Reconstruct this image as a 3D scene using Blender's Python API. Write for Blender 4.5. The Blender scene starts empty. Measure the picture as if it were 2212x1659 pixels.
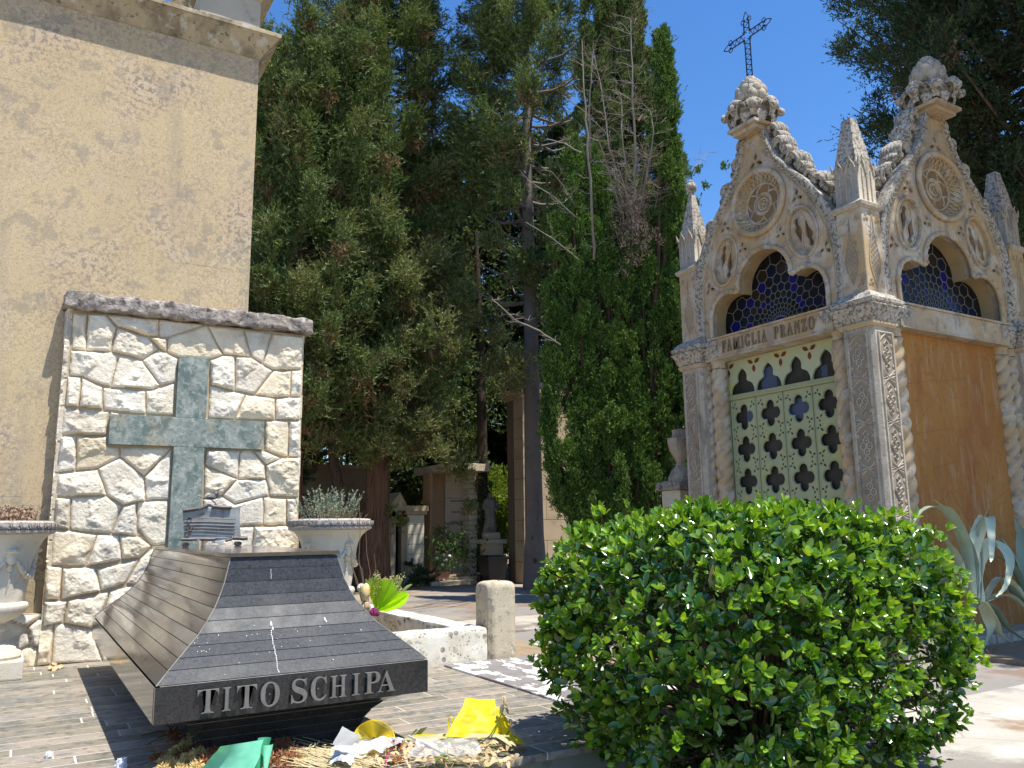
import bpy, bmesh, math, random, json
import numpy as np
from mathutils import Vector, Matrix, noise as mn
random.seed(7)
RNG = np.random.default_rng(11)
S = bpy.context.scene
PI = math.pi
# ------------------------------------------------------------------ camera
YAW, PITCH, ROLL, FPX = map(math.radians, (30.8, 9.95, -0.78, 0))
FPX = 815.0
CAM = np.array([0.0, 0.0, 1.6])
fwd = np.array([math.sin(YAW)*math.cos(PITCH), math.cos(YAW)*math.cos(PITCH), math.sin(PITCH)])
r0 = np.cross(fwd, [0, 0, 1]); r0 /= np.linalg.norm(r0); u0 = np.cross(r0, fwd)
rgt = r0*math.cos(ROLL)+u0*math.sin(ROLL); upv = -r0*math.sin(ROLL)+u0*math.cos(ROLL)
cd = bpy.data.cameras.new('camera'); cam = bpy.data.objects.new('camera', cd)
S.collection.objects.link(cam); S.camera = cam
cd.sensor_width = 36; cd.lens = FPX/1024*36; cd.clip_start = 0.05; cd.clip_end = 500
M = Matrix(((rgt[0], upv[0], -fwd[0], CAM[0]), (rgt[1], upv[1], -fwd[1], CAM[1]), (rgt[2], upv[2], -fwd[2], CAM[2]), (0, 0, 0, 1)))
cam.matrix_world = M
# ------------------------------------------------------------------ world, sun, exposure
SUN_TO = Vector((0.20, -0.36, 1.0)).normalized()
W = bpy.data.worlds.new('World'); S.world = W; W.use_nodes = True
nt = W.node_tree; nt.nodes.clear()
sky = nt.nodes.new('ShaderNodeTexSky'); sky.sky_type = 'NISHITA'; sky.sun_disc = False
sky.sun_elevation = math.asin(SUN_TO.z); sky.sun_rotation = math.atan2(SUN_TO.x, SUN_TO.y)
sky.air_density = 1.0; sky.dust_density = 0.15; sky.ozone_density = 3.5; sky.altitude = 50
bg = nt.nodes.new('ShaderNodeBackground'); bg.inputs[1].default_value = 0.15
ow = nt.nodes.new('ShaderNodeOutputWorld')
hsv = nt.nodes.new('ShaderNodeHueSaturation'); hsv.inputs['Saturation'].default_value = 1.24; hsv.inputs['Hue'].default_value = .505
nt.links.new(sky.outputs[0], hsv.inputs['Color']); nt.links.new(hsv.outputs[0], bg.inputs[0]); nt.links.new(bg.outputs[0], ow.inputs[0])
sd = bpy.data.lights.new('sun', 'SUN'); sd.energy = 5.0; sd.angle = math.radians(0.53); sd.color = (1.0, 0.955, 0.88)
sun = bpy.data.objects.new('sun', sd); S.collection.objects.link(sun)
sun.rotation_euler = SUN_TO.to_track_quat('Z', 'Y').to_euler(); sun.location = (0, 0, 30)
S.view_settings.view_transform = 'Standard'; S.view_settings.look = 'None'
S.view_settings.exposure = 0.55; S.view_settings.gamma = 1.0
S.cycles.max_bounces = 8; S.cycles.transparent_max_bounces = 12

GZ = 0.38      # ground level
PZ = 0.55      # top of the slate platform

def on(ax, val, x, y, s=2212):
    """point of the plane axis=val seen at pixel x,y of a picture s pixels wide"""
    k = 1024/s
    d = fwd*FPX + rgt*(x*k-512) - upv*(y*k-384)
    t = (val-CAM[ax])/d[ax]
    return CAM + d*t

# ------------------------------------------------------------------ helpers: objects
COL = S.collection
def tag(o, label=None, cat=None, group=None, kind=None):
    if label: o['label'] = label
    if cat: o['category'] = cat
    if group: o['group'] = group
    if kind: o['kind'] = kind
    return o
def thing(name, label, cat, loc=(0, 0, 0), group=None):
    o = bpy.data.objects.new(name, None); COL.objects.link(o); o.location = loc
    o.empty_display_size = 0.2
    return tag(o, label, cat, group)
def wloc(o):
    v = Vector((0, 0, 0))
    while o is not None:
        v += Vector(o.location); o = o.parent
    return v
def copy_tree(o, parent=None):
    c = o.copy(); COL.objects.link(c); c.parent = parent
    for ch in [q for q in bpy.data.objects if q.parent == o]: copy_tree(ch, c)
    return c
def link_mesh(name, me, mats, parent=None, smooth=False):
    o = bpy.data.objects.new(name, me); COL.objects.link(o)
    if not isinstance(mats, (list, tuple)): mats = [mats]
    for m in mats: me.materials.append(m)
    if parent is not None:
        L = wloc(parent)
        n = len(me.vertices); a = np.empty(n*3); me.vertices.foreach_get('co', a)
        a = a.reshape(-1, 3) - np.array(L); me.vertices.foreach_set('co', a.ravel())
        o.parent = parent
    if smooth:
        me.polygons.foreach_set('use_smooth', [True]*len(me.polygons))
        if smooth is not True:
            me.set_sharp_from_angle(angle=math.radians(smooth))
    me.update()
    return o
def mesh_np(name, V, F, mats, parent=None, smooth=False, mi=None):
    """F: (m,k) array of equal sided faces"""
    me = bpy.data.meshes.new(name); V = np.asarray(V, dtype=np.float64); F = np.asarray(F, dtype=np.int64)
    me.vertices.add(len(V)); me.vertices.foreach_set('co', V.ravel())
    m, k = F.shape
    me.loops.add(m*k); me.loops.foreach_set('vertex_index', F.ravel())
    me.polygons.add(m); me.polygons.foreach_set('loop_start', np.arange(m)*k)
    try: me.polygons.foreach_set('loop_total', np.full(m, k))
    except Exception: pass
    if mi is not None: me.polygons.foreach_set('material_index', mi)
    me.update(calc_edges=True)
    return link_mesh(name, me, mats, parent, smooth)

class MB:
    def __init__(s): s.v = []; s.f = []; s.m = []
    def add(s, vs, fs, mi=0, T=None):
        n = len(s.v)
        if T is not None: vs = [T(*p) for p in vs]
        s.v += [tuple(p) for p in vs]; s.f += [tuple(i+n for i in f) for f in fs]; s.m += [mi]*len(fs)
        return s
    def box(s, x0, x1, y0, y1, z0, z1, mi=0, T=None, bev=0.0):
        if bev > 0:
            return s.bevbox(x0, x1, y0, y1, z0, z1, bev, mi, T)
        v = [(x0,y0,z0),(x1,y0,z0),(x1,y1,z0),(x0,y1,z0),(x0,y0,z1),(x1,y0,z1),(x1,y1,z1),(x0,y1,z1)]
        return s.add(v, [(0,3,2,1),(4,5,6,7),(0,1,5,4),(1,2,6,5),(2,3,7,6),(3,0,4,7)], mi, T)
    def bevbox(s, x0, x1, y0, y1, z0, z1, b, mi=0, T=None):
        bm = bmesh.new(); bmesh.ops.create_cube(bm, size=1)
        for v in bm.verts: v.co = Vector((x0+(v.co.x+.5)*(x1-x0), y0+(v.co.y+.5)*(y1-y0), z0+(v.co.z+.5)*(z1-z0)))
        bmesh.ops.bevel(bm, geom=bm.edges[:], offset=b, segments=2, affect='EDGES', profile=.6)
        vs = [tuple(v.co) for v in bm.verts]; fs = [[v.index for v in f.verts] for f in bm.faces]; bm.free()
        return s.add(vs, fs, mi, T)
    def prism(s, pts, z0, z1, mi=0, T=None):
        """pts 2D outline in the xy plane, extruded along z"""
        n = len(pts)
        v = [(p[0], p[1], z0) for p in pts]+[(p[0], p[1], z1) for p in pts]
        f = [tuple(range(n-1, -1, -1)), tuple(range(n, 2*n))]+[(i, (i+1) % n, n+(i+1) % n, n+i) for i in range(n)]
        return s.add(v, f, mi, T)
    def loft(s, rings, mi=0, closed=True, caps=True, T=None):
        k = len(rings[0]); v = [p for r in rings for p in r]; f = []
        for a in range(len(rings)-1):
            for i in range(k if closed else k-1):
                j = (i+1) % k
                f.append((a*k+i, a*k+j, (a+1)*k+j, (a+1)*k+i))
        if caps and closed:
            f.append(tuple(range(k-1, -1, -1))); f.append(tuple((len(rings)-1)*k+i for i in range(k)))
        return s.add(v, f, mi, T)
    def tube(s, pts, r, n=6, mi=0, T=None, closed=False, flat=1.0):
        pts = [Vector(p) for p in pts]; m = len(pts); rs = r if hasattr(r, '__len__') else [r]*m
        rings = []; prev = None
        for i, p in enumerate(pts):
            if closed: t = pts[(i+1) % m]-pts[i-1]
            else: t = pts[min(i+1, m-1)]-pts[max(i-1, 0)]
            if t.length < 1e-9: t = Vector((0, 0, 1))
            t.normalize()
            if prev is None:
                a = Vector((0, 0, 1)) if abs(t.z) < .9 else Vector((1, 0, 0)); nrm = t.cross(a).normalized()
            else:
                nrm = prev-t*prev.dot(t)
                nrm = nrm.normalized() if nrm.length > 1e-6 else t.orthogonal().normalized()
            prev = nrm; b = t.cross(nrm)
            rings.append([tuple(p+(nrm*math.cos(2*PI*k/n)+b*math.sin(2*PI*k/n)*flat)*rs[i]) for k in range(n)])
        if closed: rings.append(rings[0])
        return s.loft(rings, mi, True, not closed, T)
    def lathe(s, prof, cx=0, cy=0, n=32, mi=0, rf=None, T=None, caps=True):
        rings = [[(cx+(r if rf is None else rf(r, z, 2*PI*k/n))*math.cos(2*PI*k/n), cy+(r if rf is None else rf(r, z, 2*PI*k/n))*math.sin(2*PI*k/n), z) for k in range(n)] for r, z in prof]
        return s.loft(rings, mi, True, caps, T)
    def blob(s, c, r, nu=10, nv=7, mi=0, rf=None, T=None):
        """ellipsoid; r scalar or triple; rf(theta, phi) multiplies"""
        if not hasattr(r, '__len__'): r = (r, r, r)
        rings = []
        for j in range(nv+1):
            ph = -PI/2+PI*j/nv; ph = max(-PI/2+.02, min(PI/2-.02, ph))
            rings.append([(c[0]+r[0]*math.cos(ph)*math.cos(2*PI*k/nu)*(rf(2*PI*k/nu, ph) if rf else 1),
                           c[1]+r[1]*math.cos(ph)*math.sin(2*PI*k/nu)*(rf(2*PI*k/nu, ph) if rf else 1),
                           c[2]+r[2]*math.sin(ph)*(rf(2*PI*k/nu, ph) if rf else 1)) for k in range(nu)])
        return s.loft(rings, mi, True, True, T)
    def build(s, name, mats, parent=None, smooth=False, recalc=True):
        me = bpy.data.meshes.new(name); me.from_pydata(s.v, [], s.f)
        me.polygons.foreach_set('material_index', s.m)
        if recalc:
            bm = bmesh.new(); bm.from_mesh(me); bmesh.ops.recalc_face_normals(bm, faces=bm.faces); bm.to_mesh(me); bm.free()
        return link_mesh(name, me, mats, parent, smooth)

def plate(polys, d0, d1, bev=0.0, bseg=1, extra=0.0):
    """flat shape with holes (2D polygons, even-odd) extruded from depth d0 to d1; returns (verts, faces) as (s, z, d)"""
    cu = bpy.data.curves.new('tmp', 'CURVE'); cu.dimensions = '2D'; cu.fill_mode = 'BOTH'
    for pl in polys:
        sp = cu.splines.new('POLY'); sp.points.add(len(pl)-1)
        for i, p in enumerate(pl): sp.points[i].co = (p[0], p[1], 0, 1)
        sp.use_cyclic_u = True
    cu.extrude = max((abs(d1-d0)/2)-bev, 0.0002); cu.bevel_depth = bev; cu.bevel_resolution = bseg
    if bev: cu.offset = -bev-extra
    o = bpy.data.objects.new('tmp', cu); COL.objects.link(o)
    dg = bpy.context.evaluated_depsgraph_get(); me = bpy.data.meshes.new_from_object(o.evaluated_get(dg))
    mid = (d0+d1)/2
    vs = [(v.co.x, v.co.y, v.co.z+mid) for v in me.vertices]; fs = [tuple(p.vertices) for p in me.polygons]
    bpy.data.objects.remove(o); bpy.data.curves.remove(cu); bpy.data.meshes.remove(me)
    return vs, fs

# ------------------------------------------------------------------ helpers: materials
def mat(name, c1, c2=None, scale=4.0, rough=0.85, spec=0.3, layers=(), bump=0.0, bscale=40.0, bump2=0.0, b2scale=6.0,
        metal=0.0, trans=0.0, attr=None, island=0.0, coat=0.0, stretch=(1, 1, 1), alpha=1.0, detail=6, rough2=None, geo=False):
    """layers: (colour, kind, scale, lo, hi, strength[, stretch]) laid over the base by a texture mask"""
    m = bpy.data.materials.new(name); m.use_nodes = True; t = m.node_tree; N = t.nodes; L = t.links
    p = N['Principled BSDF']
    tc = N.new('ShaderNodeTexCoord'); src = tc.outputs['Object']
    def mapped(st):
        mp = N.new('ShaderNodeMapping'); mp.inputs['Scale'].default_value = st; L.new(src, mp.inputs[0]); return mp.outputs[0]
    def tex(kind, sc, st=(1, 1, 1), det=detail):
        co = mapped(st)
        if kind == 'vor' or kind == 'vore':
            n = N.new('ShaderNodeTexVoronoi'); n.inputs['Scale'].default_value = sc
            if kind == 'vore': n.feature = 'DISTANCE_TO_EDGE'
            L.new(co, n.inputs['Vector']); return n.outputs['Distance']
        if kind == 'wave':
            n = N.new('ShaderNodeTexWave'); n.inputs['Scale'].default_value = sc; n.inputs['Distortion'].default_value = 6
            n.inputs['Detail'].default_value = 4; L.new(co, n.inputs['Vector']); return n.outputs[1]
        n = N.new('ShaderNodeTexNoise'); n.inputs['Scale'].default_value = sc; n.inputs['Detail'].default_value = det
        n.inputs['Roughness'].default_value = .62
        L.new(co, n.inputs['Vector']); return n.outputs[0]
    def ramp(s_, lo, hi):
        r = N.new('ShaderNodeMapRange'); r.inputs[1].default_value = lo; r.inputs[2].default_value = hi; r.clamp = True
        L.new(s_, r.inputs[0]); return r.outputs[0]
    def mix(f, a, b):
        x = N.new('ShaderNodeMix'); x.data_type = 'RGBA'
        if isinstance(f, float): x.inputs[0].default_value = f
        else: L.new(f, x.inputs[0])
        for inp, q in ((6, a), (7, b)):
            if isinstance(q, tuple): x.inputs[inp].default_value = (*q[:3], 1)
            else: L.new(q, x.inputs[inp])
        return x.outputs[2]
    col = (*c1, 1) if c2 is None else mix(ramp(tex('noise', scale, stretch), .32, .68), tuple(c1), tuple(c2))
    if c2 is None: col = tuple(c1)
    for ly in layers:
        lc, kind, sc, lo, hi, st = ly[:6]; sr = ly[6] if len(ly) > 6 else (1, 1, 1)
        f = ramp(tex(kind, sc, sr), lo, hi)
        if len(ly) > 7:      # second mask multiplies
            f2 = ramp(tex('noise', ly[7]), .42, .6); mu = N.new('ShaderNodeMath'); mu.operation = 'MULTIPLY'
            L.new(f, mu.inputs[0]); L.new(f2, mu.inputs[1]); f = mu.outputs[0]
        mu = N.new('ShaderNodeMath'); mu.operation = 'MULTIPLY'; L.new(f, mu.inputs[0]); mu.inputs[1].default_value = st
        col = mix(mu.outputs[0], col, tuple(lc))
    if attr:
        at = N.new('ShaderNodeAttribute'); at.attribute_name = 'tone'; cr = N.new('ShaderNodeValToRGB'); e = cr.color_ramp.elements
        e[0].color = (*attr[0], 1); e[1].color = (*attr[-1], 1)
        for i_, c_ in enumerate(attr[1:-1]): q_ = e.new((i_+1)/(len(attr)-1)); q_.color = (*c_, 1)
        L.new(at.outputs['Fac'], cr.inputs[0]); mm = N.new('ShaderNodeMix'); mm.data_type = 'RGBA'; mm.blend_type = 'MULTIPLY'; mm.inputs[0].default_value = 1
        L.new(cr.outputs[0], mm.inputs[7])
        if isinstance(col, tuple): mm.inputs[6].default_value = (*col[:3], 1)
        else: L.new(col, mm.inputs[6])
        col = mm.outputs[2]
    if island > 0:
        g = N.new('ShaderNodeNewGeometry'); hs = N.new('ShaderNodeHueSaturation')
        a = N.new('ShaderNodeMapRange'); a.inputs[3].default_value = 1-island; a.inputs[4].default_value = 1+island
        L.new(g.outputs['Random Per Island'], a.inputs[0]); L.new(a.outputs[0], hs.inputs['Value'])
        b = N.new('ShaderNodeMapRange'); b.inputs[3].default_value = .5+island*.07; b.inputs[4].default_value = .5-island*.07
        L.new(g.outputs['Random Per Island'], b.inputs[0]); L.new(b.outputs[0], hs.inputs['Hue'])
        if isinstance(col, tuple): hs.inputs['Color'].default_value = (*col[:3], 1)
        else: L.new(col, hs.inputs['Color'])
        col = hs.outputs[0]
    if isinstance(col, tuple): p.inputs['Base Color'].default_value = (*col[:3], 1)
    else: L.new(col, p.inputs['Base Color'])
    p.inputs['Roughness'].default_value = rough
    if rough2 is not None:
        r = N.new('ShaderNodeMapRange'); r.inputs[1].default_value = .35; r.inputs[2].default_value = .65
        r.inputs[3].default_value = rough; r.inputs[4].default_value = rough2
        L.new(tex('noise', 9), r.inputs[0]); L.new(r.outputs[0], p.inputs['Roughness'])
    p.inputs['Specular IOR Level'].default_value = spec; p.inputs['Metallic'].default_value = metal
    p.inputs['Coat Weight'].default_value = coat; p.inputs['Coat Roughness'].default_value = .15
    p.inputs['Alpha'].default_value = alpha
    prev = None
    for st, sc in ((bump2, b2scale), (bump, bscale)):
        if st > 0:
            b = N.new('ShaderNodeBump'); b.inputs['Strength'].default_value = 1.0; b.inputs['Distance'].default_value = st
            L.new(tex('noise', sc), b.inputs['Height'])
            if prev is not None: L.new(prev, b.inputs['Normal'])
            prev = b.outputs[0]
    if prev is not None: L.new(prev, p.inputs['Normal'])
    if trans > 0:
        tr = N.new('ShaderNodeBsdfTranslucent'); mx = N.new('ShaderNodeMixShader'); mx.inputs[0].default_value = trans
        if isinstance(col, tuple): tr.inputs[0].default_value = (*[min(1, c*1.6) for c in col[:3]], 1)
        else:
            g = N.new('ShaderNodeMix'); g.data_type = 'RGBA'; g.blend_type = 'MULTIPLY'; g.inputs[0].default_value = 1
            L.new(col, g.inputs[6]); g.inputs[7].default_value = (2.0, 1.9, .7, 1); L.new(g.outputs[2], tr.inputs[0])
        out = N['Material Output']; L.new(p.outputs[0], mx.inputs[1]); L.new(tr.outputs[0], mx.inputs[2]); L.new(mx.outputs[0], out.inputs[0])
    return m

def Mx(*a, **k): return mat(*a, **k)
LIMESTONE = mat('pale_rock_faced_limestone', (.86, .81, .70), (.78, .70, .56), 2.2, .92, .15, attr=[(.78, .74, .68), (1, 1, 1), (.98, .90, .76), (1, .99, .97), (.88, .86, .84), (1, .97, .90)],
    layers=[((.46, .39, .29), 'noise', 1.9, .54, .68, .55), ((.66, .60, .50), 'noise', 14, .5, .7, .5), ((.34, .31, .27), 'noise', 7, .52, .64, .55, (1, 1, 1), 1.5)],
    bump=.006, bscale=60, bump2=.012, b2scale=18)
MORTAR = mat('brown_mortar', (.50, .40, .27), (.40, .31, .20), 8, .95, .1, bump=.003, bscale=90)
CAPSTONE = mat('grey_lichened_capstone', (.36, .31, .27), (.22, .19, .17), 5, .95, .1,
    layers=[((.52, .48, .42), 'noise', 18, .52, .60, .8), ((.09, .08, .08), 'noise', 11, .53, .61, .8), ((.40, .33, .22), 'noise', 4, .54, .64, .5)], bump=.012, bscale=35, bump2=.02, b2scale=12)
GREENMARBLE = mat('green_veined_marble', (.19, .22, .19), (.29, .31, .27), 5, .45, .35,
    layers=[((.33, .29, .20), 'noise', 2.6, .52, .60, .7, (1, 1, .4)), ((.07, .115, .10), 'noise', 9, .50, .60, .7, (1, 1, .7)), ((.42, .45, .40), 'noise', 17, .52, .60, .5), ((.07, .11, .095), 'noise', 37, .52, .6, .5)], bump=.001, bscale=60)
SANDWALL = mat('stained_sandstone_render', (.56, .44, .265), (.50, .38, .225), .55, .95, .1,
    layers=[((.58, .48, .22), 'noise', .9, .53, .66, .22, (1, 1, .35)), ((.50, .36, .25), 'noise', 1.6, .48, .62, .45),
            ((.60, .54, .42), 'noise', 3.2, .50, .66, .22), ((.30, .26, .20), 'noise', 2.6, .54, .66, .45, (1, 1, .12)),
            ((.36, .28, .19), 'noise', 38, .50, .56, .65, (1, 1, 1), .9), ((.34, .27, .19), 'noise', 60, .54, .59, .7), ((.23, .20, .16), 'noise', 22, .51, .56, .85, (1, 1, 1), .8), ((.27, .235, .185), 'noise', 5, .56, .62, .5),
            ((.66, .58, .42), 'vor', 24, .24, .14, .35)], bump=.002, bscale=70)
CORNICE = mat('lichened_cornice_stone', (.50, .42, .27), (.40, .33, .22), 1.6, .95, .1,
    layers=[((.15, .12, .09), 'noise', 2.0, .50, .62, .8, (1, 1, .5)), ((.55, .53, .46), 'noise', 7, .55, .62, .75), ((.10, .09, .08), 'noise', 20, .58, .64, .7)], bump=.003, bscale=60)
SLATE = None
GRANITE = mat('polished_dark_granite', (.016, .017, .018), (.036, .037, .037), 60, .10, .5,
    layers=[((.12, .125, .13), 'vor', 240, .26, .10, .55), ((.008, .009, .01), 'noise', 110, .54, .60, .8), ((.20, .19, .17), 'noise', 2.6, .52, .75, .15)], rough2=.17)
GRANITE_F = mat('dusty_dark_granite', (.028, .031, .035), (.058, .062, .068), 60, .42, .20,
    layers=[((.13, .14, .15), 'vor', 260, .26, .10, .5), ((.008, .009, .01), 'noise', 130, .54, .60, .8), ((.16, .15, .135), 'noise', 3.0, .52, .7, .25)], rough2=.52)
GRANITE_TOP = mat('brown_granite_with_reflection_tint', (.070, .056, .044), (.10, .083, .066), 60, .07, .5,  # brown top slab; on left faces the colour paints in the reflected wall
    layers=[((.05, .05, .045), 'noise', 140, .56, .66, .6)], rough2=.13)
GRIME = mat('pale_grout_line', (.17, .155, .13), (.10, .095, .08), 20, .9, .1)
BRONZE = mat('grey_patinated_bronze', (.17, .162, .145), (.24, .23, .205), 30, .45, .5, metal=.45)
BRONZE2 = mat('blue_grey_patinated_bronze', (.23, .235, .23), (.33, .34, .33), 12, .6, .3, layers=[((.12, .10, .09), 'noise', 9, .52, .64, .6)], metal=.1, bump=.001, bscale=60)
BRONZE3 = mat('dark_brown_bronze', (.085, .07, .068), (.13, .11, .10), 20, .5, .4, metal=.4)
URN = mat('weathered_cast_stone', (.66, .61, .50), (.56, .50, .38), 3, .9, .15,
    layers=[((.36, .31, .24), 'noise', 22, .55, .63, .5, (1, 1, 1), 3), ((.74, .70, .60), 'noise', 6, .5, .7, .4)], bump=.003, bscale=80)
URNRIM = mat('lichened_urn_rim', (.50, .44, .38), (.36, .31, .27), 9, .95, .1,
    layers=[((.14, .12, .11), 'noise', 40, .54, .60, .8), ((.62, .58, .52), 'noise', 18, .55, .62, .6)], bump=.005, bscale=80)
CONC = mat('tan_weathered_concrete', (.54, .47, .34), (.44, .37, .25), 6, .95, .1,
    layers=[((.68, .64, .54), 'noise', 30, .55, .60, .8, (1, 1, 1), 3), ((.22, .195, .16), 'noise', 16, .56, .63, .7)], bump=.004, bscale=60)
MOTTLE = mat('white_paint_flaking_off_dark_stone', (.19, .175, .17), (.26, .24, .22), 10, .9, .15,
    layers=[((.80, .77, .70), 'noise', 7.5, .525, .545, .95, (1, .55, 1))], bump=.002, bscale=60)
KERB = mat('whitewashed_kerb_with_lichen_blots', (.78, .75, .66), (.62, .57, .46), 7, .9, .15,
    layers=[((.44, .39, .29), 'noise', 4, .48, .6, .5), ((.13, .115, .10), 'vor', 15, .36, .32, .92, (1, 1, 1), 3.0), ((.15, .135, .115), 'vor', 34, .30, .26, .9, (1, 1, 1), 4.0)], bump=.002, bscale=60)
ASPHALT = mat('sun_bleached_asphalt', (.30, .275, .245), (.25, .23, .205), 1.2, .95, .1,
    layers=[((.36, .29, .21), 'noise', .5, .48, .6, .7), ((.20, .12, .07), 'noise', 1.1, .53, .6, .6), ((.40, .38, .34), 'noise', 60, .6, .7, .5)], bump=.004, bscale=120)
CONCPATH = mat('pale_concrete_path', (.50, .46, .38), (.40, .37, .31), 2, .95, .1,
    layers=[((.27, .16, .09), 'noise', .9, .50, .57, .8), ((.22, .20, .18), 'noise', .55, .47, .54, .75), ((.58, .55, .48), 'noise', 1.7, .53, .60, .6), ((.3, .27, .22), 'vore', 1.4, .018, .0, .7)], bump=.004, bscale=90)
SOIL = mat('dry_sandy_soil', (.36, .28, .18), (.27, .20, .13), 4, .98, .05, layers=[((.17, .12, .08), 'noise', 14, .55, .7, .6)], bump=.015, bscale=40)
CSTONE = mat('carved_gothic_limestone', (.51, .395, .25), (.44, .33, .205), 1.6, .92, .15,
    layers=[((.46, .30, .12), 'noise', 1.9, .50, .64, .55), ((.56, .52, .44), 'noise', 3.4, .48, .60, .7), ((.23, .20, .175), 'noise', 9, .54, .62, .65), ((.25, .22, .19), 'noise', 5, .55, .63, .55, (1, 1, .25)), ((.40, .30, .19), 'noise', 24, .54, .62, .5)], bump=.003, bscale=70)
CSTONE_G = mat('grey_weathered_gothic_stone', (.41, .35, .265), (.47, .41, .32), 3, .95, .12,
    layers=[((.20, .175, .145), 'noise', 22, .56, .64, .7), ((.60, .56, .48), 'noise', 36, .55, .64, .5), ((.30, .25, .19), 'noise', 4, .50, .62, .5), ((.17, .15, .125), 'noise', 7, .53, .62, .6, (1, 1, .22))], bump=.006, bscale=60)
CSTONE_L = mat('black_and_white_lichened_stone', (.50, .45, .37), (.40, .36, .29), 5, .95, .1,
    layers=[((.12, .105, .09), 'noise', 30, .50, .555, .85), ((.28, .25, .21), 'noise', 60, .5, .6, .5), ((.60, .56, .48), 'noise', 16, .56, .62, .6)], bump=.006, bscale=70)
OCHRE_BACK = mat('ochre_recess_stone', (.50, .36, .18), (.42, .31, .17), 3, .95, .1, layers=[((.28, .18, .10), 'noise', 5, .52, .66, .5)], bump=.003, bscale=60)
ORANGE = mat('orange_ochre_plaster', (.43, .205, .06), (.36, .165, .048), 1.1, .95, .1,
    layers=[((.30, .10, .035), 'noise', 2.0, .50, .64, .55, (1, 1, .4)), ((.46, .34, .22), 'noise', 5, .53, .64, .35, (3, 3, .5)), ((.17, .085, .035), 'vore', 1.9, .010, .0, .6), ((.24, .13, .06), 'noise', 14, .55, .62, .5)], bump=.002, bscale=60)
DOORG = mat('pale_green_painted_iron', (.38, .40, .225), (.33, .36, .20), 3, .55, .4,
    layers=[((.52, .54, .12), 'noise', 2.2, .58, .72, .5), ((.30, .20, .10), 'noise', 16, .68, .74, .6)], bump=.0015, bscale=80)
DOORT = mat('pale_green_fanlight_panel', (.46, .50, .33), (.42, .46, .30), 3, .6, .3, layers=[((.56, .56, .10), 'noise', 3.5, .54, .66, .75, (1, 1, 2))])
DARKGLASS = mat('dark_dusty_glass', (.03, .03, .026), (.045, .045, .04), 6, .3, .25, layers=[((.10, .10, .09), 'noise', 9, .6, .75, .4)])
BLUEGLASS = mat('blue_grey_painted_reflection', (.055, .085, .16), None, 4, .15, .5)
REDLEAF = mat('rust_red_painted_leaf', (.22, .05, .02), (.15, .035, .02), 9, .7, .2)
G_BLUE = mat('cobalt_stained_glass', (.010, .009, .13), None, 4, .25, .15)
G_DARK = mat('black_stained_glass', (.008, .009, .012), (.014, .015, .02), 8, .25, .15)
G_BROWN = mat('brown_stained_glass', (.03, .02, .014), None, 8, .25, .15)
G_NAVY = mat('navy_stained_glass', (.008, .012, .035), None, 8, .25, .15)
LEAD = mat('pale_lead_came', (.19, .18, .145), None, 4, .7, .3)
IRON = mat('dark_blue_wrought_iron', (.018, .016, .035), None, 4, .5, .4, metal=.2)
BARK = mat('furrowed_grey_brown_bark', (.17, .125, .095), (.11, .08, .06), 6, .95, .1, bump=.03, bscale=14, stretch=(3, 3, .5), layers=[((.05, .04, .03), 'noise', 5, .55, .65, .6, (4, 4, .5))])
BARK_R = mat('reddish_fibrous_bark', (.20, .115, .075), (.12, .07, .045), 5, .95, .1, bump=.04, bscale=12, stretch=(4, 4, .4), layers=[((.05, .03, .02), 'noise', 5, .52, .6, .7, (6, 6, .4))])
BARK_G = mat('smooth_grey_knotted_bark', (.20, .175, .155), (.15, .13, .115), 3, .95, .1, bump=.01, bscale=20, layers=[((.06, .05, .045), 'vor', 3.2, .18, .10, .85, (1, 1, .8))])
DEADWOOD = mat('bleached_dead_wood', (.33, .30, .265), (.24, .215, .19), 4, .9, .15)
TWIG = mat('dry_brown_twigs', (.17, .12, .085), (.12, .085, .06), 5, .95, .1)
def leafmat(name, a, b, sc=.8, br=(.17, .12, .05), bs=.35, island=.45, trans=.15, rough=.7):
    return mat(name, a, b, sc, rough, .2, layers=[(br, 'noise', 1.1, .55, .72, bs)], island=island, trans=trans, detail=3)
F_CON = leafmat('cypress_foliage', (.095, .148, .050), (.15, .20, .072), br=(.25, .19, .095), bs=.5, trans=.10)
F_OLIVE = leafmat('olive_old_cypress_foliage', (.165, .185, .070), (.20, .225, .095), br=(.27, .20, .10), bs=.55, trans=.12)  # yellower, browner hue of old foliage on the low boughs
F_COL = leafmat('bright_columnar_cypress_foliage', (.07, .145, .030), (.115, .20, .045), bs=.12, trans=.12)
F_DARK = leafmat('dark_cypress_foliage', (.055, .09, .045), (.08, .115, .055), bs=.4, trans=.2)
F_BROWN = leafmat('dry_brown_cypress_foliage', (.20, .13, .065), (.26, .18, .09), bs=.2)
F_BAM = leafmat('yellow_green_bamboo_foliage', (.17, .24, .03), (.11, .19, .03), bs=.05, trans=.35)
HEDGE = mat('glossy_hedge_leaf', (.092, .20, .016), (.048, .125, .012), 2.5, .20, .5, island=.5, trans=.12, detail=3, coat=.75)
HEDGE_Y = mat('young_yellow_green_hedge_leaf', (.20, .35, .022), (.14, .28, .02), 3, .25, .5, island=.35, trans=.22, detail=3, coat=.3)
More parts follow.
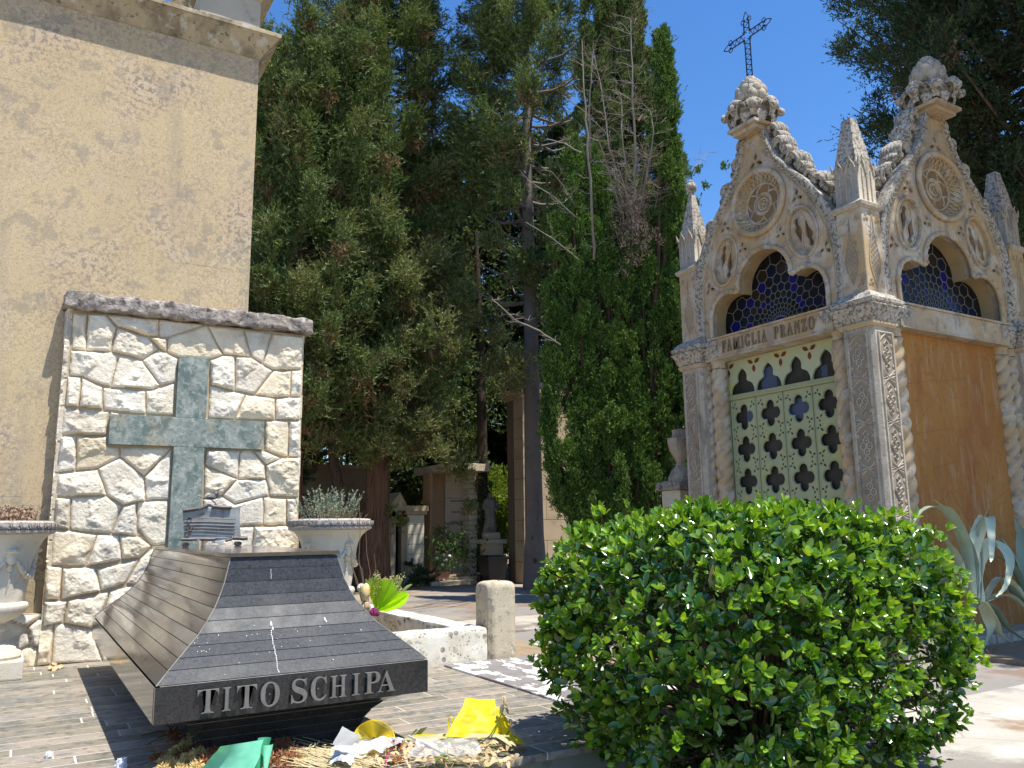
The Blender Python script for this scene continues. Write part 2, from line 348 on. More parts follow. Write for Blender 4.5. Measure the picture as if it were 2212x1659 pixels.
GLYPH = json.loads('''{"T":[[[0.092,0.0],[0.092,0.017],[0.114,0.019],[0.13,0.023],[0.142,0.031],[0.15,0.042],[0.154,0.059],[0.156,0.081],[0.156,0.433],[0.149,0.433],[0.116,0.43],[0.088,0.42],[0.065,0.403],[0.047,0.38],[0.035,0.352],[0.029,0.318],[0.011,0.318],[0.011,0.455],[0.41,0.455],[0.41,0.317],[0.394,0.317],[0.375,0.382],[0.333,0.42],[0.269,0.433],[0.263,0.433],[0.263,0.081],[0.265,0.058],[0.269,0.041],[0.276,0.03],[0.288,0.023],[0.305,0.019],[0.328,0.017],[0.328,0.0]]],"I":[[[0.013,0.0],[0.013,0.017],[0.034,0.021],[0.05,0.026],[0.061,0.032],[0.069,0.042],[0.074,0.056],[0.075,0.075],[0.075,0.387],[0.074,0.405],[0.07,0.419],[0.063,0.427],[0.052,0.433],[0.036,0.437],[0.013,0.439],[0.013,0.455],[0.244,0.455],[0.244,0.439],[0.223,0.437],[0.207,0.433],[0.196,0.427],[0.188,0.419],[0.184,0.405],[0.183,0.387],[0.183,0.077],[0.187,0.044],[0.206,0.026],[0.246,0.017],[0.246,0.0]]],"O":[[[0.261,-0.011],[0.228,-0.009],[0.198,-0.003],[0.169,0.007],[0.142,0.021],[0.117,0.038],[0.094,0.058],[0.075,0.081],[0.058,0.106],[0.045,0.134],[0.035,0.163],[0.029,0.195],[0.028,0.228],[0.029,0.26],[0.035,0.292],[0.045,0.321],[0.058,0.349],[0.075,0.374],[0.095,0.397],[0.117,0.417],[0.143,0.434],[0.17,0.448],[0.2,0.458],[0.232,0.464],[0.265,0.466],[0.298,0.464],[0.328,0.458],[0.357,0.448],[0.384,0.435],[0.409,0.418],[0.431,0.399],[0.451,0.376],[0.467,0.351],[0.481,0.323],[0.49,0.293],[0.496,0.261],[0.498,0.228],[0.496,0.195],[0.49,0.163],[0.481,0.134],[0.467,0.106],[0.45,0.081],[0.43,0.058],[0.408,0.038],[0.383,0.021],[0.355,0.007],[0.325,-0.003],[0.294,-0.009]],[[0.265,0.012],[0.328,0.036],[0.367,0.108],[0.379,0.228],[0.376,0.293],[0.365,0.346],[0.348,0.389],[0.324,0.419],[0.294,0.437],[0.26,0.443],[0.196,0.419],[0.158,0.347],[0.145,0.228],[0.149,0.163],[0.159,0.109],[0.177,0.067],[0.201,0.037],[0.23,0.018]]],"S":[[[0.043,-0.011],[0.043,0.158],[0.062,0.158],[0.075,0.113],[0.091,0.077],[0.111,0.05],[0.136,0.03],[0.164,0.019],[0.197,0.015],[0.22,0.017],[0.241,0.024],[0.257,0.036],[0.269,0.051],[0.276,0.069],[0.279,0.089],[0.273,0.117],[0.255,0.14],[0.225,0.16],[0.163,0.191],[0.127,0.21],[0.099,0.231],[0.077,0.253],[0.062,0.276],[0.053,0.302],[0.05,0.332],[0.052,0.358],[0.057,0.381],[0.067,0.403],[0.08,0.421],[0.096,0.437],[0.115,0.449],[0.136,0.459],[0.16,0.464],[0.185,0.466],[0.229,0.461],[0.282,0.448],[0.291,0.446],[0.3,0.445],[0.31,0.447],[0.317,0.454],[0.32,0.466],[0.339,0.466],[0.339,0.319],[0.322,0.319],[0.315,0.343],[0.305,0.365],[0.293,0.385],[0.28,0.402],[0.265,0.417],[0.248,0.429],[0.231,0.438],[0.213,0.443],[0.194,0.445],[0.173,0.443],[0.155,0.437],[0.14,0.426],[0.128,0.413],[0.122,0.398],[0.12,0.38],[0.121,0.364],[0.127,0.349],[0.137,0.336],[0.151,0.325],[0.168,0.314],[0.189,0.303],[0.253,0.273],[0.279,0.26],[0.3,0.247],[0.317,0.233],[0.331,0.219],[0.342,0.204],[0.35,0.188],[0.355,0.171],[0.358,0.153],[0.359,0.133],[0.357,0.106],[0.35,0.08],[0.339,0.058],[0.323,0.038],[0.304,0.021],[0.281,0.008],[0.254,-0.002],[0.225,-0.008],[0.192,-0.01],[0.158,-0.008],[0.126,0.001],[0.098,0.009],[0.085,0.012],[0.069,0.007],[0.061,-0.011]]],"C":[[[0.257,-0.011],[0.213,-0.007],[0.174,0.003],[0.137,0.02],[0.105,0.043],[0.078,0.071],[0.056,0.104],[0.039,0.142],[0.029,0.184],[0.026,0.228],[0.03,0.273],[0.039,0.314],[0.056,0.351],[0.079,0.384],[0.106,0.412],[0.139,0.435],[0.176,0.452],[0.216,0.462],[0.259,0.465],[0.292,0.463],[0.328,0.454],[0.367,0.44],[0.388,0.435],[0.402,0.439],[0.413,0.449],[0.419,0.465],[0.437,0.465],[0.437,0.308],[0.42,0.308],[0.403,0.347],[0.381,0.38],[0.356,0.407],[0.328,0.427],[0.298,0.439],[0.265,0.443],[0.198,0.419],[0.157,0.347],[0.144,0.226],[0.159,0.114],[0.203,0.046],[0.278,0.024],[0.305,0.026],[0.331,0.033],[0.358,0.045],[0.383,0.061],[0.407,0.081],[0.428,0.106],[0.447,0.089],[0.395,0.033],[0.332,0.0]]],"H":[[[0.015,0.0],[0.015,0.017],[0.036,0.02],[0.052,0.024],[0.062,0.032],[0.069,0.043],[0.073,0.059],[0.075,0.081],[0.075,0.379],[0.073,0.398],[0.069,0.413],[0.062,0.424],[0.051,0.431],[0.036,0.436],[0.016,0.439],[0.016,0.455],[0.242,0.455],[0.242,0.439],[0.204,0.432],[0.187,0.415],[0.182,0.379],[0.182,0.251],[0.342,0.251],[0.342,0.379],[0.337,0.415],[0.32,0.432],[0.282,0.439],[0.282,0.455],[0.507,0.455],[0.507,0.439],[0.486,0.436],[0.471,0.431],[0.461,0.424],[0.454,0.414],[0.451,0.399],[0.449,0.379],[0.449,0.081],[0.451,0.06],[0.455,0.044],[0.461,0.033],[0.471,0.025],[0.487,0.02],[0.507,0.017],[0.507,0.0],[0.282,0.0],[0.282,0.017],[0.303,0.02],[0.318,0.024],[0.329,0.031],[0.336,0.041],[0.34,0.058],[0.342,0.081],[0.342,0.221],[0.182,0.221],[0.182,0.081],[0.183,0.059],[0.187,0.043],[0.194,0.032],[0.205,0.024],[0.221,0.02],[0.242,0.017],[0.242,0.0]]],"P":[[[0.015,0.0],[0.015,0.017],[0.036,0.02],[0.052,0.024],[0.062,0.032],[0.069,0.043],[0.073,0.059],[0.075,0.081],[0.075,0.379],[0.073,0.398],[0.069,0.413],[0.062,0.424],[0.051,0.431],[0.036,0.436],[0.016,0.439],[0.016,0.455],[0.214,0.455],[0.265,0.454],[0.306,0.449],[0.336,0.44],[0.357,0.429],[0.375,0.415],[0.39,0.398],[0.4,0.378],[0.407,0.356],[0.409,0.332],[0.404,0.296],[0.39,0.266],[0.367,0.24],[0.334,0.221],[0.292,0.209],[0.242,0.206],[0.182,0.206],[0.182,0.081],[0.183,0.059],[0.187,0.043],[0.194,0.032],[0.205,0.024],[0.221,0.02],[0.242,0.017],[0.242,0.0]],[[0.182,0.23],[0.201,0.23],[0.231,0.232],[0.255,0.24],[0.272,0.253],[0.283,0.271],[0.29,0.297],[0.292,0.329],[0.29,0.361],[0.285,0.387],[0.275,0.406],[0.261,0.42],[0.241,0.428],[0.216,0.431],[0.189,0.424],[0.182,0.398]]],"A":[[[-0.009,0.0],[-0.009,0.018],[0.004,0.019],[0.014,0.024],[0.024,0.03],[0.032,0.041],[0.041,0.055],[0.049,0.075],[0.206,0.466],[0.224,0.465],[0.384,0.087],[0.394,0.065],[0.403,0.047],[0.411,0.034],[0.42,0.025],[0.43,0.02],[0.443,0.018],[0.443,0.0],[0.229,0.0],[0.229,0.018],[0.259,0.021],[0.277,0.03],[0.283,0.046],[0.273,0.081],[0.253,0.132],[0.103,0.132],[0.079,0.071],[0.076,0.059],[0.075,0.048],[0.08,0.032],[0.096,0.021],[0.124,0.018],[0.128,0.018],[0.128,0.0]],[[0.113,0.161],[0.242,0.161],[0.177,0.319]]],"F":[[[0.015,0.0],[0.015,0.017],[0.036,0.02],[0.052,0.026],[0.062,0.034],[0.069,0.045],[0.073,0.062],[0.075,0.084],[0.075,0.375],[0.073,0.396],[0.069,0.412],[0.061,0.423],[0.05,0.43],[0.035,0.435],[0.014,0.439],[0.014,0.455],[0.394,0.455],[0.394,0.32],[0.377,0.32],[0.372,0.345],[0.365,0.367],[0.355,0.385],[0.343,0.4],[0.328,0.412],[0.31,0.42],[0.288,0.426],[0.261,0.43],[0.23,0.431],[0.2,0.429],[0.186,0.421],[0.182,0.398],[0.182,0.247],[0.19,0.247],[0.217,0.25],[0.239,0.257],[0.256,0.27],[0.269,0.289],[0.278,0.314],[0.284,0.347],[0.302,0.347],[0.302,0.118],[0.285,0.118],[0.279,0.154],[0.269,0.181],[0.257,0.2],[0.239,0.213],[0.217,0.221],[0.189,0.224],[0.182,0.224],[0.182,0.081],[0.188,0.043],[0.193,0.034],[0.2,0.028],[0.21,0.024],[0.222,0.02],[0.238,0.018],[0.257,0.017],[0.257,0.0]]],"M":[[[0.014,0.0],[0.014,0.017],[0.034,0.02],[0.05,0.024],[0.061,0.032],[0.069,0.043],[0.074,0.058],[0.075,0.079],[0.075,0.382],[0.071,0.416],[0.053,0.432],[0.015,0.439],[0.015,0.455],[0.185,0.455],[0.317,0.142],[0.449,0.455],[0.617,0.455],[0.617,0.439],[0.598,0.436],[0.583,0.43],[0.573,0.423],[0.566,0.412],[0.561,0.397],[0.56,0.378],[0.56,0.085],[0.565,0.043],[0.569,0.034],[0.574,0.028],[0.582,0.023],[0.617,0.017],[0.617,0.0],[0.396,0.0],[0.396,0.017],[0.433,0.025],[0.44,0.029],[0.446,0.036],[0.45,0.044],[0.455,0.083],[0.455,0.399],[0.288,0.0],[0.27,0.0],[0.105,0.389],[0.105,0.08],[0.107,0.057],[0.112,0.041],[0.12,0.03],[0.131,0.023],[0.148,0.019],[0.169,0.017],[0.169,0.0]]],"G":[[[0.268,-0.01],[0.222,-0.007],[0.179,0.003],[0.141,0.019],[0.108,0.042],[0.08,0.07],[0.057,0.103],[0.041,0.141],[0.031,0.183],[0.028,0.229],[0.031,0.274],[0.041,0.315],[0.057,0.352],[0.08,0.385],[0.107,0.413],[0.139,0.435],[0.176,0.452],[0.215,0.462],[0.257,0.465],[0.293,0.463],[0.33,0.454],[0.369,0.441],[0.388,0.436],[0.406,0.443],[0.419,0.465],[0.437,0.465],[0.437,0.308],[0.42,0.308],[0.409,0.334],[0.397,0.357],[0.382,0.379],[0.366,0.397],[0.348,0.413],[0.329,0.426],[0.309,0.436],[0.288,0.441],[0.267,0.443],[0.2,0.419],[0.159,0.347],[0.146,0.228],[0.15,0.163],[0.161,0.11],[0.18,0.067],[0.206,0.037],[0.238,0.019],[0.275,0.013],[0.298,0.014],[0.316,0.019],[0.328,0.027],[0.336,0.039],[0.341,0.053],[0.343,0.071],[0.343,0.128],[0.341,0.146],[0.337,0.161],[0.329,0.17],[0.317,0.176],[0.299,0.18],[0.275,0.182],[0.275,0.198],[0.5,0.198],[0.5,0.182],[0.481,0.18],[0.466,0.177],[0.457,0.171],[0.451,0.161],[0.447,0.147],[0.446,0.128],[0.446,0.029],[0.387,0.007],[0.328,-0.006]]],"L":[[[0.015,0.0],[0.015,0.017],[0.036,0.02],[0.052,0.024],[0.062,0.032],[0.069,0.043],[0.073,0.059],[0.075,0.081],[0.075,0.379],[0.073,0.399],[0.069,0.414],[0.062,0.425],[0.051,0.432],[0.036,0.436],[0.016,0.439],[0.016,0.455],[0.25,0.455],[0.25,0.439],[0.208,0.434],[0.199,0.43],[0.193,0.424],[0.188,0.416],[0.182,0.379],[0.182,0.083],[0.185,0.047],[0.2,0.031],[0.234,0.028],[0.264,0.029],[0.291,0.033],[0.315,0.04],[0.335,0.049],[0.354,0.063],[0.37,0.08],[0.384,0.1],[0.397,0.125],[0.409,0.154],[0.427,0.154],[0.402,0.0]]],"R":[[[0.015,0.0],[0.015,0.017],[0.036,0.02],[0.052,0.024],[0.062,0.032],[0.069,0.043],[0.073,0.059],[0.075,0.081],[0.075,0.379],[0.073,0.398],[0.069,0.413],[0.062,0.424],[0.051,0.431],[0.036,0.436],[0.016,0.439],[0.016,0.455],[0.217,0.455],[0.278,0.452],[0.329,0.442],[0.367,0.426],[0.395,0.403],[0.412,0.372],[0.417,0.334],[0.406,0.285],[0.372,0.248],[0.315,0.224],[0.432,0.05],[0.452,0.026],[0.478,0.017],[0.48,0.017],[0.48,0.0],[0.338,0.0],[0.201,0.212],[0.182,0.212],[0.182,0.081],[0.183,0.059],[0.187,0.043],[0.194,0.032],[0.205,0.024],[0.221,0.02],[0.242,0.017],[0.242,0.0]],[[0.182,0.234],[0.203,0.234],[0.235,0.236],[0.261,0.245],[0.28,0.258],[0.293,0.278],[0.301,0.304],[0.304,0.336],[0.295,0.389],[0.268,0.421],[0.224,0.431],[0.209,0.43],[0.197,0.427],[0.19,0.422],[0.185,0.414],[0.183,0.402],[0.182,0.385]]],"N":[[[0.403,-0.011],[0.107,0.35],[0.107,0.079],[0.108,0.057],[0.112,0.042],[0.119,0.031],[0.129,0.024],[0.145,0.02],[0.167,0.017],[0.167,0.0],[0.018,0.0],[0.018,0.017],[0.054,0.023],[0.071,0.041],[0.076,0.079],[0.076,0.388],[0.036,0.433],[0.018,0.439],[0.018,0.455],[0.156,0.455],[0.391,0.169],[0.391,0.377],[0.386,0.414],[0.369,0.431],[0.331,0.439],[0.331,0.455],[0.48,0.455],[0.48,0.439],[0.459,0.436],[0.443,0.432],[0.433,0.425],[0.427,0.414],[0.423,0.398],[0.422,0.377],[0.422,-0.011]]],"Z":[[[0.02,0.0],[0.02,0.011],[0.276,0.43],[0.214,0.43],[0.186,0.429],[0.162,0.425],[0.141,0.42],[0.123,0.412],[0.108,0.401],[0.094,0.386],[0.082,0.367],[0.071,0.344],[0.061,0.316],[0.044,0.316],[0.057,0.455],[0.406,0.455],[0.406,0.443],[0.153,0.029],[0.239,0.029],[0.282,0.032],[0.319,0.043],[0.349,0.061],[0.374,0.087],[0.393,0.121],[0.407,0.164],[0.424,0.164],[0.407,0.0]]]}''')
# ================================================================== SETTING
def sheet(name, x0, x1, y0, y1, z, m, nx=1, ny=1, kind='structure', disp=0):
    xs = np.linspace(x0, x1, nx+1); ys = np.linspace(y0, y1, ny+1)
    V = [(x, y, z+(mn.noise(Vector((x*.7, y*.7, 1)))*disp if disp else 0)) for y in ys for x in xs]
    F = [(j*(nx+1)+i, j*(nx+1)+i+1, (j+1)*(nx+1)+i+1, (j+1)*(nx+1)+i) for j in range(ny) for i in range(nx)]
    o = mesh_np(name, V, F, m); tag(o, kind=kind); return o
sheet('ground', -150, 200, -80, 250, GZ-.02, SOIL)
sheet('road', -6, 30, -6, 15.6, GZ-.012, ASPHALT)
# pale concrete strip in front of the plots and in front of the chapel
mb = MB()
mb.box(3.9, 7.35, -4, 3.55, GZ-.1, GZ+.012)
mb.box(4.1, 6.6, 8.6, 9.9, GZ-.1, GZ+.012)
tag(mb.build('pavement', CONCPATH), kind='structure')
mb = MB(); mb.box(7.45, 12, 3.3, 4.9, GZ-.1, GZ+.03)
soilbed = tag(mb.build('soil_bed', SOIL), kind='structure')
# soil of the neighbouring plot, behind the mottled slab
V = []; nx, ny = 24, 24
for j in range(ny+1):
    for i in range(nx+1):
        x = 2.86+(4.6-2.86)*i/nx; y = 5.9+(8.2-5.9)*j/ny
        V.append((x, y, PZ-.02-.10*max(0, (x-3.6))+mn.noise(Vector((x*3, y*3, 0)))*.02))
F = [(j*(nx+1)+i, j*(nx+1)+i+1, (j+1)*(nx+1)+i+1, (j+1)*(nx+1)+i) for j in range(ny) for i in range(nx)]
tag(mesh_np('soil_plot', V, F, SOIL), kind='structure')

# slate platform: planks of slate laid along X
def slate_mat():
    m = mat('weathered_green_grey_slate', (.29, .25, .195), (.23, .205, .165), 2.4, .62, .3,
        layers=[((.12, .13, .125), 'noise', 3.2, .49, .60, .6, (1, .8, 1)), ((.34, .27, .18), 'noise', 8, .48, .62, .5, (.9, .9, 1)), ((.10, .098, .085), 'noise', 16, .54, .60, .6, (.8, 1, 1)),
                ((.42, .40, .35), 'noise', 30, .56, .64, .4, (1, 1, 1))], bump=.004, bscale=30, bump2=.004, b2scale=9, island=.22)
    return m
SLATE = slate_mat()
GROUT = mat('pale_grey_grout', (.60, .56, .48), (.48, .45, .38), 20, .95, .1)
plat = thing('tomb_platform', 'low slate paved platform under the black granite tomb', 'platform', (1.2, 5.6, GZ))
mb = MB(); mb.box(-2.5, 2.83, 3.50, 7.95, GZ-.2, PZ-.035)
mb.build('platform_side', mat('green_stained_plinth_stone', (.20, .22, .17), (.28, .28, .23), 6, .9, .15, layers=[((.09, .11, .08), 'noise', 9, .55, .68, .6)], bump=.003), plat)
mb = MB(); mb.box(-2.55, 2.87, 3.44, 7.93, PZ-.034, PZ-.0014); mb.build('grout_bed', GROUT, plat)
mb = MB(); rnd = random.Random(5); y = 3.43; row = 0
while y < 7.90:
    h = .150 if row else .165; x = -2.56-rnd.random()*.6
    while x < 2.88:
        L = rnd.choice((.55, .75, .9, 1.1)); x1 = min(x+L, 2.88); xa = max(x, -2.56)
        if x1-xa > .03: mb.box(xa+.005, x1-.005, y+.006, min(y+h, 7.94)-.006, PZ-.0355, PZ+rnd.uniform(-.0005, .0008), bev=.0015)
        x += L
    y += h; row += 1
mb.build('slate_paving', SLATE, plat, smooth=30)
# mottled slab to the right of the platform
mb = MB(); mb.box(2.885, 3.86, 3.46, 5.93, GZ-.1, PZ+.012, bev=.012)
tag(mb.build('painted_slab', MOTTLE), 'dark stone slab with flaking white paint between slate platform and hedge', 'slab')

# kerbs and bollard
def rough_box(name, x0, x1, y0, y1, z0, z1, m, n=.03, amp=.006, parent=None, round_=.012):
    """box with softened, slightly chipped edges"""
    nx, ny, nz = [max(2, int(math.ceil((b-a)/n))) for a, b in ((x0, x1), (y0, y1), (z0, z1))]
    bm = bmesh.new(); idx = {}
    def P(i, j, k):
        key = (i, j, k)
        if key in idx: return idx[key]
        p = Vector((x0+(x1-x0)*i/nx, y0+(y1-y0)*j/ny, z0+(z1-z0)*k/nz))
        c = Vector((min(max(p.x, x0+round_), x1-round_), min(max(p.y, y0+round_), y1-round_), min(max(p.z, z0+round_), z1-round_)))
        d = p-c
        if d.length > 1e-6: p = c+d.normalized()*round_*.95
        q = p*9
        p = p+Vector((mn.noise(q), mn.noise(q+Vector((7, 3, 1))), mn.noise(q+Vector((1, 9, 5)))))*amp
        q = p*32
        p = p+Vector((mn.noise(q), mn.noise(q+Vector((7, 3, 1))), mn.noise(q+Vector((1, 9, 5)))))*amp*.4
        idx[key] = bm.verts.new(p); return idx[key]
    for (A, B, fx) in ((nx, ny, 2), (nx, nz, 1), (ny, nz, 0)):
        for side in (0, 1):
            for a in range(A):
                for b in range(B):
                    def g(a_, b_):
                        if fx == 2: return P(a_, b_, nz*side)
                        if fx == 1: return P(a_, ny*side, b_)
                        return P(nx*side, a_, b_)
                    try: bm.faces.new((g(a, b), g(a+1, b), g(a+1, b+1), g(a, b+1)))
                    except ValueError: pass
    bmesh.ops.recalc_face_normals(bm, faces=bm.faces)
    me = bpy.data.meshes.new(name); bm.to_mesh(me); bm.free()
    return link_mesh(name, me, m, parent, 40)
k = rough_box('stone_kerb', 2.35, 3.295, 5.95, 6.16, GZ-.02, .812, KERB, .03, .006, round_=.03)
tag(k, 'whitewashed stone kerb with black lichen blots left of the bollard', 'kerb', 'whitewashed kerbs round the plot')
k = rough_box('stone_kerb', 3.12, 3.36, 6.22, 8.6, GZ-.02, .80, KERB, .04, .006, round_=.03)
tag(k, 'long whitewashed kerb running away behind the bollard to the trees', 'kerb', 'whitewashed kerbs round the plot')
bol = thing('stone_bollard', 'square tan concrete bollard with chipped chamfered top between kerb and hedge', 'bollard', (3.43, 6.08, PZ-.05))
mb = MB()
def octo(x0, x1, y0, y1, c, z): return [(x0+c, y0, z), (x1-c, y0, z), (x1, y0+c, z), (x1, y1-c, z), (x1-c, y1, z), (x0+c, y1, z), (x0, y1-c, z), (x0, y0+c, z)]
def subloft(levels, n=5, amp=.004):
    rings = []
    for (ring) in levels:
        r = []
        for i in range(len(ring)):
            a = Vector(ring[i]); b = Vector(ring[(i+1) % len(ring)])
            for t in range(n):
                p = a.lerp(b, t/n); q = p*14
                p = p+Vector((mn.noise(q), mn.noise(q+Vector((5, 1, 2))), mn.noise(q+Vector((2, 8, 3)))))*amp
                r.append(tuple(p))
        rings.append(r)
    return rings
lv = [octo(3.305, 3.565, 5.95, 6.21, .03, .42+(1.10-.42)*i/22) for i in range(23)]
lv += [octo(3.305, 3.565, 5.95, 6.21, .045, 1.135), octo(3.318, 3.552, 5.963, 6.197, .045, 1.150), octo(3.345, 3.525, 5.99, 6.17, .03, 1.158)]
mb.loft(subloft(lv)); mb.build('bollard_post', CONC, bol, smooth=50)
mb = MB(); mb.tube([(3.47, 6.08, 1.15), (3.47, 6.08, 1.166), (3.475, 6.08, 1.172)], [.006, .006, .004]); mb.build('iron_pin', IRON, bol)

# ================================================================== RUBBLE WALL WITH CROSS
WY = 7.80
def from_crop2(x, y):
    p = on(1, WY, 150+x*.7233, 1100+y*.7233, 4096); return (p[0], p[2])
def from_crop3(x, y):
    p = on(1, WY, x*.646, 2000+y*.646, 4096); return (p[0], p[2])
ST2 = """195,205 275,210 268,418 185,408|275,210 380,215 438,290 405,422 268,420|380,215 672,240 672,340 610,340 438,285|672,240 930,272 720,345 672,342|438,288 610,342 675,408 580,465 410,424|610,342 720,345 718,425 675,408|720,345 940,275 1028,440 950,465 780,455 718,425|940,275 1140,295 1185,455 1028,440|1140,295 1300,320 1250,490 1185,455|1300,320 1478,338 1468,522 1300,525 1250,490
180,412 268,420 410,424 450,440 405,618 330,600 250,560 175,555|450,440 580,470 680,610 640,635 405,620|580,470 675,410 778,460 772,590 680,612|955,470 1028,442 1095,450 1095,640 955,610|1095,450 1185,457 1250,492 1305,528 1205,660 1095,640|1305,528 1408,528 1400,672 1315,678 1205,662|1408,528 1470,525 1462,672 1400,672
165,558 243,562 232,730 150,728|243,562 362,620 360,745 232,730|362,622 600,640 602,768 360,745|600,640 640,637 765,595 758,778 602,768|952,612 1155,660 1092,798 948,790|1155,660 1318,680 1318,800 1092,798|1318,680 1462,675 1456,802 1318,800
140,732 395,755 388,890 130,882|125,890 215,890 212,1080 105,1095|215,890 388,892 390,942 455,950 450,1008 335,1072 212,1082|1262,802 1395,805 1390,1005 1350,1000 1255,965|1395,805 1460,805 1456,1005 1390,1005|455,950 745,955 590,1115 452,1000|590,1115 745,958 735,1245 600,1245|335,1072 452,1005 590,1115 600,1248 475,1275 385,1220|930,962 1125,970 1110,1125 925,1055|1125,970 1190,972 1262,1052 1268,1130 1110,1130|1190,972 1262,972 1350,1012 1262,1052|1262,1052 1350,1012 1456,1010 1450,1232 1290,1222 1268,1130|925,1058 1110,1128 1020,1218 920,1240|1110,1130 1268,1132 1285,1220 1095,1265 1020,1218
112,1100 335,1075 385,1222 100,1225|95,1228 185,1232 178,1410 85,1400|185,1232 385,1224 470,1278 408,1432 178,1412|470,1278 552,1255 550,1445 408,1432|552,1252 728,1248 715,1490 635,1500 552,1400|1020,1220 1095,1268 1255,1225 1250,1380 1120,1390 918,1330 918,1242|1255,1225 1380,1240 1380,1385 1250,1382|1380,1240 1446,1235 1440,1375 1380,1385|918,1335 1120,1392 1200,1392 1185,1510 912,1510|1200,1392 1440,1388 1430,1530 1185,1520
80,1410 178,1415 330,1435 265,1612 70,1608|330,1435 450,1445 470,1575 265,1615|450,1447 555,1445 635,1500 560,1570 470,1575"""
ST3 = """285,405 388,420 370,620 270,620|388,425 590,420 625,565 375,620|595,430 870,365 780,520 625,565|870,365 965,290 1060,300 1040,480 900,530 780,520|270,625 420,625 385,765 330,775 255,790|420,620 680,565 640,690 570,800 388,765|680,565 830,530 900,540 760,700 645,690|200,835 335,765 315,1020 190,1040|335,765 565,800 640,1005 315,1018|570,800 645,690 760,700 800,1000 640,1005"""
POLYS = []
for blk in ST2.split('\n'):
    for pg in blk.split('|'): POLYS.append([from_crop2(*map(float, q.split(','))) for q in pg.split()])
for pg in ST3.split('|'): POLYS.append([from_crop3(*map(float, q.split(','))) for q in pg.split()])
def pip(px, pz, poly):
    inside = np.zeros(px.shape, bool); n = len(poly)
    dist = np.full(px.shape, 9.0)
    for i in range(n):
        x1, z1 = poly[i]; x2, z2 = poly[(i+1) % n]
        c = ((z1 > pz) != (z2 > pz)) & (px < (x2-x1)*(pz-z1)/((z2-z1) or 1e-9)+x1)
        inside ^= c
        dx, dz = x2-x1, z2-z1; L2 = dx*dx+dz*dz+1e-12
        t = np.clip(((px-x1)*dx+(pz-z1)*dz)/L2, 0, 1)
        dist = np.minimum(dist, np.hypot(px-(x1+t*dx), pz-(z1+t*dz)))
    return inside, dist
def fbm(X, Z, sc, seed, oct=4):
    """value noise in numpy"""
    out = np.zeros(X.shape); amp = 1; tot = 0
    rs = np.random.default_rng(seed); tab = rs.random((256, 256))
    for o_ in range(oct):
        x = X*sc*2**o_+17.3*o_; z = Z*sc*2**o_+9.1*o_
        xi = np.floor(x).astype(int); zi = np.floor(z).astype(int); fx = x-xi; fz = z-zi
        fx = fx*fx*(3-2*fx); fz = fz*fz*(3-2*fz)
        a = tab[xi % 256, zi % 256]; b = tab[(xi+1) % 256, zi % 256]; c = tab[xi % 256, (zi+1) % 256]; d = tab[(xi+1) % 256, (zi+1) % 256]
        out += amp*((a*(1-fx)+b*fx)*(1-fz)+(c*(1-fx)+d*fx)*fz); tot += amp; amp *= .5
    return out/tot-.5
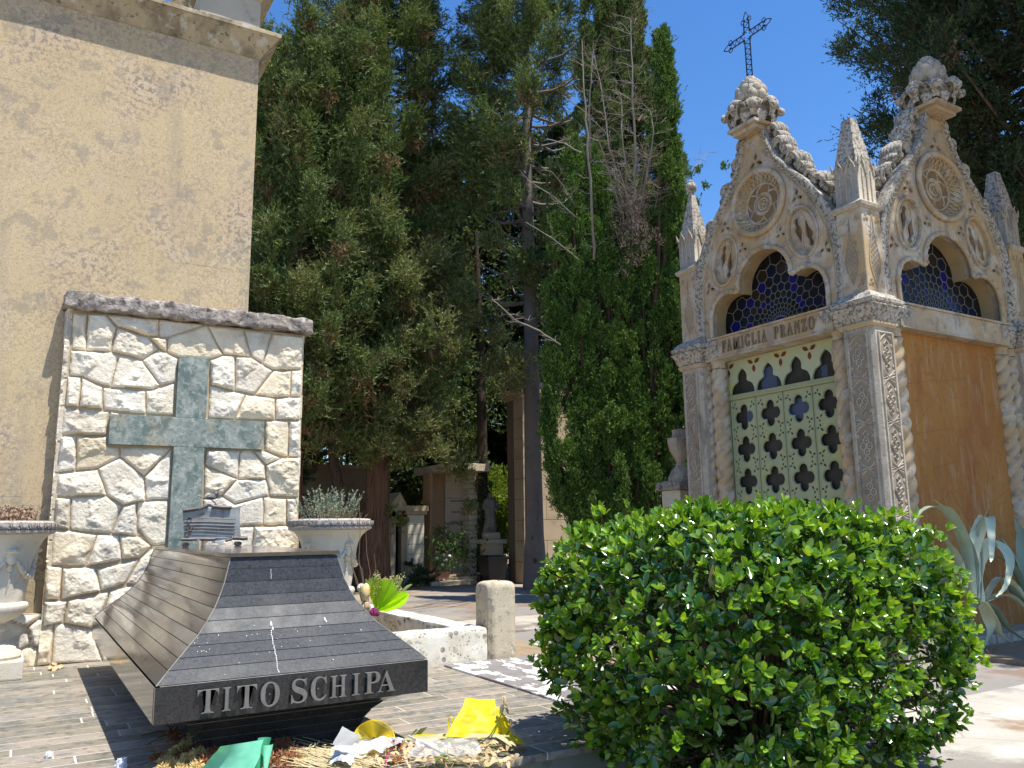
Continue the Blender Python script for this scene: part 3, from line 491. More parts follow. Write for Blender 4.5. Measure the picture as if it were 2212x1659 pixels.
def rubble(name, x0, x1, z0, z1, polys, seeds, y, m_stone, m_mortar, parent, step=.0065, amp=1.0, holes=(), seed=3, gap=.0042):
    nx = int((x1-x0)/step); nz = int((z1-z0)/step)
    X, Z = np.meshgrid(np.linspace(x0, x1, nx+1), np.linspace(z0, z1, nz+1))
    wx = X+fbm(X, Z, 9, 5, 3)*.014; wz = Z+fbm(X, Z, 9, 8, 3)*.014
    own = np.full(X.shape, -1); D = np.zeros(X.shape); NPD = np.full(X.shape, 9.0)
    for i, pg in enumerate(polys):
        xs = [p[0] for p in pg]; zs = [p[1] for p in pg]
        msk = (wx > min(xs)-.05) & (wx < max(xs)+.05) & (wz > min(zs)-.05) & (wz < max(zs)+.05)
        ins, dist = pip(wx[msk], wz[msk], pg)
        nd = NPD[msk]; nd = np.minimum(nd, dist); NPD[msk] = nd
        tmp = own[msk]; td = D[msk]; sel = ins & (tmp < 0); tmp[sel] = i; td[sel] = dist[sel]; own[msk] = tmp; D[msk] = td
    # voronoi stones for the rest
    free = own < 0
    fx, fz = wx[free], wz[free]
    if len(seeds):
        sx = np.array([s_[0] for s_ in seeds]); sz = np.array([s_[1] for s_ in seeds])
        d2 = np.hypot(fx[:, None]-sx[None], (fz[:, None]-sz[None])*1.25)
        o2 = np.argsort(d2, axis=1)[:, :2]; a = np.take_along_axis(d2, o2, 1)
        dd = np.minimum((a[:, 1]-a[:, 0])*.5, NPD[free]-.012)
        own[free] = np.where(dd > 0, len(polys)+o2[:, 0], -1); D[free] = dd
        # also keep away from traced stones
    rs = np.random.default_rng(seed); H = np.zeros(X.shape)
    for i in np.unique(own):
        if i < 0: continue
        s_ = own == i; cx, cz = X[s_].mean(), Z[s_].mean(); r = max(np.ptp(X[s_]), np.ptp(Z[s_]))/2+.01
        base = rs.uniform(.040, .062)*amp; h = np.full(s_.sum(), base)
        for k_ in range(rs.integers(5, 9)):
            an = rs.uniform(0, 2*PI); g = rs.uniform(.10, .95); off = rs.uniform(-.45, .6)*r
            wv = fbm(X[s_]+k_, Z[s_], 6, int(i)*7+k_, 2)*.05
            h = np.minimum(h, base+.016-g*((X[s_]-cx)*math.cos(an)+(Z[s_]-cz)*math.sin(an)-off+wv)*.6)
        n1 = fbm(X[s_]+i*3.1, Z[s_], 7, int(i)+3, 4); n2 = fbm(X[s_], Z[s_]+i*1.7, 26, int(i)+50, 3)
        n3 = fbm(X[s_], Z[s_]+i, 55, int(i)+90, 2)
        h = h+np.abs(n1)*.050*amp-.010+n2*.020*amp+np.abs(n3)*.010
        h = np.clip(h*.85, .018*amp, .09)
        d = D[s_]; edge = np.clip((d-gap)/.020, 0, 1)**.62
        H[s_] = np.where(d > gap, .004+h*edge, 0)
    H += fbm(X, Z, 40, 77, 2)*.004
    V = np.stack([X, y-H, Z], -1).reshape(-1, 3)
    I = np.arange((nx+1)*(nz+1)).reshape(nz+1, nx+1)
    F = np.stack([I[:-1, :-1], I[:-1, 1:], I[1:, 1:], I[1:, :-1]], -1).reshape(-1, 4)
    ctr_own = own[:-1, :-1].ravel(); dm = D[:-1, :-1].ravel()
    mi = np.where((ctr_own < 0) | (dm < gap+.001), 1, 0)
    cx = (X[:-1, :-1]+step/2).ravel(); cz = (Z[:-1, :-1]+step/2).ravel(); keep = np.ones(len(F), bool)
    for (a, b, c, d) in holes: keep &= ~((cx > a) & (cx < b) & (cz > c) & (cz < d))
    o = mesh_np(name, V, F[keep], [m_stone, m_mortar], parent, 35, mi[keep])
    tn = np.random.default_rng(seed+5).random(len(polys)+len(seeds)+2)[np.maximum(own, 0)].ravel()
    at = o.data.attributes.new('tone', 'FLOAT', 'POINT'); at.data.foreach_set('value', tn.astype(np.float32))
    return o
sw = thing('rubble_memorial_wall', 'rough white stone wall with inlaid green marble cross behind the tomb', 'wall', (1.24, 8.0, PZ))
# traced stones do not cover the area behind the tomb: loose seeds there
rs_ = random.Random(4); seeds = []
for j in range(12):
    for i in range(9): seeds.append((.25+i*.27+rs_.uniform(-.07, .07)+(j % 2)*.12, .60+j*.25+rs_.uniform(-.06, .06)))
rubble('rubble_stones', .195, 2.27, .50, 3.505, POLYS, seeds, WY+.03, LIMESTONE, MORTAR, sw,
       holes=((1.112, 1.378, PZ, 3.172), (.585, 1.905, 2.347, 2.613)))
mb = MB(); mb.box(.215, 1.73, WY+.028, 7.925, PZ-.1, 3.50); mb.box(1.73, 2.25, WY+.028, 8.16, PZ-.1, 3.50); mb.build('wall_core', MORTAR, sw)
# rock faced ends: side stones seen at the left edge
mb = MB(); z = PZ
while z < 3.45:
    h = rs_.uniform(.2, .32); z1 = min(z+h, 3.5)
    bm_ = [( .215-rs_.uniform(.01, .03))]
    mb.box(bm_[0], .24, WY+.02, 7.92, z+.006, z1-.006, bev=.006); mb.box(2.24, 2.262+rs_.uniform(0, .02), WY+.02, 8.12, z+.006, z1-.006, bev=.006); z = z1
mb.build('end_stones', LIMESTONE, sw)
mb = MB(); mb.box(1.115, 1.375, WY-.028, WY+.03, 1.0, 2.3465, bev=.002); mb.box(1.115, 1.375, WY-.028, WY+.03, 2.6135, 3.169, bev=.002)
mb.box(.588, 1.902, WY-.028, WY+.03, 2.349, 2.611, bev=.002)
mb.build('marble_cross', GREENMARBLE, sw)
c = rough_box('cap_stone', .172, 2.335, 7.715, 7.925, 3.508, 3.655, CAPSTONE, .022, .022, sw, .02)
# low rubble wall at the foot of the building on the left
lw = thing('low_rubble_wall', 'low rough stone wall at the foot of the building behind the left urn', 'wall', (-1.1, 7.9, PZ))
seeds = [(-2.5+i*.33+rs_.uniform(-.1, .1)+(j % 2)*.15, .55+j*.24+rs_.uniform(-.06, .06)) for j in range(3) for i in range(9)]
rubble('low_wall_stones', -2.5, .20, .48, .955, [], seeds, WY+.06, LIMESTONE, MORTAR, lw, step=.014, seed=9)
mb = MB(); mb.box(-2.5, .21, WY+.058, 7.928, .4, .96); mb.build('low_wall_core', MORTAR, lw)

# ================================================================== BUILDING ON THE LEFT
bd = thing('burial_chapel', 'tall stained sandstone building with sloping cornice on the left', 'building', (-1.0, 10.2, GZ))
mb = MB(); mb.box(-4.2, 1.741, 7.93, 12.6, GZ-.1, 6.38); mb.build('wall', SANDWALL, bd)
# darker coursed plinth blocks at the wall foot
mb = MB(); x = -4.2
while x < .2: mb.box(x+.003, min(x+.62, .2)-.003, 7.918, 7.94, .5, 1.22, bev=.004); x += .62
mb.build('plinth_blocks', mat('brown_plinth_block', (.40, .32, .20), (.34, .27, .17), 5, .95, .1, bump=.008, bscale=30), bd)
# thin joints between wall courses: a few incised strips
JM = mat('fine_joint_line', (.30, .24, .16), None, 4, .95, .1)  # plain darker colour of the joints
for zz in (1.9, 2.66, 3.42, 4.1, 4.85, 5.55, 5.9):
    for q in range(3):
        a = rs_.uniform(-1.2, 1.3); mb = MB(); mb.box(a, min(a+rs_.uniform(.15, .5), 1.74), 7.9295, 7.932, zz+rs_.uniform(-.001, .001), zz+.0018); mb.build('wall_joint', JM, bd)
for (xx, za, zb) in ((.35, 4.98, 5.4), (-.5, 4.2, 4.5), (1.1, 5.72, 6.05), (.8, 3.5, 3.8), (1.5, 2.7, 3.0)):
    mb = MB(); mb.box(xx, xx+.0015, 7.9295, 7.932, za, zb); mb.build('wall_joint', JM, bd)
def cornice(name, x0, x1, y0, y1, z0, z1, p, lip, parent, m=CORNICE):
    mb = MB()
    R = lambda q, z: [(x0-q, y0-q, z), (x1+q, y0-q, z), (x1+q, y1+q, z), (x0-q, y1+q, z)]
    lv = [(-.01, z0), (.0, z0+.002), (.012, z0+.012)]
    for i in range(1, 7):
        t = i/6; lv.append((.012+(p-.012)*(t**1.15), z0+.012+(z1-z0-.012)*t))
    lv += [(p+.012, z1+.003), (p+.012, z1+lip), (p-.05, z1+lip+.012)]
    rings = []
    for q, z in lv:
        ring = R(q, z); r = []
        for i in range(4):
            a = Vector(ring[i]); b = Vector(ring[(i+1) % 4])
            for t in range(30):
                v = a.lerp(b, t/30); s_ = .004 if z >= z1 else .002
                r.append(tuple(v+Vector((mn.noise(v*7), mn.noise(v*7+Vector((3, 1, 4))), mn.noise(v*9)))*s_))
        rings.append(r)
    mb.loft(rings); return mb.build(name, m, parent, smooth=30)
cornice('cornice', -4.2, 1.741, 7.93, 12.6, 6.38, 6.585, .165, .045, bd)
mb = MB(); mb.box(1.145, 1.735, 7.936, 8.7, 6.60, 7.04); mb.build('corner_block', mat('grey_sandstone_block', (.46, .42, .34), (.38, .35, .29), 2, .95, .1, layers=[((.20, .19, .17), 'noise', 4, .58, .7, .6)], bump=.003), bd)
cornice('corner_block_cornice', 1.145, 1.735, 7.936, 8.7, 7.04, 7.25, .165, .06, bd)

# ================================================================== TOMB
tomb = thing('granite_tomb', 'polished black granite tomb with flared stepped sides and bronze lettering', 'tomb', (1.175, 5.64, PZ))
TX0, TX1, TY0, TY1 = .54, 1.812, 3.90, 7.38
def trect(i, z): return [(TX0+i, TY0+i, z), (TX1-i, TY0+i, z), (TX1-i, TY1-i, z), (TX0+i, TY1-i, z)]
mb = MB()
for (a, b, z0, z1) in ((TX0, TX1, .795, .945),):
    # four fascia slabs butted at the corners
    e = .03
    mb.box(TX0+.0015, TX1-.0015, TY0, TY0+e, z0, z1, bev=.0015); mb.box(TX0+.0015, TX1-.0015, TY1-e, TY1, z0, z1, bev=.0015)
    mb.box(TX0, TX0+e, TY0+e+.002, TY1-e-.002, z0, z1, bev=.0015); mb.box(TX1-e, TX1, TY0+e+.002, TY1-e-.002, z0, z1, bev=.0015)
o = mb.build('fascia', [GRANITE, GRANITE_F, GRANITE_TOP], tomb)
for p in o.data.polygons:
    if p.normal.x < -.6: p.material_index = 2  # left fascia tinted with the brown of the wall it mirrors
# upper body: tiers of granite planks, each set back a little; the hip profile measured from the photograph
prof = [(.005, .952), (.058, 1.003), (.105, 1.045), (.155, 1.088), (.203, 1.131), (.245, 1.184), (.283, 1.237), (.309, 1.289), (.334, 1.352), (.350, 1.414), (.364, 1.468)]
mb = MB()
for i in range(len(prof)-1):
    (a, za), (b, zb) = prof[i], prof[i+1]
    r1 = trect(a+.001, za+.001); r2 = trect(b-.001, zb-.0018); rb = trect(b+.006, zb-.0018)
    r0_ = trect(a+.005, za+.0012)
    mb.loft([r0_, r1, r2, rb], caps=False)
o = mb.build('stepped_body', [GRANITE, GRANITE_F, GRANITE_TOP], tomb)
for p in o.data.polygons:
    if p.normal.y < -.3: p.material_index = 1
    elif p.normal.x < -.3: p.material_index = 2  # left slopes carry the mirrored wall's brown in their colour
mb = MB(); mb.loft([trect(a+.004, z) for a, z in prof], caps=True); mb.build('grout_core', GRIME, tomb)
# pale dusty seams on the hips
HIPS = mat('dusty_hip_seam', (.30, .28, .24), (.20, .19, .16), 20, .9, .1)
for (sx, sy) in ((0, 0), (1, 0), (1, 1), (0, 1)):
    pts = []
    for a, z in prof: pts.append((TX0+a if sx == 0 else TX1-a, TY0+a if sy == 0 else TY1-a, z))
    mb = MB(); mb.tube(pts, .0028, 5); mb.build('hip_seam', HIPS, tomb)
mb = MB(); mb.tube([(TX0+.02, TY0+.002, .9485), (TX1-.02, TY0+.002, .9485)], .0022, 5); mb.build('fascia_seam', HIPS, tomb)
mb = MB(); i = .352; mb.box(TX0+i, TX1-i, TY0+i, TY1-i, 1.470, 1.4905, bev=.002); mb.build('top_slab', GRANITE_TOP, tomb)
# lower body: curves in under the overhang
low = [(.03, .797), (.10, .775), (.17, .742), (.215, .70), (.245, .655), (.262, .61), (.268, .55)]
mb = MB()
for i in range(len(low)-1):
    (a, za), (b, zb) = low[i], low[i+1]
    mb.loft([trect(a+.006, za-.001), trect(a, za-.001), trect(b, zb+.0025), trect(b+.007, zb+.0025)], caps=False)
mb.build('stepped_foot', GRANITE, tomb)
mb = MB(); mb.loft([trect(a+.004, z) for a, z in low][::-1], caps=True); mb.build('foot_core', GRIME, tomb)
# bird droppings and a long pale streak on the front slope
rs2 = random.Random(3); DROP = mat('white_bird_dropping', (.62, .61, .57), None, 4, .9, .1)
def front_pt(x, z):
    for (a, za), (b, zb) in zip(prof, prof[1:]):
        if za <= z <= zb: t = (z-za)/(zb-za); return (x, TY0+a+(b-a)*t-.0035, z)
    return (x, TY0-.0012, z)
def smear(x, z, w, h, mb=None):
    pts = []; own_ = mb is None; mb = mb or MB()
    for k_ in range(9):
        an = 2*PI*k_/9; pts.append(front_pt(x+math.cos(an)*w*rs2.uniform(.6, 1.2), z+math.sin(an)*h*rs2.uniform(.6, 1.2)))
    mb.add(pts, [tuple(range(9))])
    if own_: mb.build('dropping', DROP, tomb, recalc=False)
smear(1.078, 1.155, .006, .013); smear(1.082, 1.135, .004, .008); smear(1.345, 1.16, .005, .008); smear(1.35, 1.148, .004, .005)
for q in range(26): smear(rs2.uniform(.72, 1.6), rs2.uniform(.96, 1.16), rs2.uniform(.001, .003), rs2.uniform(.001, .003))
for q in range(8): smear(.735+rs2.uniform(-.02, .05), 1.09+rs2.uniform(-.03, .03), .002, .002)
p0 = 1.075; mb = MB()
for q in range(22):
    z = 1.125-q*.0078; p0 += rs2.uniform(-.003, .003)
    smear(p0, z, .0022, .0044, mb)
mb.build('pale_streak', DROP, tomb, recalc=False); mb = MB()
for q in range(8): smear(1.10+rs2.uniform(-.0015, .0015), 1.405-q*.006, .0014, .0038, mb)
mb.build('pale_streak', DROP, tomb, recalc=False)
# raised bronze letters
LET = dict(T=[(.709, .801, .820, .932), (.875, .964, .820, .926)], I=[(.815, .853, .8165, .927), (1.408, 1.448, .8165, .927)],
           O=[(.979, 1.066, .812, .923)], S=[(1.118, 1.192, .812, .929)], C=[(1.208, 1.284, .811, .927)], H=[(1.30, 1.382, .816, .929)],
           P=[(1.47, 1.551, .819, .927)], A=[(1.537, 1.629, .822, .927)])
for ch, lst in LET.items():
    sp = GLYPH[ch]; xs = [p[0] for q in sp for p in q]; ys = [p[1] for q in sp for p in q]
    for (a, b, c_, d_) in lst:
        c_, d_ = .822-(.004 if ch in 'OSC' else 0), .922+(.003 if ch in 'OSC' else 0)
        pol = [[(a+(p[0]-min(xs))/(max(xs)-min(xs))*(b-a), c_+(p[1]-min(ys))/(max(ys)-min(ys))*(d_-c_)) for p in q] for q in sp]
        vs, fs = plate(pol, 0, .013, .0016, extra=0 if ch in 'OSC' else .0009)
        m_ = MB(); m_.add([(v[0], TY0-.009-v[2], v[1]) for v in vs], fs)
        # short fixing pins hold each letter off the stone
        m_.box((a+b)/2-.003, (a+b)/2+.003, TY0-.010, TY0+.002, .868, .874)
        m_.build('bronze_letter', BRONZE, tomb, smooth=30)

# ================================================================== BRONZE SCROLL WITH BIRD
SY = 6.35
def sc(x, y, dy=0):        # crop pixel (650..1100 x 1900..2250 crop at 2133 wide) to the sheet plane
    p = on(1, SY, 650+x*.21097, 1900+y*.21097, 4096); return (p[0], SY+dy, p[2])
foot_z = 1.4905
dz = foot_z-sc(440, 1350)[2]
def sc2(x, y, dy=0):
    p = sc(x, y, dy); return (p[0], p[1], p[2]+dz)
scr = thing('music_scroll_sculpture', 'small bronze scroll with music stave and perched bird on top of the granite tomb', 'sculpture', (sc2(920, 1350)[0], SY, foot_z))
out = [(385, 670), (390, 1190), (630, 1180), (690, 1225), (720, 1180), (980, 1190), (985, 1250), (1060, 1300), (1180, 1240), (1300, 1195), (1330, 1150), (1480, 1165), (1462, 820), (1480, 575), (1400, 600), (1310, 600), (935, 585), (920, 540), (850, 560), (780, 620), (680, 640)]
mb = MB()
vs, fs = plate([[(sc2(x, y)[0], sc2(x, y)[2]) for x, y in out]], 0, .008, .001)
# bend the sheet slightly
mb.add([(v[0], SY-v[2]+.010*math.sin((v[0])*38)+.02*(v[1]-1.6), v[1]) for v in vs], fs)
mb.build('bronze_sheet', BRONZE2, scr, smooth=30)
# a narrow fold rolled back behind the torn top
mb = MB(); vs, fs = plate([[(sc2(x, y)[0], sc2(x, y)[2]) for x, y in [(660, 650), (700, 625), (770, 600), (860, 540), (925, 535), (960, 590), (900, 640), (700, 680)]]], 0, .006, .001)
mb.add([(v[0], SY+.022-v[2], v[1]) for v in vs], fs); mb.build('torn_back_fold', mat('black_bronze_fold', (.03, .032, .032), (.05, .05, .05), 12, .6, .3, metal=.3), scr)
for (a, b, r_) in (((375, 670), (665, 625), .0135), ((935, 590), (1300, 610), .0135), ((690, 640), (870, 550), .010), ((345, 1215), (640, 1205), .0115), ((700, 1205), (990, 1208), .0115), ((1190, 1240), (1320, 1195), .010), ((1330, 1185), (1600, 1190), .0145)):
    mb = MB(); A = Vector(sc2(*a, -.016)); B = Vector(sc2(*b, -.016)); pts = [A.lerp(B, t/6)+Vector((0, 0, math.sin(t*1.3)*.0012)) for t in range(7)]
    mb.tube(pts, [r_*(1+.06*math.sin(i*2)) for i in range(7)], 10); mb.build('rolled_edge', BRONZE3, scr, smooth=40)
for yy in (812, 878, 938, 998, 1055):
    mb = MB(); pts = [sc2(x, yy+6*math.sin(x*.006)+(x-430)*.012, -.014) for x in range(425, 1465, 80)]
    mb.tube(pts, .0030, 5); mb.build('stave_line', mat('black_stave_line', (.02, .02, .022), None, 4, .5, .4) if 'black_stave_line' not in bpy.data.materials else bpy.data.materials['black_stave_line'], scr)
mb = MB(); cl = [(480, 1100), (455, 1120), (430, 1110), (430, 1080), (460, 1060), (490, 1090), (495, 1120), (465, 1145), (425, 1130), (425, 1150), (470, 1148), (510, 1110), (520, 1040), (500, 960), (470, 900), (460, 850), (470, 800), (505, 785), (535, 800), (540, 840), (520, 890), (480, 930), (450, 970), (455, 1010), (490, 1040), (540, 1035), (575, 1005), (565, 965), (530, 960), (515, 990), (530, 1010), (550, 1000)]
mb.tube([sc2(x, y, -.019) for x, y in cl], .0028, 6); mb.build('treble_clef', BRONZE3, scr, smooth=60)
for xx in (440, 1430):
    mb = MB(); cx, _, cz = sc2(xx, 1290)
    for s_ in (-1, 1):
        mb.tube([(cx+s_*.0065, SY-.03, foot_z+.016), (cx+s_*.0065, SY+.03, foot_z+.016)], [.016]*2, 12)
        mb.tube([(cx+s_*.007+math.cos(t)*.010, SY-.031, foot_z+.016+math.sin(t)*.012) for t in np.linspace(0, 2*PI, 13)], .003, 5)
    mb.box(cx-.010, cx+.010, SY-.028, SY+.028, foot_z, cz+.012, bev=.004)
    mb.build('scroll_foot', BRONZE3, scr, smooth=40)
# bird
mb = MB()
def bp(x, y, d=0): return Vector(sc2(x, y, d))
def ell(a, b, w, n=9, taper=None):
    A, B = a, b; rings = []; ax = (B-A); L = ax.length; ax.normalize(); up = Vector((0, 1, 0)); sd_ = ax.cross(up).normalized()
    for i in range(n+1):
        t = i/n; r = w*math.sin(PI*min(max(t, .03), .97))**.6*(taper(t) if taper else 1)
        rings.append([tuple(A+ax*L*t+sd_*math.cos(2*PI*k/12)*r+up*math.sin(2*PI*k/12)*r*.8) for k in range(12)])
    mb.loft(rings)
ell(bp(770, 440), bp(1060, 380), .027, taper=lambda t: .35+.8*t)
ell(bp(945, 420), bp(1055, 300), .021)
mb.tube([bp(830, 450), bp(720, 410), bp(620, 368)], [.008, .006, .003], 6, flat=.4)
mb.tube([bp(1020, 300), bp(1060, 265), bp(1110, 248), bp(1150, 252)], [.004, .006, .005, .001], 6)
for q in ((970, 285), (1022, 275)): mb.tube([bp(1000, 325), bp(*q)], [.004, .001], 5)
mb.tube([bp(1045, 360), bp(1070, 372)], [.003, .001], 5)
bird = mb.build('bird', BRONZE3, scr, smooth=60)
mb = MB()
for q in range(7): mb.tube([bp(965, 350, -.020), bp(990-q*22, 430-q*4-abs(q-3), -.024)], [.004, .0025], 4)
mb.build('wing', BRONZE2, bird)
mb = MB(); mb.tube([bp(935, 465), bp(1000, 520), bp(1008, 550)], .0045, 6); mb.blob(bp(1008, 560), .011, 8, 6); mb.build('leg', BRONZE3, bird)

# ================================================================== URNS
def make_urn(cx, cy, label):
    u = thing('stone_urn', label, 'urn', (cx, cy, PZ), 'carved stone urns either side of the wall')
    n = 72
    mb = MB(); mb.box(cx-.225, cx+.225, cy-.225, cy+.225, PZ, PZ+.135, bev=.012); mb.build('plinth', URN, u)
    mb = MB(); mb.lathe([(.205, PZ+.135), (.215, PZ+.155), (.205, PZ+.18), (.175, PZ+.195), (.17, PZ+.21), (.14, PZ+.225), (.095, PZ+.26), (.08, PZ+.30), (.082, PZ+.33), (.105, PZ+.345), (.10, PZ+.365), (.085, PZ+.385), (.10, PZ+.40)], cx, cy, 40)
    mb.build('stem', URN, u, smooth=40)
    mb = MB(); mb.lathe([(.10, PZ+.40), (.16, PZ+.425), (.205, PZ+.465), (.225, PZ+.51), (.222, PZ+.535), (.20, PZ+.545)], cx, cy, 96, rf=lambda r, z, a: r*(1+.035*abs(math.sin(a*14))*(1 if z < PZ+.53 else 0)))
    mb.build('fluted_bowl', URN, u, smooth=60)
    def body(r, z, a):
        w = .012*mn.noise(Vector((math.cos(a)*3, math.sin(a)*3, z*7)))
        return r+w
    mb = MB(); pr = [(.195, .545), (.205, .62), (.215, .72), (.225, .80), (.24, .88), (.262, .945), (.292, 1.0), (.325, 1.035), (.345, 1.045)]
    pr2 = []
    for (a, za), (b, zb) in zip(pr, pr[1:]):
        for t in range(3): pr2.append((a+(b-a)*t/3, za+PZ+(zb-za)*t/3))
    pr2.append((.345, PZ+1.045))
    mb.lathe(pr2, cx, cy, n, rf=body)
    for k_ in range(4):       # masks and swags in relief
        a0 = k_*PI/2+PI*.62
        def sp(a, z, off=0):
            rr = np.interp(z, [p[1] for p in pr], [p[0] for p in pr])+off; return (cx+rr*math.cos(a), cy+rr*math.sin(a), z+PZ)
        mb.blob(sp(a0, .87, .008), (.035, .035, .05), 10, 8); mb.blob(sp(a0, .80, .006), (.025, .025, .03), 8, 6); mb.blob(sp(a0, .92, .01), (.05, .05, .022), 10, 6)
        mb.blob(sp(a0+.07, .90, .008), (.02, .02, .035), 8, 6); mb.blob(sp(a0-.07, .90, .008), (.02, .02, .035), 8, 6)
        pts = [sp(a0+PI/2*t, .90-.17*math.sin(PI*t), .01) for t in np.linspace(.04, .96, 14)]
        mb.tube(pts, [.010+.013*math.sin(PI*t) for t in np.linspace(0, 1, 14)], 7)
        for t in np.linspace(.12, .88, 10): mb.blob(sp(a0+PI/2*t, .90-.17*math.sin(PI*t), .02), .017*(.6+.5*math.sin(PI*t)), 7, 5)
        mb.tube([sp(a0, .77, .006), sp(a0+.03, .70, .006), sp(a0-.02, .62, .005)], [.014, .012, .003], 6)
    mb.build('body', URN, u, smooth=60)
    mb = MB(); R = .372
    mb.lathe([(.345, PZ+1.045), (R-.005, PZ+1.052), (R, PZ+1.06), (R, PZ+1.075), (R-.012, PZ+1.08), (R-.006, PZ+1.085), (R-.006, PZ+1.13), (R-.02, PZ+1.142), (R-.05, PZ+1.145), (R-.055, PZ+1.12), (R-.06, PZ+1.09), (.0, PZ+1.085)], cx, cy, 72)
    N_ = 38
    for k_ in range(N_):     # scalloped leaves hanging round the rim
        a = 2*PI*k_/N_
        def q(da, z, off): rr = R-.004+off; return (cx+rr*math.cos(a+da), cy+rr*math.sin(a+da), PZ+z)
        w = PI/N_*.98
        for ww, zz, of in ((1.0, 0, .0), (.6, .010, .006)):
            ring = [(w*ww*math.cos(t), 1.125-(.04-zz)*math.sin(t)) for t in np.linspace(0, PI, 8)]
            vsr = [q(da, z, .004+of) for da, z in ring]+[q(da, z, .016+of) for da, z in ring]
            nn = 8; fsr = [(i, (i+1) % nn, nn+(i+1) % nn, nn+i) for i in range(nn)]+[tuple(range(nn, 2*nn))]
            mb.add(vsr, fsr)
        mb.blob(q(w, 1.088, .008), .006, 6, 5)
    mb.build('rim', URNRIM, u, smooth=30)
    mb = MB(); mb.lathe([(R-.06, PZ+1.118), (.2, PZ+1.13), (.01, PZ+1.135)], cx, cy, 24); mb.build('soil', SOIL, u)
    return u
urn = make_urn(-.135, 7.42, 'carved pale stone urn with dead brown flowers left of the tomb')
urn2 = copy_tree(urn); urn2.location = (2.418, 7.32, PZ); urn2['label'] = 'carved pale stone urn with grey lavender right of the tomb'
def add_blades(mb, c, n, h, spread, w, lean=.4, seed=0, leafy=True, rbase=.2, ll=.02):
    r = random.Random(seed)
    for i in range(n):
        a = r.uniform(0, 2*PI); q = r.random()**.6*rbase; L = h*r.uniform(.45, 1)
        b = Vector((c[0]+q*math.cos(a), c[1]+q*math.sin(a), c[2])); d = Vector((math.cos(a)*q/rbase*spread+r.uniform(-.15, .15), math.sin(a)*q/rbase*spread+r.uniform(-.15, .15), 1)).normalized()
        pts = [b+d*L*t+Vector((0, 0, -.12*L*t*t*r.random())) for t in (0, .33, .66, 1)]
        mb.tube(pts, [w, w*.8, w*.6, w*.3], 3)
        if leafy:
            for k_ in range(int(L/.009)):
                t = r.uniform(.25, 1); p = b+d*L*t; s_ = Vector((r.uniform(-1, 1), r.uniform(-1, 1), r.uniform(.2, 1.2))).normalized()*ll*r.uniform(.6, 1.2)
                o_ = s_.cross(d).normalized()*ll*.13
                mb.add([tuple(p), tuple(p+s_*.5+o_), tuple(p+s_), tuple(p+s_*.5-o_)], [(0, 1, 2, 3)])
LAV = mat('grey_green_lavender', (.30, .33, .24), (.22, .26, .17), 6, .9, .1, island=.4)
pl = thing('lavender_plant', 'spiky grey green lavender growing in the right urn', 'plant', (2.418, 7.32, PZ+1.12))
mb = MB(); add_blades(mb, (2.40, 7.32, PZ+1.11), 90, .33, .55, .0022, seed=2, rbase=.22, ll=.03); mb.build('lavender_stems', LAV, pl, recalc=False)
mb = MB(); add_blades(mb, (2.52, 7.30, PZ+1.11), 70, .15, .7, .0018, seed=5, rbase=.17, ll=.016)
for q in range(60):
    a = random.uniform(0, 2*PI); rr = random.uniform(.1, .31); mb.blob((2.418+rr*math.cos(a), 7.32+rr*math.sin(a), PZ+1.14+random.uniform(0, .1)), random.uniform(.004, .009), 5, 4)
mb.build('withered_leaves', mat('withered_ochre_leaf', (.34, .27, .15), (.25, .18, .10), 9, .95, .1, island=.4), pl, recalc=False)
pl = thing('dried_flower_plant', 'shrivelled brown flower heads in the left urn', 'plant', (-.135, 7.42, PZ+1.12))
mb = MB(); rq = random.Random(8)
add_blades(mb, (-.16, 7.42, PZ+1.11), 140, .17, .5, .002, seed=9, rbase=.25, ll=.03)
for q in range(90):
    a = rq.uniform(0, 2*PI); rr = rq.random()**.6*.26; c_ = (-.16+rr*math.cos(a), 7.42+rr*math.sin(a), PZ+1.15+rq.uniform(0, .12)*(1-rr))
    mb.blob(c_, (rq.uniform(.008, .018),)*3, 6, 4, rf=lambda t, p: 1+.5*mn.noise(Vector((t*3, p*3, q))))
mb.build('withered_flower_heads', mat('withered_brown_flower', (.30, .19, .12), (.42, .31, .22), 12, .95, .1, island=.45), pl, recalc=False)
# ================================================================== GOTHIC CHAPEL
KS = 1.12; OX, OY, OZ = 7.65*KS, 5.575*KS, 1.6-1.6*KS
LG = (GZ-OZ)/KS            # ground in chapel units
ch = thing('gothic_chapel', 'small ornate gothic stone chapel with pointed gables and twisted columns', 'chapel', (OX, OY, GZ))
HF, HS, FX = 1.40, 1.25, 1.122      # half depth to the front, to the sides, side gables are wider
def side(k):
    """(s, z, d) on side k -> world; k=0 front (-X), 1 right (-Y), 2 back, 3 left"""
    c, sn = [(0, -1), (1, 0), (0, 1), (-1, 0)][k], [(-1, 0), (0, -1), (1, 0), (0, 1)][k]
    # k=0: s-> -Y, out -> -X ; k=1: s-> +X, out -> -Y
    H, f = (HF, 1.0) if k % 2 == 0 else (HS, FX)
    def T(s, z, d): return (OX+KS*(c[0]*s*f+sn[0]*(H+d)), OY+KS*(c[1]*s*f+sn[1]*(H+d)), OZ+KS*z)
    return T
def loc(x, y, z): return (OX+KS*x, OY+KS*y, OZ+KS*z)
def arc(cx, cy, r, a0, a1, n, ry=None): return [(cx+r*math.cos(math.radians(a0+(a1-a0)*i/n)), cy+(ry or r)*math.sin(math.radians(a0+(a1-a0)*i/n))) for i in range(n+1)]
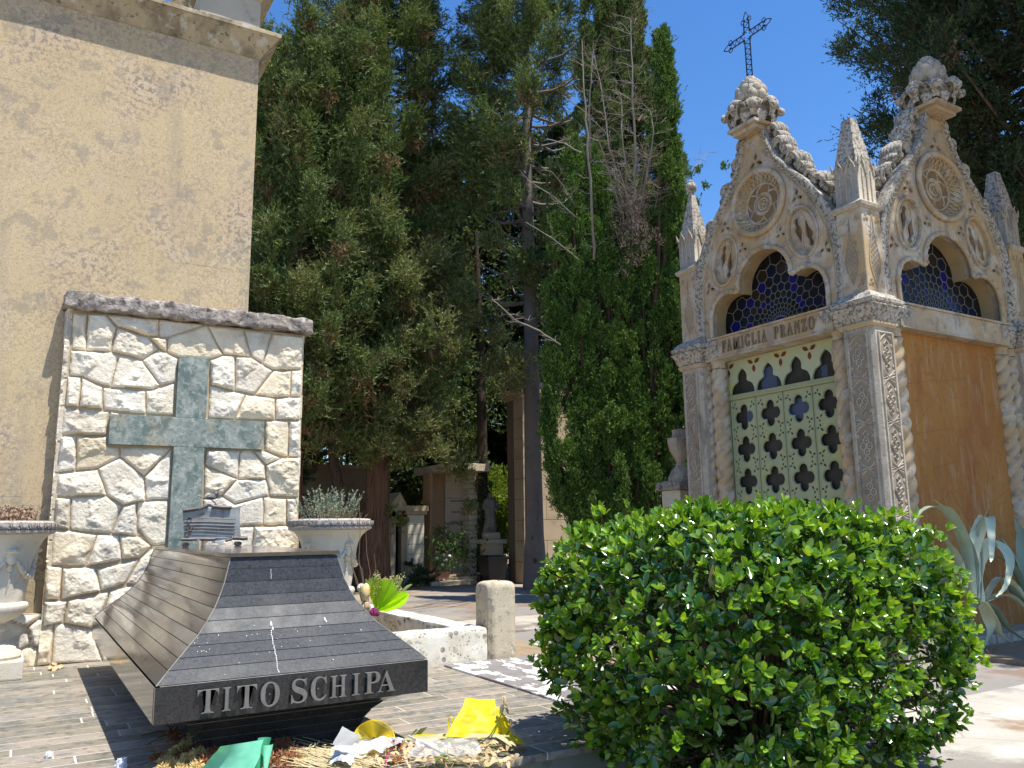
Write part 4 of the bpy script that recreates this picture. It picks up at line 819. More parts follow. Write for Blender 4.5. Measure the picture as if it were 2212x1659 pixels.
def densify(p, n=3, smooth=True):
    """Catmull-Rom through the points of an open polyline"""
    out = []
    for i in range(len(p)-1):
        p0 = p[max(i-1, 0)]; p1 = p[i]; p2 = p[i+1]; p3 = p[min(i+2, len(p)-1)]
        for t in range(n):
            t /= n
            out.append(tuple(.5*((2*p1[j])+(-p0[j]+p2[j])*t+(2*p0[j]-5*p1[j]+4*p2[j]-p3[j])*t*t+(-p0[j]+3*p1[j]-3*p2[j]+p3[j])*t**3) for j in range(2)))
    out.append(tuple(p[-1])); return out
GR = densify([(.94, 3.56), (.965, 4.02), (.92, 4.33), (.80, 4.62), (.63, 4.87), (.43, 5.09), (.26, 5.31), (.175, 5.52), (.125, 5.68)], 5)
GABLE = GR+[(-x, z) for x, z in GR[::-1]]
def rtre(dx=0, s=1):
    a = densify([(.755, 3.56), (.76, 3.80), (.71, 3.95), (.61, 4.03), (.49, 4.05), (.385, 4.025)], 4)[:-1]
    b = [(.372, 4.02), (.352, 4.03)]
    c = densify([(.35, 4.04), (.345, 4.13), (.29, 4.25), (.19, 4.34), (.08, 4.385), (0, 4.395)], 4)
    return a+b+c
RT = rtre(); TRE = RT+[(-x, z) for x, z in RT[::-1][1:]]
GARCH = GR+[(-x, z) for x, z in GR[::-1]]+[(-x, z) for x, z in RT]+[(x, z) for x, z in RT[::-1][1:]]
def petal(cx, cz, ang, L, w):
    d = (math.cos(ang), math.sin(ang)); n_ = (-d[1], d[0])
    pr = [(0, 0), (.3, .8), (.55, 1), (.8, .62), (1, 0), (.8, -.62), (.55, -1), (.3, -.8)]
    return [(cx+d[0]*L*a+n_[0]*w*b, cz+d[1]*L*a+n_[1]*w*b) for a, b in pr]
def trefoil3(cx, cz, L, w, rot=90, off=.012):
    r = []
    for q in (0, 120, 240):
        a = math.radians(rot+q); r.append(petal(cx+math.cos(a)*off, cz+math.sin(a)*off, a, L, w))
    return r
TF = [(0, 5.345, .085, .022, 90), (.485, 4.78, .060, .017, 90), (-.485, 4.78, .060, .017, 90), (.255, 4.475, .052, .015, 90), (-.255, 4.475, .052, .015, 90), (.765, 4.16, .062, .017, 75), (-.765, 4.16, .062, .017, 105)]
def ellipse(cx, cz, a, b, rot, n=28):
    r = math.radians(rot); return [(cx+a*math.cos(t)*math.cos(r)-b*math.sin(t)*math.sin(r), cz+a*math.cos(t)*math.sin(r)+b*math.sin(t)*math.cos(r)) for t in np.linspace(0, 2*PI, n, endpoint=False)]
MC = (0, 4.89); MR = .335
OV = [(.515, 4.405, .155, .25, 12), (-.515, 4.405, .155, .25, -12)]
def P2(vs): return vs
def add_plate(mb, T, polys, d0, d1, bev=0.0, mi=0):
    vs, fs = plate(polys, d0, d1, bev); mb.add([T(*v) for v in vs], fs, mi)
def teardrop(cx, cz, r, L, ang, n=10, mir=1):
    """round end at centre, curved point away at angle"""
    pts = []
    for i in range(n+1):
        t = i/n; a = PI*.5+PI*t; pts.append((r*math.cos(a)*1.0, r*math.sin(a)))
    pts += [(L*.3, -r*.85), (L*.6, -r*.5), (L*.85, -r*.05), (L, r*.35), (L*.75, r*.62), (L*.45, r*.92), (L*.2, r*1.02)]
    c, s_ = math.cos(math.radians(ang)), math.sin(math.radians(ang))
    return [(cx+c*x-s_*y*mir, cz+s_*x+c*y*mir) for x, y in pts]
def crocket(mb, T, s, z, d, r, dirx, seed):
    """curled acanthus leaf: a grooved ball with a smaller curl under it"""
    rr = random.Random(seed)
    # a leaf that rises, bulges and curls over: grooved hood with a rolled tip; grooves run over the hood across y
    n = 40
    def hood(cx, cz, R_, wid, a0, a1, lx):
        rings = []
        for i in range(15):
            a = math.radians(a0+(a1-a0)*i/14); ring = []
            for k_ in range(n):
                v = -1+2*k_/(n-1); g = R_*(1-.35*v*v)*(1+.16*abs(math.sin(v*11+seed))**.6-.08+.09*mn.noise(Vector((a*2, v*3, seed))))
                ring.append((cx+lx*g*math.cos(a), wid*v*(.75+.25*math.sin(math.pi*i/14)), cz+g*math.sin(a)))
            for k_ in range(n-1, -1, -1):
                v = -1+2*k_/(n-1); g = R_*.35*(1-.35*v*v)
                ring.append((cx+lx*g*math.cos(a), wid*v*.7, cz+g*math.sin(a)))
            rings.append(ring)
        mb.loft(rings, T=lambda x, y, q: T(s+x, z+q, d+y))
    hood(0, 0, r*1.15, r*1.25, 190, -70, dirx)
    hood(dirx*r*.75, -r*.75, r*.62, r*.95, 150, -110, dirx)
    mb.blob((0, 0, 0), (r*.42, r*.9, r*.42), 14, 8, T=lambda x, y, q: T(s+x+dirx*r*.3, z+q-r*.2, d+y))

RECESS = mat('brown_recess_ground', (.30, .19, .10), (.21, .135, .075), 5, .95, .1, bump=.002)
def build_side(k):
    TT0 = side(k)
    T = lambda s, z, d: TT0(s, z, d-.09)
    mb = MB()      # front traceried plate and the thick backing
    polys = [GARCH]+[ellipse(MC[0], MC[1], MR-.02, MR-.02, 0, 40)]+[ellipse(*o) for o in OV]
    for t in TF: polys += trefoil3(*t)
    add_plate(mb, T, polys, -.07, 0, 0)
    mb.build('gable_tracery', CSTONE, ch, smooth=40)
    mb = MB()
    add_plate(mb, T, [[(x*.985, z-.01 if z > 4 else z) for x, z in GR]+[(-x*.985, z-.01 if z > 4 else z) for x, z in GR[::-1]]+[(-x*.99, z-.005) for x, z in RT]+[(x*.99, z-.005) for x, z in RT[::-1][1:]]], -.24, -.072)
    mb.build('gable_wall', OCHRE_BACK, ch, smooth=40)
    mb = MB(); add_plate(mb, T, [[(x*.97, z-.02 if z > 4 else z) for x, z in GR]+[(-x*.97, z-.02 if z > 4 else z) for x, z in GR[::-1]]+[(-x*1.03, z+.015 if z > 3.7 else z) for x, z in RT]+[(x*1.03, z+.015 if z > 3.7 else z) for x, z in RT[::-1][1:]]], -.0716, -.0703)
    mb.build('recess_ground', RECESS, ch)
    # mouldings
    mb = MB()
    mb.tube([T(x, z, .008) for x, z in TRE], .026*KS, 8)
    for i, (x, z) in enumerate(TRE[2:-2]):
        if i % 3 == 0: mb.blob(T(x, z, .030), .017*KS, 8, 5)
    inner = [(x*.90, z-.03) for x, z in GABLE]
    mb.tube([T(x, z, .004) for x, z in inner[3:-3]], .010*KS, 6)
    mb.tube([T(x*.875, z-.05, .002) for x, z in GABLE[3:-3]], .006*KS, 6)
    for t in TF:
        for pt in trefoil3(t[0], t[1], t[2]*1.22, t[3]*1.6, t[4], t[5] if len(t) > 5 else .008): mb.tube([T(x, z, .001) for x, z in pt], .0055*KS, 5, closed=True)
    for o in OV:
        e = ellipse(o[0], o[1], o[2]+.02, o[3]+.02, o[4]); mb.tube([T(x, z, .004) for x, z in e], .015*KS, 7, closed=True)
        e = ellipse(o[0], o[1], o[2]+.045, o[3]+.045, o[4]); mb.tube([T(x, z, 0) for x, z in e], .007*KS, 5, closed=True)
    mb.build('mouldings', CSTONE, ch, smooth=50)
    # leafy border band along the ogee edge
    mb = MB(); n = len(GABLE)
    path = [(x*.955, z-.012) for x, z in GABLE]
    rings = []
    for i, (x, z) in enumerate(path[:]):
        a = GABLE[i]; b = inner[i]; rings.append([T(a[0], a[1], -.25), T(a[0]*1.02, a[1]+.012, .0), T(a[0]*1.02, a[1]+.012, .035), T(a[0]*.985, a[1], .045), T(b[0]*1.01, b[1]+.006, .022), T(b[0], b[1], 0)])
    mb.loft(rings, closed=False)
    tot = 0
    for i in range(1, n):
        tot += math.dist(path[i], path[i-1])
        if tot > .045:
            tot = 0; dx, dz = path[i][0]-path[i-1][0], path[i][1]-path[i-1][1]; L = math.hypot(dx, dz) or 1
            sg = 1 if i < n/2 else -1
            for s_ in (-1, 1):
                px, pz = path[i]; nx_, nz_ = -dz/L*s_, dx/L*s_
                mb.blob((0, 0, 0), (.011, .009, .03), 7, 6, T=lambda x, y, q: T(px+nx_*.018+nx_*x*.8+(dx/L*sg*.8+nx_*.6)*q, pz+nz_*.018+nz_*x*.8+(dz/L*sg*.8+nz_*.6)*q, .038+y))
    mb.build('leaf_border', CSTONE_L, ch, smooth=40)
    # crockets behind the edge
    for sgn in (-1, 1):
        for j, (t, r) in enumerate(((.20, .05), (.30, .075), (.395, .055), (.485, .095), (.565, .06), (.65, .105), (.725, .065), (.80, .10), (.87, .06), (.935, .09))):
            i = int(t*(len(GR)-1)); x, z = GR[i]; a = GR[min(i+1, len(GR)-1)]; b = GR[max(i-1, 0)]
            dx, dz = a[0]-b[0], a[1]-b[1]; L = math.hypot(dx, dz); nx_, nz_ = dz/L, -dx/L
            mb = MB(); crocket(mb, T, sgn*(x+nx_*r*.6), z+nz_*r*.6, -.12, r, sgn, j+int(sgn)*5+k); mb.build('crocket', CSTONE_L, ch, smooth=35)
    # round medallion
    md = MB(); cx, cz = MC
    md.tube([T(cx+MR*math.cos(t), cz+MR*math.sin(t), .02) for t in np.linspace(0, 2*PI, 48, endpoint=False)], .030*KS, 8, closed=True)
    rings = [[T(cx+r*math.cos(t), cz+r*math.sin(t), d) for t in np.linspace(0, 2*PI, 48, endpoint=False)] for r, d in ((MR, .02), (.315, .012), (.27, -.03), (.225, -.07), (.205, -.075), (.20, -.12))]
    md.loft(rings, caps=False)
    for q in range(30):
        a = 2*PI*q/30
        for sg in (-1, 1):
            md.tube([T(cx+.315*math.cos(a), cz+.315*math.sin(a), .022), T(cx+.275*math.cos(a+sg*.10), cz+.275*math.sin(a+sg*.10), -.008), T(cx+.235*math.cos(a+sg*.0), cz+.235*math.sin(a), -.045)], .0075*KS, 5)
    md.tube([T(cx+.215*math.cos(t), cz+.215*math.sin(t), -.062) for t in np.linspace(0, 2*PI, 40, endpoint=False)], .014*KS, 6, closed=True)
    for q in range(5):
        a = 2*PI*q/5+.4
        pts = [(.205, 0), (.185, .25), (.15, .48), (.115, .62)]
        md.tube([T(cx+r*math.cos(a+b), cz+r*math.sin(a+b), -.075) for r, b in pts], [.012*KS]*4, 6)
        pts = [(.205, .75), (.17, .62), (.135, .55), (.11, .35)]
        md.tube([T(cx+r*math.cos(a+b), cz+r*math.sin(a+b), -.075) for r, b in pts], [.010*KS]*4, 6)
    for rr_, w in ((.112, .012), (.092, .008), (.062, .012)):
        md.tube([T(cx+rr_*math.cos(t), cz+rr_*math.sin(t), -.068) for t in np.linspace(0, 2*PI, 28, endpoint=False)], w*KS, 6, closed=True)
    for q in range(4):
        a = PI/2*q+.3; md.tube([T(cx+.028*math.cos(a)+.020*math.cos(t), cz+.028*math.sin(a)+.020*math.sin(t), -.07) for t in np.linspace(0, 2*PI, 10, endpoint=False)], .006*KS, 5, closed=True)
    md.build('medallion', CSTONE, ch, smooth=50)
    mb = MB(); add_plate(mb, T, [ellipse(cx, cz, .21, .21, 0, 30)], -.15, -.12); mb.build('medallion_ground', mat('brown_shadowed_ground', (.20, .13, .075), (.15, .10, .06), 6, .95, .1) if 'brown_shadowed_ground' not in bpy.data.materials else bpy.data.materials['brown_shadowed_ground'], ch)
    # oval roundels with two pierced teardrops
    for o in OV:
        mb = MB(); hol = []; m_ = 1 if o[0] > 0 else -1
        c_, s_ = math.cos(math.radians(o[4])), math.sin(math.radians(o[4]))
        def R(x, z): return (o[0]+c_*x-s_*z, o[1]+s_*x+c_*z)
        td1 = densify([(-.075, -.02), (-.10, .06), (-.075, .11), (-.085, .15), (-.055, .185), (-.02, .16), (-.03, .11), (-.012, .05), (-.02, -.03), (-.05, -.12), (-.075, -.02)], 3)[:-1]
        td2 = [(-x, -z) for x, z in td1]
        for td in (td1, td2): hol.append([R(x*1.02, z) for x, z in td])
        add_plate(mb, T, [ellipse(o[0], o[1], o[2]+.012, o[3]+.012, o[4])]+hol, -.065, -.025, .006)
        for h in hol: mb.tube([T(x, z, -.024) for x, z in h], .006*KS, 5, closed=True)
        sc_ = densify([(.0, -.24), (-.045, -.14), (-.03, -.05), (.0, 0), (.03, .05), (.045, .14), (0, .24)], 4)
        mb.tube([T(*R(x, z), -.020) for x, z in sc_], .008*KS, 6)
        mb.tube([T(x, z, -.022) for x, z in ellipse(o[0], o[1], o[2]-.018, o[3]-.018, o[4])], .007*KS, 6, closed=True)
        mb.build('oval_roundel', CSTONE, ch, smooth=45)
    # stained glass
    leads, cells = glass(TT0, k)
    T = TT0
    # lintel / architrave
    mb = MB(); m2 = MB(); m2.add([T(v[0], v[1], v[2]) for v in [(x, z, d) for (x, z, d) in [(-.8, 3.36, -.34), (.8, 3.36, -.34), (.8, 3.36, -.06), (-.8, 3.36, -.06), (-.8, 3.565, -.34), (.8, 3.565, -.34), (.8, 3.565, -.06), (-.8, 3.565, -.06)]]], [(0, 1, 2, 3), (4, 7, 6, 5), (0, 4, 5, 1), (1, 5, 6, 2), (2, 6, 7, 3), (3, 7, 4, 0)])
    def sbox(m_, a, b, z0, z1, d0, d1, mi=0):
        m_.add([T(*p) for p in [(a, z0, d0), (b, z0, d0), (b, z0, d1), (a, z0, d1), (a, z1, d0), (b, z1, d0), (b, z1, d1), (a, z1, d1)]], [(0, 1, 2, 3), (4, 7, 6, 5), (0, 4, 5, 1), (1, 5, 6, 2), (2, 6, 7, 3), (3, 7, 4, 0)], mi)
    sbox(m2, -.8, .8, 3.345, 3.3585, -.33, -.045); sbox(m2, -.8, .8, 3.5665, 3.585, -.33, -.04)
    m2.build('lintel', CSTONE, ch)
    # finial block, acanthus roll and bud
    mb = MB()
    for (w, z0, z1) in ((.15, 5.64, 5.685), (.19, 5.687, 5.72), (.13, 5.722, 5.76)): sbox(mb, -w, w, z0, z1, -.09-w, -.09+w)
    mb.build('finial_base', CSTONE, ch)
    def leafy(t, p): return 1+.16*abs(math.sin(t*9+p))+.10*mn.noise(Vector((math.cos(t)*3, math.sin(t)*3, p*2)))-.05
    mb = MB()
    mb.lathe([(.06, 5.745), (.10, 5.75), (.15, 5.765), (.17, 5.80), (.16, 5.83), (.19, 5.86), (.20, 5.91), (.18, 5.96), (.12, 5.985), (.08, 5.985)], 0, 0, 48, T=lambda x, y, z: T(x/ (FX if k % 2 else 1), z, -.09+y))
    def curl_leaf(az, r_, zz, L, wd, th, droop, sd):
        """acanthus leaf rolling outward and down: ribbed tongue swept along an arc"""
        ca, sa = math.cos(az), math.sin(az); rings = []
        for i in range(11):
            t = i/10; a = math.radians(100-droop*t); ox = r_+L*(.15+.75*math.sin(t*PI*.55)); oz = zz+L*.45*math.sin(t*PI)-L*.35*t*t
            if t > .75: ox -= L*.25*(t-.75)/.25
            w_ = wd*(.55+.6*math.sin(PI*min(1, t*1.05)))*(1-.25*t); ring = []
            for q in range(13):
                v = -1+2*q/12; rib = th*(.6+.5*abs(math.cos(v*8)))*(1-.45*v*v)
                ring.append((ox*ca-v*w_*sa, ox*sa+v*w_*ca, oz+rib-(abs(v)**2)*w_*.35))
            for q in range(12, -1, -1):
                v = -1+2*q/12; ring.append((ox*ca*.94-v*w_*.85*sa, ox*sa*.94+v*w_*.85*ca, oz-th*.8-(abs(v)**2)*w_*.35))
            rings.append(ring)
        mb.loft(rings, T=lambda x, y, z: T(x/(FX if k % 2 else 1), z, -.09+y))
    for q in range(8): curl_leaf(PI/4*q, .10, 5.86, .20 if q % 2 else .235, .082, .022, 150, q)
    for q in range(8): curl_leaf(PI/4*(q+.5), .08, 5.765, .17, .07, .018, 150, q)
    for q in range(8): mb.blob((0, 0, 0), (.035, .045, .04), 9, 6, rf=lambda t, p: 1+.2*abs(math.sin(t*3)), T=lambda x, y, z: T((.285*math.cos(PI/4*q)+x)/(FX if k % 2 else 1), 5.865+z, -.09+.285*math.sin(PI/4*q)+y))
    mb.build('acanthus_finial', CSTONE_L, ch, smooth=40)
    mb = MB()
    mb.lathe([(.09, 5.98), (.14, 6.0), (.165, 6.06), (.16, 6.11), (.135, 6.17), (.10, 6.22), (.06, 6.27), (.03, 6.30), (.008, 6.32)], 0, 0, 32, T=lambda x, y, z: T(x/(FX if k % 2 else 1), z, -.09+y))
    for lv_, (r_, zz, sz) in enumerate(((.150, 6.045, .055), (.145, 6.115, .05), (.115, 6.175, .043), (.078, 6.23, .034), (.045, 6.275, .026))):
        for q in range(8):
            az = PI/4*(q+.5*(lv_ % 2)); mb.blob((0, 0, 0), (sz*.55, sz*.95, sz*1.05), 10, 7, rf=lambda t, p: 1+.12*abs(math.sin(t*2)), T=lambda x, y, z: T((r_*math.cos(az)+x*math.cos(az)-y*math.sin(az))/(FX if k % 2 else 1), zz+z, -.09+r_*math.sin(az)+x*math.sin(az)+y*math.cos(az)))
    mb.build('finial_bud', CSTONE_G, ch, smooth=45)
    # twisted columns
    for s_ in (-.955, -.785, .785, .955):
        mb = MB(); R_ = .088; rings = []; nz = 190; z0 = LG+.35; z1 = 3.27; sg = -1
        for i in range(nz+1):
            z = z0+(z1-z0)*i/nz; tw = sg*z*PI/.20; f = min(1, min(i, nz-i)/3+.75)
            rings.append([T(s_+R_*f*(.66+.38*abs(math.cos(1.5*(t-tw)))**.6)*math.cos(t), z, -.18+R_*f*(.66+.38*abs(math.cos(1.5*(t-tw)))**.6)*math.sin(t)) for t in np.linspace(0, 2*PI, 30, endpoint=False)])
        mb.loft(rings)
        mb.lathe([(.072, 3.27), (.082, 3.29), (.075, 3.31), (.09, 3.345)], s_, 0, 16, T=lambda x, y, z: T(x, z, -.18+y))
        mb.lathe([(.11, LG+.2), (.11, LG+.27), (.085, LG+.30), (.095, LG+.33), (.075, LG+.352)], s_, 0, 16, T=lambda x, y, z: T(x, z, -.18+y))
        mb.build('twisted_column', CSTONE, ch, smooth=50)
    for sg in (-1, 1):
        mb = MB(); rings = []
        for w, z, am in ((.0, 3.347, 0), (.01, 3.37, .004), (.025, 3.41, .008), (.04, 3.45, .010), (.055, 3.49, .008), (.05, 3.505, 0), (.06, 3.51, 0), (.06, 3.55, 0)):
            r = []
            for q in range(19): r.append(T(sg*(.695-w*.4+(.91-.695)*q/18), z, -.09+w+am*math.sin(q*2.6)))
            r.append(T(sg*.91, z, -.30)); r.append(T(sg*(.695-w*.4), z, -.30)); rings.append(r)
        mb.loft(rings); mb.build('column_capital', CSTONE_L, ch, smooth=35)
    return sbox
def hexcells():
    """cells of a rosette: hexagons in polar coordinates round the foot of the window"""
    C0 = (0, 3.585); cells = []
    rad = [.115]
    for i in range(11): rad.append(rad[-1]*1.19+.012)
    N_ = 15
    for i in range(len(rad)-2):
        for j in range(-1, N_+1):
            off = .5*(i % 2); a0 = PI*(j+off)/N_; a1 = PI*(j+1+off)/N_; am = (a0+a1)/2
            r0_, r1_, r2_ = rad[i], rad[i+1], rad[i+2] if i+2 < len(rad) else rad[i+1]*1.2
            ra = r0_+(r1_-r0_)*.32; rb = r1_+(r2_-r1_)*.32
            pts = [(r0_, am), (ra, a0), (r1_, a0), (rb, am), (r1_, a1), (ra, a1)]
            pts = [(r0_, am), (ra, a0), (rb-(rb-r1_)*.9, a0), (rb, am), (rb-(rb-r1_)*.9, a1), (ra, a1)]
            cells.append([(C0[0]+r*math.cos(a), C0[1]+r*math.sin(a)) for r, a in pts])
    return cells
HEX = hexcells()
def intre(x, z):
    ins, _ = pip(np.array([x]), np.array([z]), TRE); return bool(ins[0])
GLASSMATS = [G_DARK, G_NAVY, G_BROWN, G_BLUE, BLUEGLASS]
def glass(T, k_side=0):
    rg = random.Random(21)
    mb = MB(); ml = MB(); seen = set()
    vs, fs = plate([[(x*1.01, z) for x, z in TRE]], -.300, -.292); mb.add([T(*v) for v in vs], fs, 0)
    for c in HEX:
        cx = sum(p[0] for p in c)/6; cz = sum(p[1] for p in c)/6
        if not intre(cx*.98, max(cz, 3.60)) or min(p[1] for p in c) < 3.575 : continue
        q = rg.random(); mi = 0 if q < .50 else 1 if q < .80 else 2 if q < .93 else 3
        if cx < -.15 and rg.random() < .20 and k_side == 0: mi = 3
        if not all(intre(p[0]*.99, max(p[1], 3.59)) for p in c): mi = 0
        mb.add([T(cx+(p[0]-cx)*.97, cz+(p[1]-cz)*.97, -.2895+rg.uniform(-.0006, .0006)) for p in c], [tuple(range(6))], mi)
        for a, b in zip(c, c[1:]+c[:1]):
            key = (round(a[0]+b[0], 3), round(a[1]+b[1], 3))
            if key in seen: continue
            seen.add(key)
            if intre(*a) and intre(*b) : ml.tube([T(a[0], a[1], -.286), T(b[0], b[1], -.286)], .0042*KS, 4)
    mb.add([T(0+.105*math.cos(t), 3.585+.105*math.sin(t), -.289) for t in np.linspace(0, PI, 12)], [tuple(range(12))], 3)
    ml.tube([T(0+.11*math.cos(t), 3.585+.11*math.sin(t), -.286) for t in np.linspace(0, PI, 14)], .006*KS, 5)
    g = mb.build('stained_glass', GLASSMATS, ch, recalc=False)
    ml.build('leadwork', LEAD, g)
    return None, None
for k in range(4):
    build_side(k)
# recalc normals of glass is not needed; inscription on the front lintel
T0 = side(0); T1 = side(1)
txt = "FAMIGLIA PRANZO"; adv = {}
tot = 0; sc_ = .125/.455; gap = .026
for c in txt: tot += (.09 if c == ' ' else (max(p[0] for q in GLYPH[c] for p in q)-min(p[0] for q in GLYPH[c] for p in q))*sc_*.68+gap)
x = -.60; k_ = 1.22/tot
INS = mat('dark_brown_inscription', (.26, .19, .12), (.20, .145, .09), 20, .95, .1)
for c in txt:
    if c == ' ': x += .09*k_; continue
    sp = GLYPH[c]; x0 = min(p[0] for q in sp for p in q); x1 = max(p[0] for q in sp for p in q); w = (x1-x0)*sc_*.68*k_
    pol = [[(x+(p[0]-x0)/(x1-x0)*w, 3.405+p[1]*sc_) for p in q] for q in sp]
    mb = MB(); add_plate(mb, T0, pol, -.0615, -.045, .002); mb.build('carved_letter', INS, ch)
    x += w+gap*k_
# ---- piers, capitals, pinnacles on the four corners
def carved_strip(mb, T, s0, s1, z0, z1, d, unit=.40):
    """relief of crossing ribs and four petalled flowers between z0 and z1"""
    cx = (s0+s1)/2; w = (s1-s0)/2; r = .0115*KS
    for s_ in (s0, s1): mb.tube([T(s_, z0, d), T(s_, z1, d)], r*1.1, 5)
    n_ = int(round((z1-z0)/unit)); u = (z1-z0)/n_
    for i in range(n_):
        zc = z0+u*(i+.5); h = u/2
        for sg in (-1, 1):
            for off in (-.012, .012):
                mb.tube([T(cx+sg*w, zc-h+.03+off, d), T(cx, zc-h+off, d-.001), T(cx-sg*w, zc-h-.03+off, d)], r*.6, 4)
            mb.tube([T(cx+sg*w*.95, zc-h*.62, d), T(cx+sg*w*.55, zc-h*.80, d), T(cx, zc-h*.98, d)], r*.7, 4)
            mb.tube([T(cx+sg*w*.95, zc+h*.62, d), T(cx+sg*w*.55, zc+h*.80, d), T(cx, zc+h*.98, d)], r*.7, 4)
            for q in (.42, -.42): mb.blob((0, 0, 0), (.014, .006, .022), 6, 4, T=lambda x, y, z: T(cx+sg*w*.8+x, zc+h*q*1.1+z, d+y))
        for q in range(4):
            a = PI/2*q; L = .062 if q % 2 else .048
            px, pz = cx+math.cos(a)*L*.62, zc+math.sin(a)*L*.75
            mb.tube([T(px+.027*math.cos(t)*(1 if q % 2 else 1.0), pz+.031*math.sin(t), d+.002) for t in np.linspace(0, 2*PI, 10, endpoint=False)], r*.75, 4, closed=True)
            mb.blob((0, 0, 0), (.012, .006, .014), 6, 4, T=lambda x, y, z: T(px+x, pz+z, d+y))
        for sg in (-1, 1): mb.tube([T(cx, zc+sg*.135, d), T(cx+.028, zc+sg*.105, d), T(cx, zc+sg*.075, d), T(cx-.028, zc+sg*.105, d)], r*.7, 4, closed=True)
def lattice_panel(mb, T, cx, w, z0, z1, d):
    """quatrefoil framed lattice on the pinnacle foot"""
    mb.tube([T(cx+w*.55*math.sin(PI*t)*(1+.5*math.sin(2*PI*t*1.0)), z0+(z1-z0)*t, d) for t in np.linspace(0, 1, 24)], .006*KS, 5)
    mb.tube([T(cx-w*.55*math.sin(PI*t)*(1+.5*math.sin(2*PI*t*1.0)), z0+(z1-z0)*t, d) for t in np.linspace(0, 1, 24)], .006*KS, 5)
    for i in range(9):
        for sg in (-1, 1):
            za = z0+(z1-z0)*(.14+.07*i)
            mb.tube([T(cx-sg*w*.45, za, d-.004), T(cx+sg*w*.45, za+.09, d-.004)], .0055*KS, 4)
    for (a, b) in ((-1, z0+.04), (1, z0+.04), (-1, z1-.05), (1, z1-.05)):
        for q in range(3): 
            pt = petal(cx+a*w*.72, b, PI/2+q*2*PI/3, .035, .010); mb.tube([T(x, z, d+.001) for x, z in pt], .0045*KS, 4, closed=True)
PC = 1.065
SUNK = mat('dark_sunk_panel_stone', (.34, .28, .20), (.27, .22, .16), 9, .95, .1, bump=.003, bscale=50)
